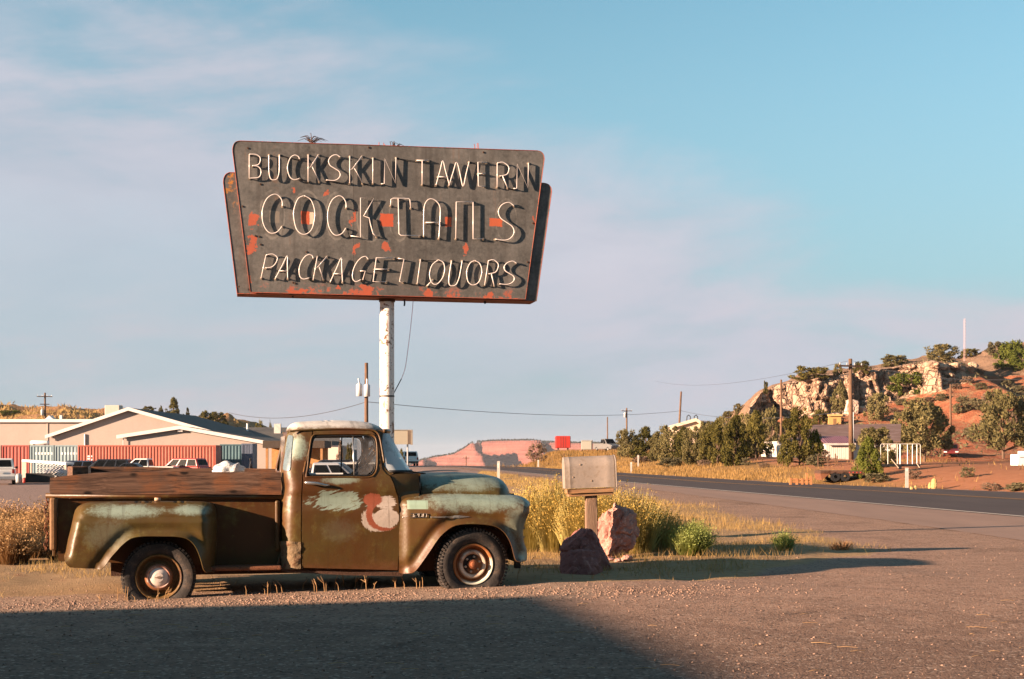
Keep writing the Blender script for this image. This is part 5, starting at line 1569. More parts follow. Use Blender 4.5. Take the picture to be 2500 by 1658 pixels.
zb_s = SG(945, 967.5, 0).z
b = MB(); b.lathe([(.113, zb_s - .012), (.116, zb_s - .010), (.116, zb_s + .010), (.113, zb_s + .012)], 24, 'Z'); b.build('steel_band', black_m, sign)
cab = [SG(u, v, .0) for u, v in cr([(1009, 731), (1006, 765), (1001, 812), (995, 860), (989, 899), (980, 925)], 4)]
b = MB(); b.tube(cab, .0045, 5); b.build('pink_cable', M('pink_cable', (.70, .34, .36), .5), sign, True)
b = MB(); b.tube([cab[-1], SG(971, 942, .0), SG(962, 959, .0)], .008, 6); b.build('cable_end', black_m, sign, True)
b = MB(); b.tube([SG(987, 731, .0), SG(988, 740, 0), SG(987, 747, 0)], .014, 6); b.tube([SG(1182, 736, .1), SG(1186, 741, .1)], .02, 6); b.tube([SG(714, 722, .1), SG(716, 727, .1)], .012, 6); b.build('cut_cable', black_m, sign)
for (u, v, n_, h_) in ((761, 346, 16, 0.14), (962, 356, 11, 0.09), (932, 355, 3, 0.06), (1164, 362, 3, 0.09)):
    b = MB(); c0 = SG(u, v + 1, .1); r_ = random.Random(u)
    for k in range(n_):
        a = r_.uniform(-1.3, 1.3) if n_ > 5 else r_.uniform(-.3, .3); L = h_ * r_.uniform(.5, 1.2)
        p0 = c0 + Vector((r_.uniform(-.05, .05), r_.uniform(-.05, .05), -.01)); p1 = p0 + Vector((math.sin(a) * L * .7, r_.uniform(-.05, .05), math.cos(a) * L * .7 + .02)); p2 = p1 + Vector((math.sin(a) * L * .8, 0, -L * .25 * abs(a)))
        b.tube([p0, p1, p2], [.006, .005, .002], 4)
    b.build('torn_wire', dark_rust if n_ > 5 else edge_m, sign)


# ------------------------------------------------------------------ mailbox, boulders
MX, MY = (1442 - CU) / F * 18.6, 18.6
mz = gz1(MX, MY)
mb = empty('mailbox', (MX, MY, mz), math.radians(4))
tag(mb, 'large dented grey mailbox on a leaning wooden post among yellow bushes', 'mailbox')


def mp(u, v, off=0.0):
    q = at(u, v, MY - off); return Vector((q.x - MX, -off, q.z - mz))


b = MB(); p0, p1 = mp(1443, 1206), mp(1445, 1370)
b.hexa([(p1.x - .078, -.075, -.3), (p1.x + .078, -.075, -.3), (p1.x + .078, .075, -.3), (p1.x - .078, .075, -.3), (p0.x - .075, -.07, p0.z), (p0.x + .075, -.07, p0.z), (p0.x + .075, .07, p0.z), (p0.x - .075, .07, p0.z)])
bevel(b.build('post', wood_mat('old_post', (.10, .06, .04), (.30, .20, .135), (.22, .11, .06), axis=2, bump=.9), mb), .01)
mail_m = M('mailbox_metal', (0.245, 0.20, 0.168), 0.6, 0.1, var=0.2, sc=3.0, bump=0.12, bsc=14, col2=(0.21, 0.165, 0.13))
tl = Matrix.Rotation(math.radians(2.2), 3, 'Y').inverted()
c0 = mp(1436, 1152); L2, hw_, hh = 0.325, 0.165, 0.205
ring = [(-hw_, -hh), (-hw_, hh * .35)] + [(-hw_ * math.cos(a), hh * .35 + .65 * hh * math.sin(a)) for a in np.linspace(0.15, math.pi - .15, 12)] + [(hw_, hh * .35), (hw_, -hh)]
V, Fq = [], []; nr = len(ring)
xs_ = [-L2, -L2 + .002, -L2 + .06, -L2 + .066, -L2 + .072, -L2 + .12, 0, L2 - .11, L2 - .104, L2 - .05, L2]
for x in xs_:
    k = 1.0 + (0.012 if abs(x + L2 - .066) < .001 or abs(x - L2 + .104) < .001 else 0)
    for y, z in ring: V.append(tuple(c0 + tl @ Vector((x, y * k, z * k))))
for i in range(len(xs_) - 1):
    for k in range(nr): Fq.append((i * nr + k, (i + 1) * nr + k, (i + 1) * nr + (k + 1) % nr, i * nr + (k + 1) % nr))
Fq.append(tuple(range(nr)))
o = mesh_np('box_shell', V, Fq, mail_m, mb, True); sharp(o, 40)
b = MB(); b.prism([c0 + tl @ Vector((L2 + .012, y * 1.05, z * 1.03)) for y, z in ring], tl @ Vector((.014, 0, 0))); bevel(b.build('door', M('mailbox_door', (.30, .25, .21), .6, var=.2), mb), .004)
b = MB(); b.prism([c0 + tl @ Vector((L2 - .006, y * 1.03, z * 1.02)) for y, z in ring], tl @ Vector((.018, 0, 0))); b.build('door_rim', M('mailbox_rim', (.13, .10, .08), .6), mb)
for dx_, dz_ in ((-.12, .10), (-.22, -.06), (.02, -.115)):
    b = MB(); b.lathe([(.012, -.168), (.007, -.172), (0, -.172)], 10, 'Y', c0 + tl @ Vector((dx_, 0, dz_))); b.build('dent', M('dent_rust', (.24, .17, .12), .7), mb)
b = MB(); b.tube([c0 + tl @ Vector((-L2 + .02, 0, hh - .01)), c0 + tl @ Vector((-L2 + .018, 0, hh + .045))], .006, 5); b.build('flag_stub', dark_rust, mb)
shelf_m = wood_mat('shelf_wood', (.14, .075, .04), (.36, .22, .12), (.30, .14, .06), axis=0, bump=.8)
for (u0, u1, va, vb, ww, dy_) in ((1382, 1496, 1200, 1196, .026, 0), (1386, 1494, 1210, 1204, .016, .03)):
    q0, q1 = mp(u0, va), mp(u1, vb)
    b = MB(); b.hexa([(q0.x, -.15 + dy_, q0.z - ww), (q1.x, -.15 + dy_, q1.z - ww), (q1.x, .15, q1.z - ww), (q0.x, .15, q0.z - ww), (q0.x, -.15 + dy_, q0.z + ww), (q1.x, -.15 + dy_, q1.z + ww), (q1.x, .15, q1.z + ww), (q0.x, .15, q0.z + ww)])
    bevel(b.build('shelf_board', shelf_m, mb), .006)


def boulder(name, loc, size, seed, m, cuts=10, rough=0.10, yaw=0.0, planes=()):
    r_ = random.Random(seed)
    bm = bmesh.new(); bmesh.ops.create_icosphere(bm, subdivisions=5, radius=1.0)
    pl_ = []
    for k in range(cuts):
        n = Vector((r_.gauss(0, 1), r_.gauss(0, 1), r_.gauss(0, .8))).normalized(); pl_.append((n, r_.uniform(.58, .88)))
    pl_ += [(Vector(n).normalized(), dd) for n, dd in planes]
    off = Vector((seed * 3.1, seed * 1.7, 0))
    for vtx in bm.verts:
        c = vtx.co.copy()
        for n, dd in pl_:
            e = c.dot(n) - dd
            if e > 0: c -= n * e * 0.94
        nn = c.normalized()
        c += nn * (mnoise.fractal(c * 2.6 + off, 1.0, 2.0, 5) * rough + abs(mnoise.noise(c * 7.0 + off)) * rough * .55 - (0.12 * rough / .1 * max(0, .12 - abs(mnoise.noise(c * 1.6 - off))) / .12))
        vtx.co = Vector((c.x * size[0], c.y * size[1], c.z * size[2]))
    me = bpy.data.meshes.new(name); bm.to_mesh(me); bm.free(); me.materials.append(m)
    o = bpy.data.objects.new(name, me); COL.objects.link(o); o.location = loc; o.rotation_euler = (0, 0, yaw)
    return o


def rock_mat(name, a, b, c_):
    m, g = newmat(name); p = g.coord('Object'); n1 = g.noise(p, 3, 5, .68); n2 = g.noise(p, 16, 5, .7); pits = g.vor(p, 14.0)
    c = g.mix((n1 * 1.0 + n2 * .5 - .25).cl(), a, b); c = g.mix((n2 + (n1 - .5) * .6).st(.56, .68) * .7, c, c_)
    g.out(g.bsdf(c, .95, 0, g.bump(n2 + n1 + pits.st(.0, .4) * .6, .8, .03), .1)); return m


pink_rock = rock_mat('pink_rock', (.26, .105, .085), (.55, .30, .24), (.64, .42, .36))
purple_rock = rock_mat('purple_rock', (.19, .072, .062), (.32, .135, .115), (.38, .19, .16))
q = gp(1513, 18.95); o = boulder('boulder', q + Vector((0, 0, .31)), (.32, .30, .41), 4, pink_rock, 6, .13, 0, [((-.50, -.86, .10), .50), ((.92, -.38, .05), .60), ((.25, -.1, .95), .80), ((-.5, -.2, .8), .78), ((.1, -1, -.3), .62), ((.8, 0, -.6), .62)]); tag(o, 'upright rough pink boulder in sunlight right of the mailbox post', 'boulder', 'boulders by the mailbox')
q = gp(1424, 17.35); o = boulder('boulder', q + Vector((0, 0, .20)), (.38, .34, .40), 11, purple_rock, 3, .09, 0, [((-.52, -.15, .84), .50), ((.86, -.1, .5), .52), ((0, -1, .25), .50), ((.15, 0, 1), .66), ((-1, 0, -.35), .72)]); tag(o, 'dark purplish wedge shaped boulder leaning in front of the mailbox post', 'boulder', 'boulders by the mailbox')
q = gp(1422, 16.6); o = boulder('boulder', q + Vector((0, 0, .10)), (.27, .24, .27), 23, purple_rock, 3, .05, 0, [((-.7, -.5, .6), .55), ((.5, -.6, .6), .58), ((0, 0, 1), .62), ((.9, -.3, 0), .7)]); tag(o, 'low dark boulder fully in shade before the wedge shaped one', 'boulder', 'boulders by the mailbox')
for k, (u, Y_, s_, lb) in enumerate(((1488, 18.3, .055, 'small pale stone wedged at the foot of the pink boulder'), (1530, 18.2, .07, 'chipped pink stone lying just right of the pink boulder'), (1508, 18.1, .045, 'tiny pink stone under the pink boulder'))):
    q = gp(u, Y_); o = boulder('stone', q + Vector((0, 0, s_ * .4)), (s_ * 1.2, s_, s_ * .8), 40 + k, pink_rock, 7, .06); tag(o, lb, 'stone', 'stones under the pink boulder')


# ------------------------------------------------------------------ vegetation
def tris(name, C, size, m, parent=None, up=0.0, elong=1.6, r=None):
    """one small leaf-shaped triangle per centre"""
    r = r or rng
    n = len(C); d = r.normal(size=(n, 3)); d[:, 2] += up; d /= np.linalg.norm(d, axis=1, keepdims=True)
    e = np.cross(d, r.normal(size=(n, 3))); e /= np.maximum(np.linalg.norm(e, axis=1, keepdims=True), 1e-6)
    s = (np.asarray(size) * r.uniform(.6, 1.4, n))[:, None]
    V = np.stack([C - e * s * .5, C + e * s * .5, C + d * s * elong], 1).reshape(-1, 3)
    return mesh_np(name, V, np.arange(3 * n).reshape(n, 3), m, parent)


def crown_points(r, n, shape, nb=70):
    """leaf centres in a unit crown (height 1, width 1), gathered in clumps"""
    if shape == 'juniper':
        z = r.uniform(0.04, 0.96, nb); rad = 0.5 * np.clip(1.12 * (1 - z ** 2.0), 0.06, 1) * np.clip(z * 6 + .6, 0, 1)
    elif shape == 'column':
        z = r.uniform(0.05, 0.97, nb); rad = 0.5 * np.clip(1.15 * (1 - z ** 3.2), 0.1, 1) * np.clip(z * 4 + .6, 0, 1)
    elif shape == 'spread':
        z = r.uniform(0.22, 0.95, nb); rad = 0.5 * np.sqrt(np.clip(1 - ((z - .5) / .5) ** 2, 0.05, 1))
    else:
        z = r.uniform(0.05, 0.92, nb); rad = 0.5 * np.sqrt(np.clip(1 - ((z - .38) / .62) ** 2, 0.05, 1))
    a = r.uniform(0, 2 * np.pi, nb); q = np.sqrt(r.uniform(0.15, 1.0, nb)) * rad * r.uniform(.72, 1.22, nb)
    B = np.stack([np.cos(a) * q, np.sin(a) * q, z], 1); br = r.uniform(.035, .12, nb)
    k = r.integers(0, nb, n); dd = r.normal(size=(n, 3)); dd /= np.linalg.norm(dd, axis=1, keepdims=True)
    dd[:, 2] *= 1.25
    return B[k] + dd * (br[k] * r.uniform(.45, 1.05, n) ** .6)[:, None], B


TREEM = {}
PROTO = {}
fol_jun = foliage_mat('juniper_leaf', (0.034, 0.036, 0.010), (0.185, 0.155, 0.045), (0.17, 0.115, 0.05))
fol_olive = foliage_mat('olive_leaf', (0.085, 0.078, 0.032), (0.235, 0.195, 0.085), (0.25, 0.18, 0.09))
fol_green = foliage_mat('bright_leaf', (0.055, 0.075, 0.014), (0.155, 0.165, 0.036))
fol_dry = foliage_mat('dry_twig', (0.15, 0.10, 0.07), (0.27, 0.19, 0.13))
fol_grey = foliage_mat('grey_leaf', (0.10, 0.088, 0.048), (0.20, 0.17, 0.095))
bark = M('bark', (0.12, 0.075, 0.05), 0.9, var=.4, sc=8, bump=.8)
NPR = 0


def tree(name, u, vb, vt, wpx, label, cat='tree', shape='juniper', m=None, Y=None, group=None, trunk=0.12, leaf=0.03, n=4200, kind_id=0):
    """wpx, vt: crown width and top in frame pixels; stands where the sight line through its foot meets the land"""
    global NPR
    q = hit(u, vb) if Y is None else gp(u, Y)
    sc = q.y / F
    H = CH + (VH - vt) * sc - q.z; W = wpx * sc
    key = (shape, m.name, kind_id % 3, n)
    if key not in PROTO:
        r = np.random.default_rng(100 + len(PROTO) * 7)
        C, B = crown_points(r, n, shape)
        root = empty(name)
        o = tris('crown', C, leaf, m, root, up=.9, elong=1.9, r=r)
        b = MB(); b.tube([(0, 0, -.12), (.01, .0, .12), (.0, .02, .35), (.02, 0, .75)], [trunk * .22, trunk * .18, trunk * .13, trunk * .04], 7)
        for j in range(0, len(B), 5):
            p = B[j]; b.tube([(0, 0, max(.06, p[2] * .45)), tuple(p * np.array([.6, .6, .85])), tuple(p)], [trunk * .09, trunk * .05, trunk * .02], 4)
        b.build('trunk', bark, root)
        PROTO[key] = root; t = root
    else:
        t = copy_tree(PROTO[key]); t.name = name
    t.location = q; t.rotation_euler = (0, 0, random.uniform(0, 6.28)); t.scale = (W, W, H)
    for k_ in ('label', 'category', 'group'):
        if k_ in t: del t[k_]
    tag(t, label, cat, group)
    return t


JG = 'trees beyond the highway'
for a in [
    (1530, 1117, 1050, 50, 'leftmost small grey green tree beyond the road right of the far pickup', 'round', fol_olive),
    (1577, 1126, 1048, 66, 'bushy dark green juniper second from the left beyond the highway', 'juniper', fol_jun),
    (1640, 1129, 1040, 76, 'feathery grey olive tree in front of the leaning utility pole', 'round', fol_olive),
    (1700, 1134, 1040, 64, 'yellowish green shrubby tree below the cream roofed house', 'round', fol_olive),
    (1752, 1133, 1030, 58, 'narrow dark juniper right of the cream roofed house gable', 'column', fol_jun),
    (1795, 1137, 1021, 66, 'tall dark juniper with gaps near the middle of the row across the road', 'juniper', fol_jun),
    (1845, 1118, 1010, 58, 'dense juniper standing over bare red ground in the middle row', 'juniper', fol_jun),
    (1882, 1113, 1000, 54, 'olive tree just left of the slim tall utility pole', 'column', fol_olive),
    (1951, 1137, 1002, 88, 'largest dense dark green juniper beside the white metal building', 'column', fol_jun),
    (1612, 1124, 1058, 46, 'low olive shrub tree between the second juniper and the feathery one', 'round', fol_olive),
    (1668, 1130, 1048, 50, 'small dark juniper squeezed between two grey olive trees', 'juniper', fol_jun),
    (1726, 1128, 1026, 56, 'olive tree whose top covers the wall of the cream roofed house', 'round', fol_olive),
    (1772, 1126, 1018, 60, 'tall olive tree just right of the cream roofed house', 'round', fol_olive),
    (1822, 1116, 1006, 56, 'tall olive tree between two junipers in the middle of the row', 'round', fol_olive),
    (1990, 1132, 1050, 34, 'pale tufted plant like small tree right of the largest juniper', 'round', fol_green),
    (2118, 1166, 1072, 66, 'bright yellow green bushy juniper left of the empty sign frame', 'juniper', fol_green),
    (2140, 1142, 1040, 104, 'loose olive tree behind the bright juniper and the sign frame', 'round', fol_olive),
    (2256, 1128, 984, 152, 'large spreading olive tree with dark trunk right of the sign frame', 'spread', fol_olive),
    (2450, 1120, 956, 150, 'large spreading olive tree at the right edge of the photo', 'spread', fol_olive),
]:
    tree('juniper_tree' if a[6] is fol_jun or a[6] is fol_green else 'olive_tree', a[0], a[1], a[2], a[3] * (1.3 if a[0] < 1900 else 1.05), a[4], 'tree', a[5], a[6], group=JG, n=10500, leaf=.026, kind_id=a[0])
HG = 'shrubs and small trees on the cliff hill'
for i, a in enumerate([
    (2000, 1040, 1000, 40, 'dark juniper at the foot of the cliff behind the white building', 'round', fol_jun),
    (2216, 966, 906, 84, 'round green tree growing out of the cliff face beside its right end', 'round', fol_green),
    (2144, 1026, 962, 60, 'olive shrub below the big white fallen block of the cliff', 'round', fol_olive),
    (2053, 1012, 938, 40, 'narrow olive shrub standing against the cliff left of the wooden pole', 'column', fol_olive),
    (1869, 962, 930, 12, 'tiny lone bush on the left end of the hill skyline', 'round', fol_jun),
    (1802, 1012, 986, 24, 'small tree on the far left slope of the hill beside the sky', 'round', fol_olive),
    (1777, 1028, 1004, 28, 'small bush lowest on the left foot of the hill', 'round', fol_olive),
    (1975, 930, 894, 90, 'widest dark shrub clump on the hill skyline above the cliff', 'round', fol_jun),
    (2046, 918, 889, 24, 'small bush on the skyline left of the tall wooden pole', 'round', fol_olive),
    (2104, 913, 882, 44, 'rounded shrub on the skyline right of the tall wooden pole', 'round', fol_jun),
    (2183, 897, 866, 66, 'long low shrub on the skyline above the middle of the cliff', 'round', fol_olive),
    (2300, 882, 842, 82, 'large shrub clump on the skyline left of the radio mast', 'round', fol_olive),
    (2366, 872, 851, 48, 'low shrub on the skyline at the foot of the radio mast', 'round', fol_jun),
    (2428, 868, 835, 40, 'sparse shrub on the skyline right of the radio mast', 'round', fol_grey),
    (2470, 900, 832, 80, 'large green shrub at the top right corner of the hill', 'round', fol_green),
    (2500, 905, 850, 70, 'shrub cut by the right edge of the photo on the hill top', 'round', fol_green),
]):
    tree('hill_shrub', a[0], a[1], a[2], a[3], a[4], 'shrub', a[5], a[6], group=HG, n=4200, leaf=.042, kind_id=i)
_hs = [(2335, 950, 22), (2362, 935, 26), (2395, 952, 28), (2420, 985, 44), (2385, 1000, 46), (2345, 1010, 40), (2300, 980, 30), (2270, 985, 26), (2240, 1000, 30), (2350, 985, 28), (2460, 940, 26), (2490, 960, 30), (2410, 1050, 40), (2370, 1065, 34), (2440, 1010, 30), (2180, 1010, 24), (2200, 990, 26), (2480, 1035, 40), (2390, 915, 24), (2310, 925, 20)]
_hs.sort()
_ord = ['leftmost', 'second', 'third', 'fourth', 'fifth', 'sixth', 'seventh', 'eighth', 'ninth', 'tenth', 'eleventh', 'twelfth', 'thirteenth', 'fourteenth', 'fifteenth', 'sixteenth', 'seventeenth', 'eighteenth', 'nineteenth', 'twentieth']
_no = lambda i: _ord[i] + ('' if i == 0 else ' from the left')
for i, (u, v, w) in enumerate(_hs):
    tree('desert_shrub', u, v, v - w * .62, w * 1.1, 'small dry %s shrub, %s of those on the red slope' % ('grey' if i % 3 else 'brown', _no(i)), 'shrub', 'round', fol_grey if i % 3 else fol_dry, group='dry shrubs on the red slope', n=1800, leaf=.06, kind_id=i)
LG = 'trees on the scrub hill'
for i, a in enumerate([
    (423, 1004, 971, 34, 'dark pointed juniper alone on top of the scrub hill behind the roof', 'juniper', fol_jun),
    (362, 1002, 992, 34, 'low dark shrub on the scrub hill left of the lone juniper', 'round', fol_jun),
    (393, 1003, 991, 13, 'tiny juniper close left of the lone juniper on the scrub hill', 'juniper', fol_jun),
    (458, 1004, 995, 9, 'smallest juniper on the scrub hill right of the lone one', 'juniper', fol_jun),
    (500, 1040, 1004, 36, 'upright olive tree behind the dark shingle roof', 'column', fol_jun),
    (532, 1042, 1006, 48, 'broad olive tree behind the dark shingle roof', 'round', fol_jun),
    (24, 1030, 1001, 60, 'bright green tree at the left edge above the long building', 'round', fol_green),
    (60, 1030, 1012, 34, 'dark bush beside the bright tree at the left edge above the long building', 'round', fol_jun),
]):
    tree('hill_tree', a[0], a[1], a[2], a[3], a[4], 'tree', a[5], a[6], Y=250 + 6 * i if a[1] > 1010 else 300, group=LG, n=4200, leaf=.042, kind_id=i + 1)
for i, (u, v, vt, w, Y, lb, sh, fm_) in enumerate([
    (633, 1052, 1030, 25, 200, 'dark small tree just left of the roof vent box of the shingle roof', 'round', fol_jun),
    (661, 1052, 1032, 14, 200, 'small pale tree between the dark one and the roof vent box', 'round', fol_olive),
    (980, 1140, 1096, 16, 150, 'narrow dark tree left of the white car on the highway', 'column', fol_jun),
    (852, 1128, 1084, 24, 95, 'dark tree seen through the cab window of the old truck', 'round', fol_jun),
    (831, 1128, 1080, 18, 100, 'reddish brown tree seen through the cab window of the old truck', 'column', fol_dry),
    (1311, 1128, 1082, 48, 190, 'bare brownish bush on the bank left of the red trailer', 'round', fol_dry),
]):
    tree('small_tree', u, v, vt, w, lb, 'tree', sh, fm_, Y=Y, n=3000, leaf=.035, kind_id=i)


def brush(name, X, Y, R, H, ns, label, ms, mbm, cat='bush', group=None, blooms=10, seed=1, lean=(0, 0), thin=.0045, bl=.016, gold=True):
    """fan of thin stems from one root with small flower heads at the tips"""
    r = np.random.default_rng(seed)
    z0 = gz1(X, Y); t = empty(name, (X, Y, z0)); tag(t, label, cat, group)
    a = r.uniform(0, 2 * np.pi, ns); rr = np.sqrt(r.uniform(0, 1, ns)); tilt = rr * r.uniform(.8, 1.1, ns)
    hh = H * (1 - .45 * tilt ** 2) * r.uniform(.62, 1.05, ns)
    base = np.stack([np.cos(a) * rr * R * .45, np.sin(a) * rr * R * .45, np.full(ns, -.02)], 1)
    tip = np.stack([np.cos(a) * tilt * R + lean[0] * hh + r.normal(size=ns) * .04, np.sin(a) * tilt * R + lean[1] * hh + r.normal(size=ns) * .04, hh], 1)
    midp = base * .45 + tip * .55 + np.stack([-np.cos(a) * R * .06, -np.sin(a) * R * .06, hh * .08], 1) + r.normal(size=(ns, 3)) * .02
    sd = np.stack([-np.sin(a + 1), np.cos(a + 1), np.zeros(ns)], 1) * (thin * r.uniform(.6, 1.6, ns))[:, None]
    V = np.stack([base - sd, base + sd, midp - sd, midp + sd, tip], 1).reshape(-1, 3)
    i5 = np.arange(ns)[:, None] * 5
    Fq = np.concatenate([i5 + np.array([[0, 1, 3]]), i5 + np.array([[0, 3, 2]]), i5 + np.array([[2, 3, 4]])])
    tag(mesh_np('stems', V, Fq, ms, t), kind='stuff')
    if blooms:
        k = np.repeat(np.arange(ns), blooms); f = r.uniform(.55, 1.03, len(k))[:, None]
        C = midp[k] + (tip[k] - midp[k]) * ((f - .55) / .45) + r.normal(size=(len(k), 3)) * .022
        tag(tris('blooms', C, bl, mbm, t, up=.5, r=r), kind='stuff')
    return t


st_gold = foliage_mat('gold_stem', (0.30, 0.24, 0.075), (0.52, 0.43, 0.16))
bl_gold = foliage_mat('gold_bloom', (0.30, 0.19, 0.045), (0.50, 0.36, 0.11))
st_green = foliage_mat('green_stem', (0.16, 0.20, 0.045), (0.32, 0.34, 0.10))
bl_green = foliage_mat('green_bloom', (0.15, 0.21, 0.05), (0.30, 0.33, 0.11))
st_tan = foliage_mat('tan_stem', (0.22, 0.12, 0.05), (0.42, 0.27, 0.13))
bl_tan = foliage_mat('tan_bloom', (0.27, 0.155, 0.07), (0.46, 0.30, 0.15))
st_dark = foliage_mat('dark_stem', (0.11, 0.055, 0.03), (0.24, 0.135, 0.07))
for i, (u, Y, R, H, ns, lb) in enumerate([
    (1300, 20.3, .42, 1.03, 900, 'tall golden rabbitbrush directly in front of the truck nose'),
    (1352, 20.2, .46, 1.12, 1000, 'tallest golden rabbitbrush between truck nose and mailbox'),
    (1412, 19.9, .44, 1.02, 900, 'golden rabbitbrush behind the mailbox post'),
    (1482, 19.7, .42, 1.06, 900, 'golden rabbitbrush rising right of the mailbox'),
    (1548, 19.7, .52, .98, 900, 'loose golden rabbitbrush behind the pink boulder'),
    (1598, 20.4, .46, .72, 700, 'low golden rabbitbrush leaning right of the pink boulder'),
    (1268, 21.0, .45, .92, 700, 'golden rabbitbrush half hidden behind the truck fender'),
]):
    brush('rabbitbrush', (u - CU) / F * Y, Y, R, H, int(ns * .8), lb, st_gold, bl_gold, 'bush', 'golden bushes by the mailbox', 4, 20 + i, (.12, 0) if i > 4 else (0, 0))
brush('green_bush', (1685 - CU) / F * 19.2, 19.2, .34, .50, 1600, 'soft bright green bush on the verge right of the boulders', st_green, bl_green, 'bush', None, 3, 41, (.1, 0), .004, .012)
brush('green_bush', (1915 - CU) / F * 20.4, 20.4, .20, .30, 300, 'smaller sparse green bush near the tip of the verge', st_green, bl_green, 'bush', None, 3, 42, (0, 0), .004, .012)
brush('dry_bush', (2055 - CU) / F * 20.9, 20.9, .22, .17, 110, 'small bare dark twiggy bush at the tip of the verge', st_dark, st_dark, 'bush', None, 0, 43, (0, 0), .005)
for i, (u, Y, R, H, ns, lb, ms, mm) in enumerate([
    (22, 18.6, .50, .62, 900, 'tawny dry bush at the left edge behind the truck', st_tan, bl_tan),
    (78, 19.6, .55, .72, 900, 'pale tawny bush just left of the tailgate', st_tan, bl_tan),
    (118, 21.5, .50, .85, 700, 'reddish dry bush close behind the tailgate', st_dark, bl_tan),
    (40, 22.5, .60, .80, 800, 'dark stemmed dry bush behind the two tawny ones at the left', st_dark, bl_tan),
    (160, 19.0, .40, .45, 500, 'low dry bush seen under the truck bed', st_dark, bl_tan),
    (-30, 20.5, .60, .70, 700, 'dry bush cut off by the left edge of the photo', st_tan, bl_tan),
]):
    brush('dry_bush', (u - CU) / F * Y, Y, R, H * .88, int(ns * .75), lb, ms, mm, 'bush', 'dry bushes behind the truck', 7, 60 + i)
for i, (u, v, w, h) in enumerate(sorted([(2362, 1166, 40, 26), (2490, 1200, 60, 22), (2420, 1198, 46, 20), (2010, 1128, 30, 30), (1820, 1137, 26, 20), (1990, 1140, 44, 30), (2140, 1178, 60, 22), (2230, 1170, 50, 24), (1866, 1142, 26, 12), (1640, 1140, 60, 22), (1720, 1140, 40, 18), (1565, 1130, 40, 16)])):
    tree('verge_bush', u, v, v - h, w, 'low %s bush, %s of the row across the highway' % ('brown' if i % 2 == 0 else 'grey green', _no(i)), 'bush', 'round', fol_dry if i % 2 == 0 else fol_grey, group='low bushes across the highway', n=1800, leaf=.045, kind_id=i)


# ------------------------------------------------------------------ grass, weeds and loose stones
def blades(name, X, Y, h, w, m, lean=.35, bend=True):
    n = len(X); z = land(X, Y); a = rng.uniform(0, 2 * np.pi, n); l = rng.uniform(.0, 1.0, n) * lean
    base = np.stack([X, Y, z - .01], 1)
    top = base + np.stack([np.cos(a) * l * h, np.sin(a) * l * h, h], 1)
    b2 = rng.uniform(0, 2 * np.pi, n); s = np.stack([np.cos(b2), np.sin(b2) * .4, np.zeros(n)], 1) * np.asarray(w)[:, None]
    V = np.stack([base - s, base + s, top], 1).reshape(-1, 3)
    return tag(mesh_np(name, V, np.arange(3 * n).reshape(n, 3), m), kind='stuff')


gr_dry = foliage_mat('dry_grass', (0.24, 0.15, 0.055), (0.46, 0.32, 0.135), (0.16, 0.085, 0.04))
gr_gold = foliage_mat('field_grass', (0.20, 0.115, 0.04), (0.36, 0.225, 0.085), (0.15, 0.09, 0.035))
N = 260000
X = rng.uniform(-16, 8, N); Y = 14.2 + 30 * rng.uniform(0, 1, N) ** 1.7
dens = verge_mask(X, Y) * np.clip((fbm(X * .9, Y * .9, 2.2, 4) - .46) * 5, 0.01, .8) * (1 - .97 * sst(Y - .08 * (X + 3.4), 17.0, 15.9) * sst(X, 6.5, 4.5))
k = rng.uniform(0, 1, N) < dens; X, Y = X[k], Y[k]
hgt = rng.uniform(.03, .13, len(X)) * (0.6 + 1.2 * fbm(X * .5, Y * .5, 5, 2))
blades('dry_grass', X, Y, hgt, rng.uniform(.002, .005, len(X)), gr_dry, .9)
N = 110000
Y = rng.uniform(46, 150, N); X = road_f(Y) + 0.3 + 26 * rng.uniform(0, 1, N) ** 1.4
dens = np.clip((fbm(X * .25, Y * .25, 7.2, 4) - .36) * 4, .03, 1) * (1 - .985 * sst(X, 12, 18))
k = rng.uniform(0, 1, N) < dens; X, Y = X[k], Y[k]
blades('field_grass', X, Y, rng.uniform(.08, .30, len(X)), rng.uniform(.012, .035, len(X)), gr_gold, .6)
N = 14000
Y = rng.uniform(150, 280, N); X = road_f(Y) + 0.5 + 45 * rng.uniform(0, 1, N)
blades('field_grass', X, Y, rng.uniform(.2, .7, N), rng.uniform(.03, .07, N), gr_gold, .6)
N = 26000
Y = rng.uniform(28, 120, N); X = road_s(Y) - 0.3 - 4.5 * rng.uniform(0, 1, N); k = rng.uniform(0, 1, N) < verge_mask(X, Y) * np.clip((fbm(X * .4, Y * .2, 1.2, 3) - .42) * 5, 0, 1)
blades('dry_grass', X[k], Y[k], rng.uniform(.06, .22, int(k.sum())), rng.uniform(.006, .014, int(k.sum())), gr_dry, .7)
N = 30000
X = rng.uniform(-150, -54, N); Y = rng.uniform(228, 302, N); k = rng.uniform(0, 1, N) < np.clip((fbm(X * .3, Y * .3, 8, 3) - .42) * 4, 0, 1)
blades('hill_grass', X[k], Y[k], rng.uniform(.3, .9, int(k.sum())), rng.uniform(.10, .3, int(k.sum())), gr_dry, .8)
N = 16000
X = rng.uniform(40, 150, N); Y = 172 + 62 * rng.uniform(0, 1, N); k = rng.uniform(0, 1, N) < np.clip((fbm(X * .12, Y * .12, 3, 3) - .45) * 5, .02, 1)
C = np.stack([X[k], Y[k], hillH(X[k], Y[k]) + rng.uniform(0, .35, int(k.sum()))], 1)
tag(tris('slope_scrub', C, .34, fol_grey, None, up=.6), kind='stuff')
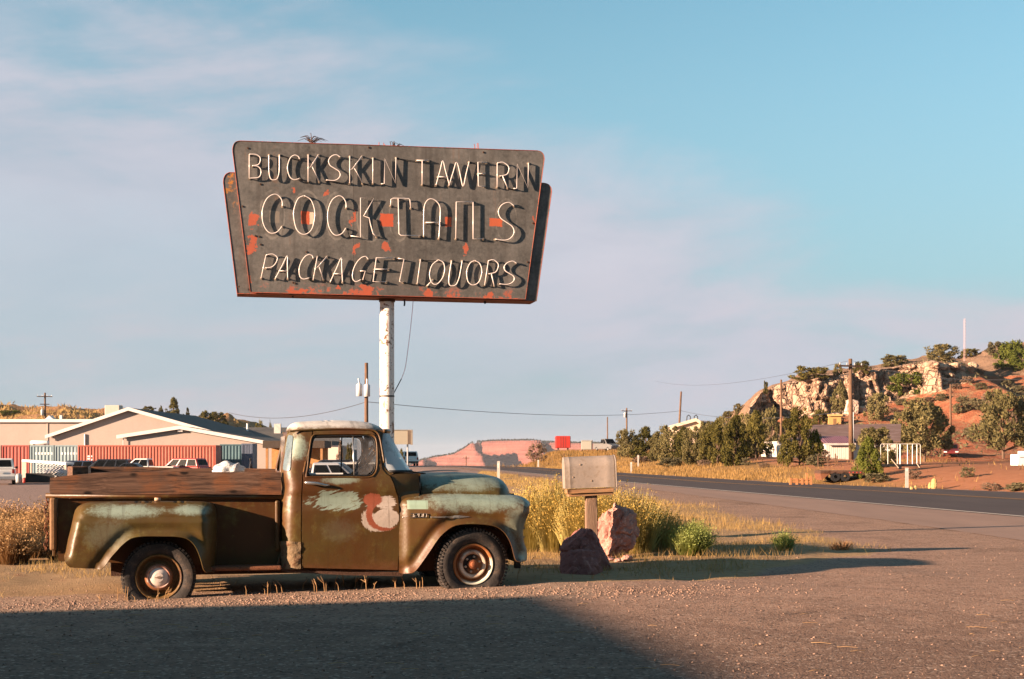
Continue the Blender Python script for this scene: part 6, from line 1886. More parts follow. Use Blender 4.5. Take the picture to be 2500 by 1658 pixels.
# single dry stalks along the edge of the lot below the truck
r_ = random.Random(5); b = MB()
for k in range(70):
    u = r_.choice([r_.uniform(560, 1290), r_.uniform(640, 1000), r_.uniform(1000, 1290), r_.uniform(200, 420), r_.uniform(1300, 1640)])
    v = 1462 - (u - 388) * .037 + r_.uniform(-9, 3); Yq = CH * F / (v - VH); x = (u - CU) / F * Yq; z = gz1(x, Yq)
    h = r_.uniform(.05, .17) if u < 1300 else r_.uniform(.03, .09); dx_ = r_.uniform(-.5, .5) * h
    b.tube([(x, Yq, z - .02), (x + dx_ * .3, Yq + .01, z + h * .6), (x + dx_, Yq, z + h)], [.0035, .003, .002], 4, cap=False)
    if r_.random() < .5:
        for j in range(3): b.tube([(x + dx_ * .3, Yq, z + h * .55), (x + dx_ + r_.uniform(-.04, .04), Yq + r_.uniform(-.03, .03), z + h * r_.uniform(.7, 1.0))], [.0025, .0015], 3, cap=False)
tag(b.build('dry_stalks', foliage_mat('stalk', (.32, .18, .08), (.52, .34, .18)), None, fix=False), kind='stuff')


def pebbles(name, X, Y, s, m):
    n = len(X); z = gz(X, Y)
    oc = np.array([(1, 0, 0), (0, 1, 0), (-1, 0, 0), (0, -1, 0), (0, 0, .8), (0, 0, -.5)], float)
    a = rng.uniform(0, 6.28, n); R = np.stack([np.cos(a), -np.sin(a), np.sin(a), np.cos(a)], 1).reshape(n, 2, 2)
    V = oc[None] * (s[:, None, None] * rng.uniform(.6, 1.3, (n, 6, 1)))
    V[:, :, :2] = np.einsum('nij,nkj->nki', R, V[:, :, :2] * rng.uniform(.7, 1.3, (n, 1, 2)))
    V += np.stack([X, Y, z + s * .15], 1)[:, None]
    f = np.array([(0, 1, 4), (1, 2, 4), (2, 3, 4), (3, 0, 4), (1, 0, 5), (2, 1, 5), (3, 2, 5), (0, 3, 5)])
    Fq = (np.arange(n)[:, None, None] * 6 + f[None]).reshape(-1, 3)
    return tag(mesh_np(name, V.reshape(-1, 3), Fq, m), kind='stuff')


m, g = newmat('pebble'); p = g.geo('Position'); n1 = g.noise(p, 30, 2, .5); n2 = g.noise(p, 2.0, 3, .6)
g.out(g.bsdf(g.mix((n1 * 1.6 - .3).cl(), (.12, .075, .055), (.34, .225, .17)), .9, 0, None, .2))
N = 46000
Y = 8.5 + 14 * rng.uniform(0, 1, N) ** 1.2; X = rng.uniform(-.42, .42, N) * Y
band = np.exp(-((Y - 13.6 - .10 * (X + 3.4)) / .55) ** 2) * sst(X, 3.0, -2.5)
k = rng.uniform(0, 1, N) < np.clip(.08 + .5 * band, 0, 1); X, Y = X[k], Y[k]
pebbles('gravel', X, Y, .004 + .012 * rng.uniform(0, 1, len(X)) ** 3, m)
N = 9000
X = 3.0 - 10 * rng.uniform(0, 1, N) ** .62; Y = 13.55 + .10 * (X + 3.4) + rng.normal(size=N) * .38
pebbles('gravel', X, Y, .004 + .013 * rng.uniform(0, 1, N) ** 2.5, m)
N = 5000
Y = rng.uniform(34, 60, N); X = rng.uniform(-.40, -.02, N) * Y; pebbles('gravel', X, Y, .02 + .05 * rng.uniform(0, 1, N) ** 3, m)
# straw and twigs lying on the lot
r_ = random.Random(9); b = MB()
for k in range(60):
    Yq = r_.uniform(9.0, 13.4); x = r_.uniform(-.33, .36) * Yq; z = gz1(x, Yq) + .012; a = r_.uniform(-.5, .5); L = r_.uniform(.03, .16)
    b.tube([(x, Yq, z), (x + L * .5 * math.cos(a), Yq + L * .5 * math.sin(a), z + .006), (x + L * math.cos(a), Yq + L * math.sin(a) + .01, z)], .0025, 3, cap=False)
tag(b.build('straw_litter', MATS['stalk'], None, fix=False), kind='stuff')


# ------------------------------------------------------------------ buildings on the left
def wall_px(poly, Y, zb):
    """front outline from frame pixels at distance Y; base dropped to zb"""
    P = [at(u, v, Y) for u, v in poly]
    return [Vector((p.x, Y, p.z)) for p in P]


stucco = M('stucco', (0.33, 0.275, 0.24), 0.9, var=.08, sc=.6, bump=.15, bsc=9)
fascia = M('white_fascia', (0.60, 0.55, 0.51), .7, var=.08, sc=1)
shingle = M('shingle', (0.085, 0.078, 0.070), .9, var=.3, sc=1.5, bump=.4, bsc=12)
LZ = -0.72


def slope_strip(name, a, b, parent, w=.35, h=.22, m=fascia, out=.35):
    """board along a roof edge from a to b"""
    d = (b - a).normalized(); up = Vector((0, 0, h))
    bb = MB(); bb.hexa([a + Vector((0, -out, -h)), b + Vector((0, -out, -h)), b + Vector((0, .1, -h)), a + Vector((0, .1, -h)), a + Vector((0, -out, 0)), b + Vector((0, -out, 0)), b + Vector((0, .1, 0)), a + Vector((0, .1, 0))])
    return bb.build(name, m, parent)


def gable(name, label, Yf, depth, left, peak, right, zl=LZ, roof_m=shingle):
    """stucco building whose gable end faces the viewer; left/peak/right are frame pixels of the roof line"""
    L, K, R = [at(u, v, Yf) for u, v in (left, peak, right)]
    t = empty(name, (K.x, Yf, zl)); tag(t, label, 'building'); o3 = Vector((K.x, Yf, zl))
    il = Vector((.35, 0, 0)); f = lambda p: p - o3
    b = MB(); pr = [f(Vector((L.x, Yf, zl))) + il, f(Vector((R.x, Yf, zl))) - il, f(R) - il - Vector((0, 0, .15)), f(K) - Vector((0, 0, .12)), f(L) + il - Vector((0, 0, .15))]
    b.prism(pr, (0, depth, 0)); b.build('wall', stucco, t)
    for (a, c, nm) in ((L, K, 'roof'), (R, K, 'roof')):
        b = MB(); e = Vector((0, 0, .10)); P = [f(a), f(c)]
        b.hexa([P[0] + Vector((0, -.5, -.02)), P[1] + Vector((0, -.5, -.02)), P[1] + Vector((0, depth + .4, -.02)), P[0] + Vector((0, depth + .4, -.02)), P[0] + Vector((0, -.5, .1)), P[1] + Vector((0, -.5, .1)), P[1] + Vector((0, depth + .4, .1)), P[0] + Vector((0, depth + .4, .1))])
        b.build('roof', roof_m, t)
        slope_strip('fascia', f(a) + Vector((0, -.52, .14)), f(c) + Vector((0, -.52, .14)), t, h=.34, out=.05)
    return t, f


# long flat-topped wing at the far left
YB = 152.0
a, c = at(-420, 1031, YB), at(232, 1031, YB)
t = empty('store_building', (c.x, YB, LZ)); tag(t, 'long low beige store building with a white roof edge at the far left', 'building')
b = MB(); b.bb(a.x - c.x, 0, 0, 24, 0, a.z - LZ); b.build('wall', stucco, t)
b = MB(); b.bb(a.x - c.x - .3, .2, -.35, 24.2, a.z - LZ, a.z - LZ + .32); b.build('roof_edge', fascia, t)
b = MB(); b.bb(at(116, 1031, YB).x - c.x - .05, at(116, 1031, YB).x - c.x + .05, -.08, 0, .2, a.z - LZ - .1); b.build('downpipe', M('pipe_grey', (.42, .35, .30), .6), t)
q = at(118, 1029, YB); b = MB(); s_ = q.x - c.x; zt_ = a.z - LZ + .32
b.prism([(s_ - .45, .2, zt_), (s_ + .45, .2, zt_), (s_, .2, zt_ + .42)], (0, 1.2, 0)); b.build('roof_gablet', fascia, t)
b = MB(); q = at(145, 1028, YB); b.bb(q.x - c.x - .12, q.x - c.x + .12, .4, .7, zt_, zt_ + .45); b.build('roof_vent', fascia, t)

t, f = gable('gabled_hall', 'tall beige gabled hall with white bargeboards behind the red containers', 146.0, 30, (114, 1066), (316.5, 998), (560, 1066))
q = f(at(207, 1085, 145.8)); b = MB(); b.tube([(q.x, -.1, 0), (q.x, -.1, f(at(207, 1060, 145.8)).z)], .09, 6); b.build('stove_pipe', grey_metal, t)
q0, q1 = f(at(260, 1013, 152)), f(at(297, 990, 152))
ac = empty('rooftop_cooler', at(278, 1013, 152)); tag(ac, 'big beige evaporative cooler box on the left slope of the hall roof', 'air cooler')
b = MB(); b.bb(-.78, .78, -.7, .7, -.9, 1.02); bevel(b.build('housing', M('cooler_beige', (.42, .38, .33), .6, var=.08), ac), .05)
for k in range(5):
    b = MB(); b.bb(.78, .80, -.6, .6, -.2 + k * .2, -.08 + k * .2); b.build('louvre', grey_metal, ac)
t, f = gable('front_hall', 'beige front wing with a low white edged gable just behind the long red container', 140.0, 26, (288, 1066), (441, 1043), (696, 1088))
q = f(at(440, 1051, 139.7)); b = MB(); b.bb(q.x - .25, q.x + .25, -.35, -.05, q.z - .1, q.z + .15); b.build('wall_lamp', white_paint, t)
q = f(at(301, 1085, 139.7)); b = MB(); b.tube([(q.x, -.25, 0), (q.x, -.25, f(at(301, 1070, 139.7)).z)], .05, 6); b.build('downpipe', fascia, t)
q = f(at(684, 1100, 139.7)); b = MB(); b.tube([(q.x, -.1, 0), (q.x, -.1, f(at(684, 1089, 139.7)).z)], .05, 6); b.build('downpipe', fascia, t)
# shingle roof of the wing that runs off to the right
t = empty('shingle_wing', (at(600, 1043, 176).x, 160, LZ)); tag(t, 'long wing with a dark shingle roof to the right behind the front gable', 'building')
o3 = Vector(t.location); A = [at(430, 1042, 178), at(830, 1044.5, 178), at(830, 1092, 158), at(430, 1092, 158)]
b = MB(); b.prism([p - o3 for p in A], (0, 0, -.15)); b.build('roof', shingle, t)
x0_, x1_ = A[3].x - o3.x, A[2].x - o3.x
b = MB(); b.bb(x0_ + .3, x1_ - .3, -1.0, 18, 0, A[2].z - LZ - .2); b.build('wall', stucco, t)
b = MB(); q = at(678, 1046, 172) - o3; b.bb(q.x - .4, q.x + .4, q.y - .3, q.y + .3, q.z - .8, q.z + .55); b.build('roof_vent', M('vent_pale', (.45, .42, .38)), t)
b = MB(); q = at(604, 1040, 174) - o3; b.tube([(q.x, q.y, q.z - .9), (q.x, q.y, q.z + .3)], .12, 8); b.build('roof_pipe', white_paint, t)

# ------------------------------------------------------------------ shipping containers
def container(label, x0, y, L, ang, H, m, group='shipping containers in a row', Wd=2.44, doors=False, z=LZ, pitch=.28, marks=None):
    t = empty('shipping_container', (x0, y, z), ang); tag(t, label, 'container', group)
    fr = MATS.get(m.name + '_frame') or m
    def corr(n0, n1, fixed, axis, sg):
        V, Fq = [], []; n = max(4, int((n1 - n0) / pitch)); st = (n1 - n0) / n; prof = []
        for k in range(n):
            x = n0 + k * st; prof += [(x, .04), (x + st * .30, .04), (x + st * .5, 0), (x + st * .80, 0)]
        prof.append((n1, .04))
        for x, d in prof:
            for zz in (.16, H - .12):
                V.append((x, fixed + sg * d, zz) if axis == 0 else (fixed + sg * d, x, zz))
        for i in range(len(prof) - 1): Fq.append((i * 2, i * 2 + 2, i * 2 + 3, i * 2 + 1))
        return V, Fq
    for fx, sg in ((.03, 1), (Wd - .03, -1)):
        V, Fq = corr(.12, L - .12, fx, 0, sg); mesh_np('side_panel', V, Fq, m, t)
    V, Fq = corr(.12, Wd - .12, .03, 1, 1); mesh_np('end_panel', V, Fq, m, t)
    b = MB(); b.bb(L - .06, L - .02, .12, Wd - .12, .16, H - .12); b.build('door_end', m, t)
    for k in range(4): 
        b = MB(); b.tube([(L, .4 + k * .55, .2), (L, .4 + k * .55, H - .15)], .025, 6); b.build('lock_rod', grey_metal, t)
    for x in (.06, L - .06):
        for y_ in (.06, Wd - .06):
            b = MB(); b.bb(x - .06, x + .06, y_ - .06, y_ + .06, 0, H); b.build('corner_post', m, t)
    for y_ in (.05, Wd - .05):
        b = MB(); b.bb(.12, L - .12, y_ - .05, y_ + .05, H - .12, H); b.build('top_rail', m, t)
        b = MB(); b.bb(.12, L - .12, y_ - .05, y_ + .05, 0.02, .16); b.build('bottom_rail', m, t)
    for x in (.05, L - .05):
        b = MB(); b.bb(x - .05, x + .05, .12, Wd - .12, H - .12, H); b.build('end_rail', m, t)
    b = MB(); b.bb(.1, L - .1, .1, Wd - .1, H - .05, H - .02); b.build('roof', M('container_roof', (.40, .30, .25), .7, var=.2), t)
    if marks:
        for (x_, z_, w_, h_, dep) in marks:
            b = MB(); b.box((x_, .026, z_), (w_, .010, h_)); b.build('painted_mark', white_paint, t)
    return t


c_red = M('container_red', (0.31, 0.075, 0.06), .65, var=.22, sc=1.5, bump=.1, col2=(.30, .07, .05))
c_org = M('container_orange', (0.34, 0.092, 0.062), .65, var=.18, sc=1.2, bump=.1)
c_blue = M('container_blue', (0.20, 0.27, 0.29), .65, var=.15, sc=1.2, bump=.1)
c_teal = M('container_teal', (0.055, 0.11, 0.13), .65, var=.2, sc=1.2, bump=.1)
c_cream = M('container_cream', (0.52, 0.45, 0.36), .65, var=.12, sc=1.2, bump=.1)
YC = 128.0
Xc = lambda u, Y=YC: (u - CU) / F * Y
HC = CH + (VH - 1087) / F * YC - LZ
container('cream shipping container cut by the left edge of the photo', Xc(-335), YC, Xc(1) - Xc(-335), 0, HC, c_cream)
container('short red shipping container at the left end of the row', Xc(4), YC, Xc(71) - Xc(4), 0, HC, c_red)
mk = lambda n, z, x0: [(x0 + .28 * k, z, .17, .20, 0) for k in range(n)]
container('pale blue container with white stripe next to the short red one', Xc(73), YC, Xc(131) - Xc(73), 0, HC, c_blue, marks=mk(6, HC - .75, .55))
container('pale blue container with white stripe touching the long red one', Xc(133.5), YC, Xc(191) - Xc(133.5), 0, HC, c_blue, marks=mk(6, HC - .75, .65))
container('long orange red shipping container behind the parked cars', Xc(193), YC - .4, Xc(529) - Xc(193), 0, HC, c_org, marks=[(.98, HC - 1.0 - .22 * k, .22, .14, 0) for k in range(6)] + [(1.26, HC - 1.0 - .3 * k, .12, .14, 0) for k in range(3)])
container('dark teal container in shade right of the long red one', Xc(534, 132), 132.5, Xc(596, 132) - Xc(534, 132), 0, HC + .12, c_teal)
container('dark blue end of a container standing with its doors to the lot', Xc(597, 133), 131.5, Xc(623.5, 133) - Xc(597, 133), 0, HC + .18, M('container_navy', (.085, .105, .15), .65, var=.15, sc=1.2))
# white tank lying on the containers
q = at(95, 1080, 129); tk = empty('propane_tank', (q.x, 129.2, LZ + HC)); tag(tk, 'white cylindrical tank lying on top of the blue containers', 'tank')
b = MB(); b.lathe([(0, -.86), (.14, -.82), (.20, -.72), (.20, .72), (.14, .82), (0, .86)], 18, 'X', (0, 0, .24)); b.build('shell', white_paint, tk, True)
for x in (-.5, .5):
    b = MB(); b.bb(x - .06, x + .06, -.15, .15, 0, .12); b.build('cradle', dark_rust, tk)

# ------------------------------------------------------------------ cars
def car(name, label, cat, loc, ang, body, L=4.7, W=1.85, H=1.72, kind='suv', group=None, belt=.60):
    t = empty(name, loc, ang); tag(t, label, cat, group)
    zb, zs = .32, H * belt
    if kind == 'pickup': prof = [(0, .55), (.02, .82), (.34, .93), (.36, .90)]
    hood = {'suv': .25, 'pickup': .25, 'sedan': .28, 'van': .12}[kind] * L
    P = [(-L / 2, zb + .12), (-L / 2 + .06, zs - .06), (-L / 2 + .15, zs), (L / 2 - hood, zs), (L / 2 - .25, zs - .16), (L / 2 - .02, zs - .34), (L / 2, zb + .10), (L / 2 - .1, zb), (-L / 2 + .08, zb)]
    b = MB(); b.prism([(x, -W / 2, z) for x, z in P], (0, W, 0)); bevel(b.build('body', body, t), .07, 3)
    cx1 = L / 2 - hood
    cx0 = {'suv': -L / 2 + .12, 'van': -L / 2 + .1, 'sedan': -L / 2 + .75, 'pickup': cx1 - .36 * L}[kind]
    rk = {'suv': .28, 'van': .2, 'sedan': .8, 'pickup': .12}[kind]; ins = .17
    lo = [(cx0, -W / 2 + .04), (cx1, -W / 2 + .04), (cx1, W / 2 - .04), (cx0, W / 2 - .04)]
    hi = [(cx0 + rk, -W / 2 + ins), (cx1 - .85, -W / 2 + ins), (cx1 - .85, W / 2 - ins), (cx0 + rk, W / 2 - ins)]
    C8 = [Vector((x, y, zs - .01)) for x, y in lo] + [Vector((x, y, H)) for x, y in hi]
    b = MB(); b.hexa(C8); bevel(b.build('cabin', body, t), .08, 3)
    def pane(nm, a, bq, c, d, i0, i1, j0, j1, out):
        f = lambda s, r: (C8[a] * (1 - s) + C8[bq] * s) * (1 - r) + (C8[d] * (1 - s) + C8[c] * s) * r
        q = [f(i0, j0), f(i1, j0), f(i1, j1), f(i0, j1)]; n = (q[1] - q[0]).cross(q[3] - q[0]).normalized()
        bb = MB(); bb.prism([p + n * .004 for p in q], n * .012); bb.build(nm, glass_car, t)
    for (a, bq, c, d) in ((0, 1, 5, 4), (2, 3, 7, 6)):
        if kind == 'pickup': spl = [(.07, .48), (.53, .90)] if a == 0 else [(.10, .47), (.52, .93)]
        else: spl = [(.05, .33), (.37, .62), (.66, .92)] if a == 0 else [(.08, .34), (.38, .63), (.67, .95)]
        for s0_, s1_ in spl: pane('window', a, bq, c, d, s0_, s1_, .12, .86, -1)
    pane('windscreen', 1, 2, 6, 5, .07, .93, .08, .92, 1); pane('rear_window', 3, 0, 4, 7, .10, .90, .2, .85, 1)
    if kind == 'pickup':
        bx0, bx1 = -L / 2 + .1, cx0 - .05
        b = MB()
        for y_ in (-W / 2 + .04, W / 2 - .04): b.bb(bx0, bx1, y_ - .04, y_ + .04, zs, zs + .05)
        split(b.build('bed_rail', body, t)); b = MB(); b.bb(bx0, bx0 + .06, -W / 2 + .1, W / 2 - .1, zs, zs + .05); b.build('tailgate_top', body, t)
    for sx in (-1, 1):
        for sy in (-1, 1):
            w = empty('wheel', (sx * L * .30 - (.05 if sx < 0 else -.1), sy * (W / 2 - .10), .34), 0, t)
            b = MB(); b.lathe([(.20, -.11), (.32, -.11), (.345, -.08), (.345, .08), (.32, .11), (.20, .11)], 20, 'Y'); b.build('tyre', black_m, w, True)
            b = MB(); b.lathe([(0, -.10), (.20, -.085), (.20, .085), (0, .10)], 14, 'Y'); b.build('rim', grey_metal, w)
    for sy in (-1, 1):
        b = MB(); b.box((-L / 2 + .01, sy * (W / 2 - .16), zs - .16), (.06, .16, .28)); b.build('tail_light', M('tail_red', (.25, .015, .012), .3, bump=0), t)
        b = MB(); b.box((L / 2 - .03, sy * (W / 2 - .25), zs - .34), (.08, .36, .14)); b.build('headlight', M('lamp_clear', (.6, .6, .58), .2, bump=0), t)
        b = MB(); b.box((cx1 - .55, sy * (W / 2 + .10), zs + .08), (.12, .2, .15)); b.build('wing_mirror', black_m, t)
    b = MB(); b.bb(-L / 2 - .06, -L / 2 + .06, -W / 2 + .05, W / 2 - .05, zb + .1, zb + .28); b.build('rear_bumper', black_m if name != 'white_pickup' else grey_metal, t)
    b = MB(); b.box((-L / 2 - .005, 0, zs - .22), (.02, .34, .13)); b.build('number_plate', white_paint, t)
    return t


glass_car = M('car_glass', (0.006, 0.007, 0.008), .25, var=.1, bump=0, spec=.03)
car_black = M('car_black', (0.016, 0.016, 0.018), .25, var=.1, bump=0, spec=.6)
car_white = M('car_white', (0.66, 0.64, 0.60), .3, var=.05, bump=0, spec=.5)
car_red = M('car_red', (0.30, 0.022, 0.018), .28, var=.1, bump=0, spec=.6)
car_silver = M('car_silver', (0.36, 0.36, 0.37), .3, .3, var=.06, bump=0, spec=.5)


def cpos(u, Y): return gp(u, Y)


PK = 'vehicles parked in the lot'
PI = math.pi
car('suv', 'black car whose roof shows above the truck boards, leftmost of those parked', 'car', cpos(256, 121), PI, car_black, 4.9, 1.9, 1.74, 'suv', PK)
car('white_pickup', 'white pickup parked between the black and the red car', 'pickup', cpos(352, 120), PI, car_white, 5.6, 1.95, 1.80, 'pickup', PK)
car('suv', 'dark red car with sloping rear glass in front of the long container', 'car', cpos(442, 123), PI - .35, car_red, 4.8, 1.9, 1.80, 'suv', PK)
car('car', 'low dark car beside the white pickup, only its pale roof line showing', 'car', cpos(312, 112), PI, car_black, 4.4, 1.8, 1.47, 'sedan', PK)
car('white_pickup', 'white pickup seen from behind at the left edge of the photo', 'pickup', cpos(2, 102), PI / 2 + .35, car_white, 5.5, 1.95, 1.85, 'pickup', PK)
car('car', 'dark blue car half hidden by the wire rack', 'car', cpos(178, 125), PI, M('car_blue', (.03, .045, .08), .3, bump=0), 4.6, 1.85, 1.6, 'suv', PK)
car('pickup', 'pale silver pickup seen through the near part of the cab window', 'pickup', cpos(800, 58), PI * .0, car_silver, 5.6, 1.95, 1.80, 'pickup', PK)
car('suv', 'black car seen through the cab window below the dark porch', 'car', cpos(802, 88), PI, car_black, 4.9, 1.9, 1.80, 'suv', PK)
car('van', 'white van seen through the cab window behind the silver pickup', 'van', cpos(828, 74), PI, car_white, 4.9, 1.9, 1.72, 'suv', PK)
car('suv', 'grey car seen through the cab window right of the white van', 'car', cpos(872, 80), PI, car_silver, 4.8, 1.9, 1.7, 'suv', PK)
q = at(998, 1138, 181); car('suv', 'white car driving away on the highway beyond the windscreen', 'car', Vector((q.x, 181, gz1(q.x, 181))), PI / 2 + .18, car_white, 4.9, 2.0, 1.85, 'suv')
q = gp(2322, 172); car('car', 'dark red car parked in the shade below the red slope', 'car', q, -PI / 2 - .3, M('car_maroon', (.12, .02, .02), .35, bump=0), 4.4, 1.8, 1.5, 'sedan')
q = gp(1482, 226); car('pickup', 'far silver pickup on the rise right of the small camper', 'pickup', q + Vector((0, 0, .2)), -PI / 2 + .5, M('car_grey', (.16, .155, .15), .4, .2, bump=0), 5.4, 1.95, 1.95, 'pickup')

# red box trailer, camper
q = gp(1375, 262); tr = empty('box_trailer', q + Vector((0, 0, .1)), .0); tag(tr, 'bright red box trailer seen end on, on the rise above the mailbox', 'trailer')
tred = M('trailer_red', (.36, .026, .018), .5, var=.1, bump=0)
b = MB(); b.bb(-1.28, 1.28, 0, 8, .75, 2.95); bevel(b.build('box', tred, tr), .04)
for x in (-.64, .64):
    b = MB(); b.bb(x - .62, x + .62, -.05, -.01, .80, 2.9); b.build('door', tred, tr)
for x in (-.45, .0, .45):
    b = MB(); b.tube([(x, -.07, .85), (x, -.07, 2.85)], .03, 6); b.build('lock_rod', black_m, tr)
for x in (-.9, .9):
    b = MB(); b.lathe([(0, -.13), (.42, -.13), (.46, 0), (.42, .13), (0, .13)], 16, 'X', (x, 1.2, .36)); b.build('wheel', black_m, tr)
b = MB(); b.bb(1.28, 1.36, .0, .12, .8, 2.9); b.build('corner_rail', black_m, tr)
q = gp(1432, 232); cp_ = empty('camper', q + Vector((0, 0, .15)), -.1); tag(cp_, 'small pale grey camper between the red trailer and the far pickup', 'camper')
b = MB(); b.bb(-.85, .85, 0, 3.5, .3, 1.75); bevel(b.build('shell', M('camper_grey', (.27, .26, .22), .6, var=.1), cp_), .08)
b = MB(); b.bb(-.88, .9, -.1, 3.6, 1.75, 1.86); b.build('roof', grey_metal, cp_)
b = MB(); b.lathe([(0, -.1), (.3, -.1), (.3, .1), (0, .1)], 14, 'X', (-.75, .8, .3)); b.build('wheel', black_m, cp_)

# cream house, porch and fence beyond the cab window
q0, q1 = at(788, 1087, 118), at(826, 1113, 118)
t = empty('cream_house', (q0.x, 118, LZ)); tag(t, 'cream walled house seen through the cab window', 'building')
b = MB(); b.bb(0, q1.x - q0.x, 0, 7, 0, q0.z - LZ); b.build('wall', M('cream_wall', (.60, .46, .38), .8, var=.06), t)
b = MB(); b.bb(-1.6, q1.x - q0.x - .5, -.3, 7, q0.z - LZ, q0.z - LZ + .35); b.build('roof', shingle, t)
b = MB(); b.bb(.45, .80, -.06, -.01, 1.0, 1.6); b.build('window', glass_car, t)
q0 = at(786, 1076, 108); t = empty('porch', (q0.x, 108, LZ)); tag(t, 'dark porch roof on posts seen at the left of the cab window', 'porch')
b = MB(); b.bb(-4.5, .2, 0, 4, q0.z - LZ - .55, q0.z - LZ); b.build('roof', M('porch_dark', (.05, .035, .025), .8), t)
for x in (-4.2, -2.1, -.05):
    b = MB(); b.bb(x - .09, x + .09, .1, .28, 0, q0.z - LZ - .55); b.build('post', M('porch_post', (.30, .15, .06), .8), t)
b = MB(); b.bb(-4.4, 0, 3.4, 3.6, 0, q0.z - LZ - .55); b.build('wall', M('porch_wall', (.38, .19, .07), .8), t)
t = empty('picket_fence', (at(745, 1120, 98).x, 98, gz1(-14, 98))); tag(t, 'dark picket fence seen low in the cab window', 'fence')
for k in range(20):
    b = MB() if k else MB(); 
    if k == 0:
        b.prism([(0, 0, 0), (.09, 0, 0), (.09, 0, 1.45), (.045, 0, 1.55), (0, 0, 1.45)], (0, .03, 0)); pk0 = b.build('picket', dark_rust, t)
    else:
        pk = pk0.copy(); COL.objects.link(pk); pk.location.x = .18 * k
b = MB(); b.bb(-.05, 3.6, .03, .07, 1.1, 1.2); b.build('rail', dark_rust, t)

# wire rack in front of the blue containers, scrap beside it
RY = 110.0
q0, q1 = at(60, 1122, RY), at(167, 1129, RY - 6)
t = empty('storage_rack', (q0.x, RY, gz1(q0.x, RY))); tag(t, 'long white topped lattice rack leaning slightly in front of the blue containers', 'rack')
R0 = Vector((0, 0, q0.z - t.location.z)); R1 = Vector((q1.x - q0.x, -6, q1.z - t.location.z))
b = MB(); b.hexa([R0 + Vector((0, -.6, -.16)), R1 + Vector((0, -.6, -.16)), R1 + Vector((.2, .7, -.16)), R0 + Vector((.2, .7, -.16)), R0 + Vector((0, -.6, 0)), R1 + Vector((0, -.6, 0)), R1 + Vector((.2, .7, 0)), R0 + Vector((.2, .7, 0))]); b.build('top', white_paint, t)
for (p, w) in ((R0, .30), (R0 + Vector((.35, .9, 0)), .05), (R1 + Vector((-.1, 0, 0)), .10)):
    b = MB(); b.bb(p.x - .05, p.x + w, p.y - .5, p.y - .42, 0, p.z - .16); b.build('post', M('rack_post', (.55, .45, .38), .6), t)
for k in range(9):
    s_ = .38 + .60 * k / 8; base_ = R0.lerp(R1, s_); b = MB()
    n_ = 9
    b.tube([base_ + Vector((.14 * (1 if j % 2 else -1), -.5, -base_.z + .1 + (base_.z - .3) * j / n_)) for j in range(n_ + 1)], .05, 4); b.build('lattice', white_paint, t)
b = MB(); b.bb(R0.lerp(R1, .34).x, R1.x - .1, -5.0, -4.9, .05, .75); b.build('backing', black_m, t)
for i, (u, Y, lb, mm, s_) in enumerate(((60, 106, 'small red can lying on the lot beside the rack', tred, .28), (46, 106, 'grey gas bottle standing left of the rack', grey_metal, .5), (80, 108, 'pale jerry can standing under the rack', M('jerry_pale', (.45, .45, .48), .5), .4))):
    q = gp(u, Y); b = MB(); b.lathe([(0, 0), (s_ * .45, .02), (s_ * .5, .1), (s_ * .5, s_ * 1.1), (s_ * .35, s_ * 1.35), (s_ * .12, s_ * 1.45), (0, s_ * 1.5)], 14, 'Z'); o = b.build(('can', 'gas_bottle', 'jerry_can')[i], mm, None, True); o.location = q; tag(o, lb, ('can', 'gas bottle', 'can')[i])

# ------------------------------------------------------------------ utility poles and wires
def upole(u, vt, vb, Y, label, lean=0.0, r=.15, arms=1, can=None, kind='pole_wood', zb=None, cat='utility pole', group='utility poles'):
    p = at(u, vt, Y); z0 = float(land(np.array([p.x]), np.array([Y]))[0]) if zb is None else zb
    t = empty('utility_pole', (p.x, Y, z0)); tag(t, label, cat, group)
    H = p.z - z0
    b = MB(); b.tube([(-lean * H, 0, -.4), (0, 0, H)], [r, r * .72], 10); b.build('pole', pole_wood, t, True)
    for k in range(arms):
        z = H - .5 - 1.0 * k
        b = MB(); b.box((0, -.14, z), (1.9 if k == 0 else 1.2, .09, .11), .35); b.build('crossarm', pole_wood, t)
        for x in (-.85, -.3, .3, .85):
            if k == 0:
                b = MB(); b.lathe([(.03, 0), (.05, .06), (.03, .16), (0, .18)], 8, 'Z', (x * math.cos(.35), -.14 + x * math.sin(.35), z + .055)); b.build('insulator', grey_metal, t)
    if can:
        for (dx_, dz_) in can:
            b = MB(); b.lathe([(0, -.36), (.19, -.34), (.19, .34), (.14, .40), (0, .48)], 14, 'Z', (dx_, -.2, H + dz_)); b.build('transformer', M('transformer_grey', (.52, .50, .48), .5, var=.08), t, True)
            b = MB(); b.tube([(dx_, -.2, H + dz_ + .45), (dx_ * 1.1, -.2, H + dz_ + .75)], .05, 6); b.build('bushing', grey_metal, t)
    return t, Vector((p.x, Y, p.z))


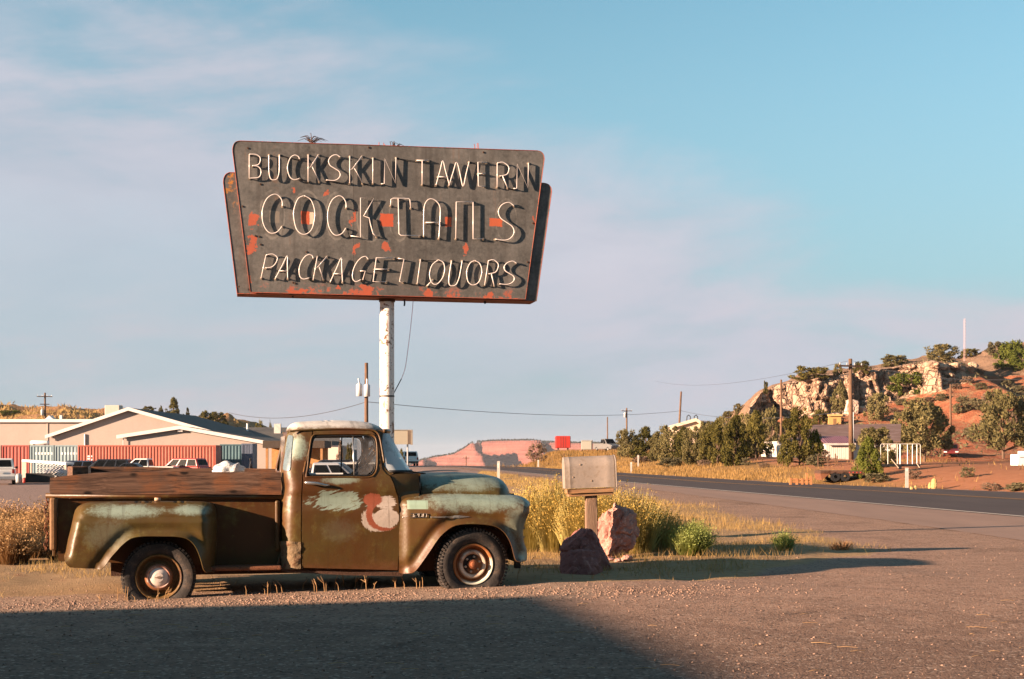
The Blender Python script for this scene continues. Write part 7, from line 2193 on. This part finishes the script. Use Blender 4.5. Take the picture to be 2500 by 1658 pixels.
p1 = upole(894.5, 886, 1100, 88, 'wooden utility pole with grey transformers just left of the sign pole', r=.15, arms=0, can=((-.42, -1.72), (.06, -1.75)))[1]
t1 = bpy.context.scene.objects
p2 = upole(110, 959, 1030, 185, 'thin utility pole with a crossarm on the hill behind the long building', r=.16, arms=2, can=((-.3, -2.6),))[1]
p3 = upole(2076, 876, 1161, 96, 'tall brown utility pole in front of the white metal building', lean=-.008, r=.17, arms=1)[1]
p4 = upole(1907, 927, 1135, 126, 'slim tall pole left of the largest dark juniper', lean=.0, r=.12, arms=0)[1]
p5 = upole(1663, 956, 1050, 172, 'leaning utility pole behind the cream roofed house', lean=.06, r=.15, arms=0)[1]
p6 = upole(1530, 996, 1057, 235, 'far utility pole with a small transformer above the leftmost grey green tree', r=.17, arms=1, can=((-.3, -1.2),))[1]
p7 = upole(1483, 1018, 1080, 262, 'thin bare pole rising behind the far silver pickup', r=.14, arms=0)[1]
p8 = upole(2320.5, 938, 1041, 172, 'short tan pole standing on the red slope above the dark red car', r=.16, arms=0)[1]
p9 = upole(1138, 1113, 1136, 330, 'tiny distant utility pole in front of the mesa', r=.14, arms=1, zb=-5)[1]
q = at(858, 1128, 80)


def wire(label, pts, sag, r=.012):
    P = []
    for a, c in zip(pts[:-1], pts[1:]):
        for k in range(16):
            s_ = k / 16; P.append(a.lerp(c, s_) - Vector((0, 0, sag * 4 * s_ * (1 - s_))))
    P.append(pts[-1]); b = MB(); b.tube(P, r, 4); o = b.build('power_line', M('wire', (.05, .05, .055), .6, bump=0), None, True); tag(o, label, 'wire'); return o


wire('power line sagging from the roofs to the transformer pole and on over the highway', [at(560, 1008, 120), at(895, 981, 88), at(1663, 1003, 172), at(2075, 1003, 96)], .7, .018)
wire('pair of wires running off from the tall brown pole over the cliff', [at(2076, 880, 96), at(1600, 930, 260)], 1.2, .012)
wire('wire from the tall brown pole toward the right edge of the photo', [at(2076, 879, 96), at(2700, 905, 60)], .8, .010)
q = gp(2355, 262); t = empty('radio_mast', q); tag(t, 'thin pale lattice radio mast on the hill skyline', 'mast')
Hm = at(2355, 778, 262).z - q.z
for k in range(3):
    a = 2.1 * k; b = MB(); b.tube([(.22 * math.cos(a), .22 * math.sin(a), -.5), (.16 * math.cos(a), .16 * math.sin(a), Hm)], .02, 5); b.build('mast_leg', M('mast_pink', (.60, .40, .38), .6), t)
b = MB(); b.tube([(.2 * math.cos(2.1 * k), .2 * math.sin(2.1 * k), Hm * k / 42) for k in range(43)], .010, 4); b.build('mast_bracing', MATS['mast_pink'], t)

# ------------------------------------------------------------------ signs and posts
q0, q1 = at(955, 1051, 62), at(1007, 1085, 62)
gz0 = gz1(q0.x, 62); t = empty('signboard', ((q0.x + q1.x) / 2, 62, gz0), .18); tag(t, 'blank beige signboard on a thin post beside the windscreen', 'sign')
w_ = (q1.x - q0.x) / 2
b = MB(); b.bb(-w_ - .4, w_ - .07, -.06, .06, q1.z - gz0, q0.z - gz0); b.build('board', M('sign_beige', (.42, .37, .28), .7, var=.08), t)
b = MB(); b.bb(w_ - .22, w_ - .07, -.09, -.061, q1.z - gz0 + .0, q0.z - gz0); b.build('edge_strip', M('sign_brown', (.16, .12, .09), .7), t)
b = MB(); b.bb(w_ - .07, w_, -.12, .08, q1.z - gz0 - .02, q0.z - gz0 + .03); b.build('frame_side', M('sign_frame', (.30, .25, .19), .6), t)
b = MB(); b.bb(-w_ - .4, w_ - .07, -.08, .08, q0.z - gz0, q0.z - gz0 + .03); b.build('frame_top', MATS['sign_frame'], t)
b = MB(); b.tube([(w_ - .2, .1, -.2), (w_ - .2, .1, q1.z - gz0)], .035, 8); b.build('post', grey_metal, t)


def marker(u, vt, vb, label, wpx=5.5, Y=None):
    q = hit(u, vb, 20) if Y is None else gp(u, Y); h = CH + (VH - vt) * q.y / F - q.z; r = wpx * q.y / F / 2
    t = empty('marker_post', q); tag(t, label, 'marker post', 'white roadside markers')
    b = MB(); b.box((0, 0, h / 2 - .1), (2 * r, r * .5, h + .2)); b.build('blade', M('marker_white', (.40, .36, .32), .7, var=.15), t)
    b = MB(); b.box((0, -r * .27, h * .88), (1.4 * r, .006, h * .12)); b.build('reflector', M('reflector', (.55, .5, .45), .3), t)


marker(1217, 1126, 1172, 'white marker post standing behind the truck hood', 7, 52)
marker(1314, 1123, 1140, 'short white marker post on the far verge left of the mailbox', 4)
marker(1541, 1128, 1155, 'white marker post at the road edge right of the mailbox', 4.5)
marker(1558, 1111, 1140, 'leaning pale marker post in the tall grass right of the mailbox', 4)
marker(2214, 1142, 1191, 'thick white wooden post by the road under the empty sign frame', 8, 60)

FY = 70.0
q0, q1, qb = at(2150, 1084, FY), at(2247, 1133, FY), at(2197, 1181, FY)
t = empty('sign_frame', (qb.x, FY, gz1(qb.x, FY))); tag(t, 'empty white tubular sign frame on a single black post', 'sign frame'); o3 = Vector(t.location)
fz0, fz1, fx0, fx1 = q1.z - o3.z, q0.z - o3.z, q0.x - o3.x, q1.x - o3.x
b = MB(); b.tube([(fx0, 0, fz0), (fx0, 0, fz1 - .05), (fx0 + .05, 0, fz1), (fx1 - .05, 0, fz1), (fx1, 0, fz1 - .05), (fx1, 0, fz0)], .018, 6); b.build('frame', M('frame_paint', (.50, .46, .42), .6, var=.25, sc=6), t)
for u, r in ((2168, .016), (2191, .016), (2198, .04), (2216, .022), (2228, .022), (2239, .022)):
    x = at(u, 1100, FY).x - o3.x; b = MB(); b.tube([(x, .03, fz0), (x, .03, fz1)], r, 6); b.build('upright', white_paint, t)
b = MB(); b.bb(-.07, .07, -.06, .08, -.3, fz0); b.build('post', black_m, t)
b = MB(); b.bb(fx0, fx1, .0, .06, fz0 - .12, fz0); b.build('bottom_beam', black_m, t)
for (ua, va, ub, vb_) in ((2176, 1121, 2212, 1164), (2238, 1131, 2258, 1162)):
    a, c = at(ua, va, FY) - o3, at(ub, vb_, FY) - o3; b = MB(); b.tube([a, c], .022, 6); b.build('stay', M('stay_pale', (.55, .45, .34), .6), t)

# flat trailer and little fences across the road
q = at(2050, 1172, 68); t = empty('flat_trailer', (q.x, 68, gz1(q.x, 68)), -.05); tag(t, 'low dark flatbed trailer parked across the road before the white building', 'trailer')
b = MB(); b.bb(-1.05, 1.3, -.9, .9, .36, .50); b.build('deck', dark_rust, t)
b = MB(); b.prism([(-1.05, -.9, .36), (-.55, -.9, .5), (-.55, -.9, .42), (-1.0, -.9, .05)], (0, 1.8, 0)); b.build('ramp', rust_m, t)
for x in (-.35, .1):
    for y in (-.8, .8):
        b = MB(); b.lathe([(.08, -.1), (.22, -.1), (.24, 0), (.22, .1), (.08, .1)], 14, 'Y', (x, y, .22)); b.build('wheel', black_m, t)
b = MB(); b.tube([(1.3, 0, .43), (2.2, 0, .36)], .05, 6); b.build('drawbar', dark_rust, t)
for k in range(4):
    b = MB(); b.box((.3 + .17 * k, -.91, .42), (.05, .02, .05)); b.build('lamp', M('lamp_red', (.4, .05, .04), .4), t)
t = empty('rail_fence', (at(1997, 1150, 80).x, 80, gz1(18, 80))); tag(t, 'broken wooden rail fence behind the flat trailer', 'fence')
for k, x in enumerate((0, .55, .98, 1.08)):
    b = MB(); b.bb(x - .03, x + .03, -.03, .03, -.1, .62 + .12 * (k == 2)); b.build('post', pole_wood, t)
for z0_, z1_ in ((.55, .46), (.30, .25)):
    b = MB(); b.tube([(0, -.04, z0_), (1.02, -.04, z1_)], .022, 5); b.build('rail', pole_wood, t)
t = empty('low_fence', (at(1927, 1178, 66).x, 66, gz1(13, 66))); tag(t, 'low reddish broken timber fence at the roadside left of the flat trailer', 'fence')
for k, (x, h) in enumerate(((.05, .32), (.8, .55), (1.0, .4), (.35, .3), (.6, .3))):
    b = MB(); b.bb(x - .05, x + .05, -.05, .05, -.1, h); b.build('post', M('red_timber', (.34, .15, .06), .8, var=.3), t)
for z_ in (.24, .12):
    b = MB(); b.tube([(0, 0, z_ + .03), (.45, 0, z_ - .02), (.95, 0, z_)], .05, 5); b.build('rail', MATS['red_timber'], t)
ystone = rock_mat('yellow_stone', (.34, .20, .075), (.52, .35, .16), (.55, .42, .24))
for (u, Y, w, h, lb) in ((2281, 58, .14, .42, 'tall upright yellow stone by the road right of the white wooden post'), (2271, 58.5, .09, .26, 'shorter yellow stone beside the tall upright one'), (2226, 57, .09, .16, 'small yellow stone at the foot of the white wooden post'), (2236, 57, .07, .18, 'second small yellow stone just right of the white wooden post')):
    q = gp(u, Y); o = boulder('roadside_stone', q + Vector((0, 0, h * .42)), (w, w, h * .62), int(u), ystone, 6, .05); tag(o, lb, 'stone', 'yellow stones along the far road edge')
q = gp(2500, 78); t = empty('white_chest', q + Vector((0, 0, .25)), .1); tag(t, 'white metal chest with a small lid at the right edge of the photo', 'chest')
b = MB(); b.bb(-.55, 1.3, -.4, .5, -.3, .40); bevel(b.build('body', white_paint, t), .02)
b = MB(); b.bb(-.15, 1.3, -.35, .45, .41, .58); bevel(b.build('lid', white_paint, t), .02)
b = MB(); b.bb(-.42, -.05, -.41, -.40, .22, .25); b.build('latch', black_m, t)

# ------------------------------------------------------------------ buildings on the right
metal_white = M('white_cladding', (0.60, 0.53, 0.46), .6, var=.06, sc=.8, bump=0)
roof_brown = M('brown_roof', (0.16, 0.095, 0.075), .8, var=.2, sc=1.2, bump=.3, bsc=8, col2=(.20, .13, .115))
YD = 118.0
zD = gz1(at(2048, 1150, YD).x, YD) - .3
q0, q1 = at(1905, 1083, YD), at(2200, 1083, YD)
t = empty('metal_building', (q0.x, YD, zD)); tag(t, 'long white clad building with a brown roof behind the tall brown pole', 'building'); o3 = Vector(t.location)
He = q0.z - zD; Lx = q1.x - q0.x
xw0, xw1 = at(2016, 1100, YD).x - o3.x, at(2082, 1100, YD).x - o3.x
n_ = 14
for k in range(n_):                                        # the projecting bay, panel by panel
    x = xw0 + (xw1 - xw0) * k / n_; b = MB(); b.bb(x + .012, x + (xw1 - xw0) / n_ - .012, -.03 - .012 * (k % 2), .05, 0, He - .03); b.build('wall_panel', metal_white, t)
b = MB(); b.bb(xw0, xw1, .05, 9, 0, He - .02); b.build('bay_wall', metal_white, t)
b = MB(); b.bb(0, xw0, 1.6, 9, 0, He + .2); b.bb(xw1, Lx, 1.6, 9, 0, He + .2); split(b.build('wall', metal_white, t))
xe = at(1936, 1100, YD).x - o3.x
b = MB(); b.bb(0, xe, -.4, 1.55, 0, He * .62); b.build('end_bay', metal_white, t)
b = MB(); b.bb(xe + .8, xe + 1.6, 1.56, 1.6, .0, 1.9); b.build('door', M('shade_door', (.16, .13, .12), .6), t)
R = [Vector((0.2, 1.3, He + .22)), Vector((Lx + .3, 1.3, He + .22)), at(2200, 1035, YD + 11) - o3, at(1988, 1037, YD + 11) - o3]
b = MB(); b.prism(R, (0, 0, -.12)); b.build('roof', roof_brown, t)
b = MB(); b.prism([Vector((xw0 - .15, -.35, He + .02)), Vector((xw1 + .15, -.35, He + .02)), Vector((xw1 + .15, 2.4, He + .62)), Vector((xw0 - .15, 2.4, He + .62))], (0, 0, -.08)); b.build('bay_roof', M('purple_roof', (.17, .085, .11), .5, var=.15), t)
for k in range(12):
    x = xw0 + (xw1 - xw0) * (k + .5) / 12; b = MB(); b.hexa([(x - .03, -.36, He + .022), (x + .03, -.36, He + .022), (x + .03, 2.4, He + .622), (x - .03, 2.4, He + .622), (x - .03, -.36, He + .07), (x + .03, -.36, He + .07), (x + .03, 2.4, He + .67), (x - .03, 2.4, He + .67)]); b.build('roof_rib', MATS['purple_roof'], t)
b = MB(); b.bb(xw0 - .15, xw1 + .15, -.40, -.351, He - .14, He + .03); b.build('gutter', M('gutter_grey', (.42, .38, .35), .5), t)
q = at(2083, 1009, 112); zq = gz1(q.x, 112); t = empty('flagpole', (q.x, 112, zq)); tag(t, 'thin white flagpole close right of the tall brown pole', 'flagpole')
b = MB(); b.tube([(0, 0, -.3), (0, 0, q.z - zq)], [.06, .045], 8); b.build('shaft', white_paint, t, True); b = MB(); b.lathe([(0, .08), (.05, .05), (.07, 0), (.05, -.05), (0, -.08)], 10, 'Z', (0, 0, q.z - zq)); b.build('finial', white_paint, t)
YE = 158.0
q0, q1, qk = at(1634, 1042, YE), at(1776, 1031, YE), at(1700, 1024, YE)
t = empty('cream_roofed_house', (q0.x, YE, 0)); tag(t, 'house with cream eaves and dark roof rising above the tree row across the road', 'building')
f = lambda p: p - Vector(t.location)
crm = M('cream_eaves', (.62, .48, .33), .7, var=.06)
b = MB(); b.prism([f(at(1640, 1100, YE)), f(at(1712, 1100, YE)), f(at(1712, 1034, YE)), f(at(1698, 1026, YE)), f(at(1640, 1043, YE))], (0, 9, 0)); b.build('gable_wall', crm, t)
slope_strip('bargeboard', f(at(1633, 1042, YE)) + Vector((0, -.1, .1)), f(at(1698, 1023.5, YE)) + Vector((0, -.1, .1)), t, h=.35, m=M('bargeboard_cream', (.66, .54, .40), .7, var=.05), out=.25)
slope_strip('bargeboard', f(at(1698, 1023.5, YE)) + Vector((0, -.1, .1)), f(at(1722, 1038, YE)) + Vector((0, -.1, .1)), t, h=.35, m=MATS['bargeboard_cream'], out=.25)
b = MB(); b.bb(f(at(1712, 1040, YE)).x, f(at(1790, 1040, YE)).x, .5, 9, f(at(1712, 1100, YE)).z, f(at(1712, 1036, YE)).z); b.build('side_wall', crm, t)
b = MB(); b.prism([f(at(1700, 1025, YE)) + Vector((0, 1.2, 0)), f(at(1768, 1030, YE)) + Vector((0, 1.2, 0)), f(at(1782, 1037, YE)) + Vector((0, -.1, 0)), f(at(1716, 1035, YE)) + Vector((0, -.1, 0))], (0, 0, -.12)); b.build('roof', M('house_roof', (.17, .15, .16), .8, var=.15), t)
for u in (1686, 1704):
    p = f(at(u, 1023, YE)) + Vector((0, 2, 0)); b = MB(); b.tube([p + Vector((-.2, 0, -.3)), p + Vector((-.15, 0, .35)), p + Vector((.05, 0, .5)), p + Vector((.22, 0, .3)), p + Vector((.2, 0, -.3))], .06, 6); b.build('roof_vent_pipe', black_m, t)
q = hit(2038, 1037, 150); t = empty('tan_cabin', q); tag(t, 'small tan cabin at the foot of the cliff behind the brown roof', 'building'); s_ = q.y / F
b = MB(); b.bb(-15 * s_, 15 * s_, 0, 2.2, -.6, 21 * s_); b.build('wall', M('cabin_tan', (.44, .28, .10), .8, var=.08), t)
b = MB(); b.bb(-17 * s_, 18 * s_, -.3, 2.4, 21 * s_, 25 * s_); b.build('roof', M('cabin_roof', (.50, .33, .13), .8, var=.08), t)
b = MB(); b.bb(-4 * s_, 3 * s_, -.03, 0.02, 0, 15 * s_); b.build('door', M('cabin_door', (.20, .11, .05), .8), t)
q = hit(2080, 1012, 150)
o = boulder('cliff_block', q + Vector((0, .5, .9)), (1.75, 1.4, 1.5), 77, rock_mat('pale_block', (.50, .36, .26), (.68, .54, .42), (.72, .6, .5)), 12, .05); tag(o, 'big pale fallen block at the foot of the cliff beside the tall brown pole', 'boulder')
CBL = ['cream boulder in the cliff rubble, second from the left at its foot', 'larger cream boulder in the cliff rubble left of the tall brown pole', 'cream boulder right of the big pale fallen block', 'smaller cream boulder farther right of the big pale fallen block', 'leftmost small cream boulder at the foot of the cliff', 'cream boulder beside the round green tree on the cliff', 'cream boulder on the cliff rim below the radio mast, second from right', 'cream boulder on the cliff rim under the skyline shrub clump', 'rightmost cream boulder on the cliff rim', 'leftmost cream boulder on the cliff rim']
r_ = random.Random(3)
for i, (u, v, s_) in enumerate(((1990, 1015, .7), (2010, 1020, .9), (2105, 1005, .8), (2125, 1000, .6), (1960, 1020, .6), (2230, 962, .6), (2300, 900, .8), (2330, 895, .7), (2375, 897, .9), (2268, 905, .7))):
    q = hit(u, v, 170); o = boulder('cliff_boulder', q + Vector((0, 0, s_ * .3)), (s_ * 1.2, s_, s_ * .8), 90 + i, MATS_ROCK if 'MATS_ROCK' in globals() else globals().setdefault('MATS_ROCK', rock_mat('cream_block', (.36, .23, .15), (.56, .41, .29), (.6, .46, .34))), 9, .07, r_.uniform(0, 3))
    tag(o, CBL[i], 'boulder', 'loose cream boulders of the cliff')

# ------------------------------------------------------------------ a walker far across the lot
q = gp(612, 119)
t = empty('person', q, .3); tag(t, 'person in dark clothes walking past the dark blue container end', 'person')
me = bpy.data.meshes.new('body'); vs = [(0, 0, .95), (0, 0, 1.15), (0, 0, 1.40), (0, 0, 1.52), (0, .01, 1.60), (0, .01, 1.72), (-.10, 0, .90), (-.16, 0, .50), (-.30, 0, .10), (-.22, -.03, .05), (.10, 0, .90), (.20, 0, .50), (.22, .0, .09), (.34, -.02, .04), (0, -.2, 1.38), (-.10, -.25, 1.10), (-.02, -.25, .86), (0, .2, 1.38), (.10, .25, 1.10), (.22, .24, .90), (.0, -.24, .78), (.26, .24, .82)]
ed = [(0, 1), (1, 2), (2, 3), (3, 4), (4, 5), (0, 6), (6, 7), (7, 8), (8, 9), (0, 10), (10, 11), (11, 12), (12, 13), (2, 14), (14, 15), (15, 16), (2, 17), (17, 18), (18, 19), (16, 20), (19, 21)]
vs = [(x, y * 1.0, z) for x, y, z in vs]
for k_, dy in ((6, -.09), (7, -.10), (8, -.10), (9, -.10), (10, .09), (11, .10), (12, .10), (13, .10)): vs[k_] = (vs[k_][0] * .9, dy, vs[k_][2])
me.from_pydata(vs, ed, []); o = bpy.data.objects.new('body', me); COL.objects.link(o); o.parent = t
sk = mod(o, 'SKIN'); rr = [.15, .14, .16, .06, .075, .09, .095, .07, .05, .045, .095, .07, .05, .045, .065, .05, .04, .065, .05, .04, .035, .035]
for d_, r_2 in zip(me.skin_vertices[0].data, rr): d_.radius = (r_2, r_2)
me.skin_vertices[0].data[0].use_root = True
mod(o, 'SUBSURF', levels=1, render_levels=1); me.materials.append(M('dark_clothes', (.02, .02, .025), .9, bump=0))
b = MB(); b.lathe([(0, 1.83), (.07, 1.81), (.105, 1.74), (.10, 1.66), (.0, 1.64)], 12, 'Z', (-.02, .01, 0)); b.build('hair', M('hair_dark', (.015, .012, .01), .8, bump=0), t, True)

# ------------------------------------------------------------------ the tavern behind the viewer, whose shade falls across the lot
az = math.radians(SUN_AZ); SHL = 21.0
tipx, tipy = 0.05, 13.5
cx_, cy_ = tipx - SHL * math.cos(az), tipy - SHL * math.sin(az)
Hs = SHL * math.tan(math.radians(SUN_EL))
rd = math.atan2(-4.4, 0.75) + .0
t = empty('tavern_building', (cx_, cy_, 0), rd + math.pi / 2); tag(t, 'flat roofed stucco tavern behind the viewer that shades the lot', 'building')
b = MB(); b.bb(-16, 0, -26, 0, -.3, Hs); b.build('wall', stucco, t)
b = MB(); b.bb(-16.05, .05, -26.05, .05, Hs, Hs + .0001 + .12); b.build('parapet', fascia, t)
t2 = empty('skylight_blocker', (0, -3.4, 0)); tag(t2, 'added two storey stucco block behind the viewer that cuts the skylight', 'building')  # unseen block, added to cut skylight on the lot
b = MB(); b.bb(-9.5, 34, -14, 0, -.3, 7.0); b.build('wall', stucco, t2)
b = MB(); b.bb(-9.7, 34.2, -14.2, .5, 7.0, 7.25); b.build('roof', fascia, t2)
for k in range(9):
    for z_ in (.9, 4.2):
        b = MB(); b.bb(-8 + 4.5 * k, -6 + 4.5 * k, -.02, .04, z_, z_ + 1.4); b.build('window', glass_car, t2)
for k in range(5):
    b = MB(); b.bb(-.01, .03, -4 - 4.5 * k, -2.2 - 4.5 * k, .9, 2.3); w = b.build('window', glass_car, t)


# ------------------------------------------------------------------ air
def haze():
    m, g = newmat('haze'); v = g.new('ShaderNodeVolumePrincipled')
    v.inputs['Color'].default_value = (0.80, 0.84, 0.92, 1); v.inputs['Density'].default_value = 0.00006; v.inputs['Anisotropy'].default_value = 0.2
    g.out(None, S(g.t, v.outputs[0]))
    b = MB(); b.bb(-7000, 7000, -90, 9500, -75, 62); o = b.build('haze', m); tag(o, kind='stuff')


haze()

# ------------------------------------------------------------------ loose pieces become parts of their own; sprinkles of tiny pieces are one part
TINY = {'rivets', 'torn_wire', 'wiper_litter', 'emblem_ribs', 'numerals', 'loose_trim', 'grille', 'chassis', 'tailgate_chain', 'dry_stalks'}
for o in [q for q in SC.objects if q.type == 'MESH' and q.parent is not None]:
    nm = o.name.split('.')[0]
    if nm in TINY: o['kind'] = 'stuff'
    elif nm in ('inner_arch', 'axle', 'tube_post', 'cut_cable'): split(o)
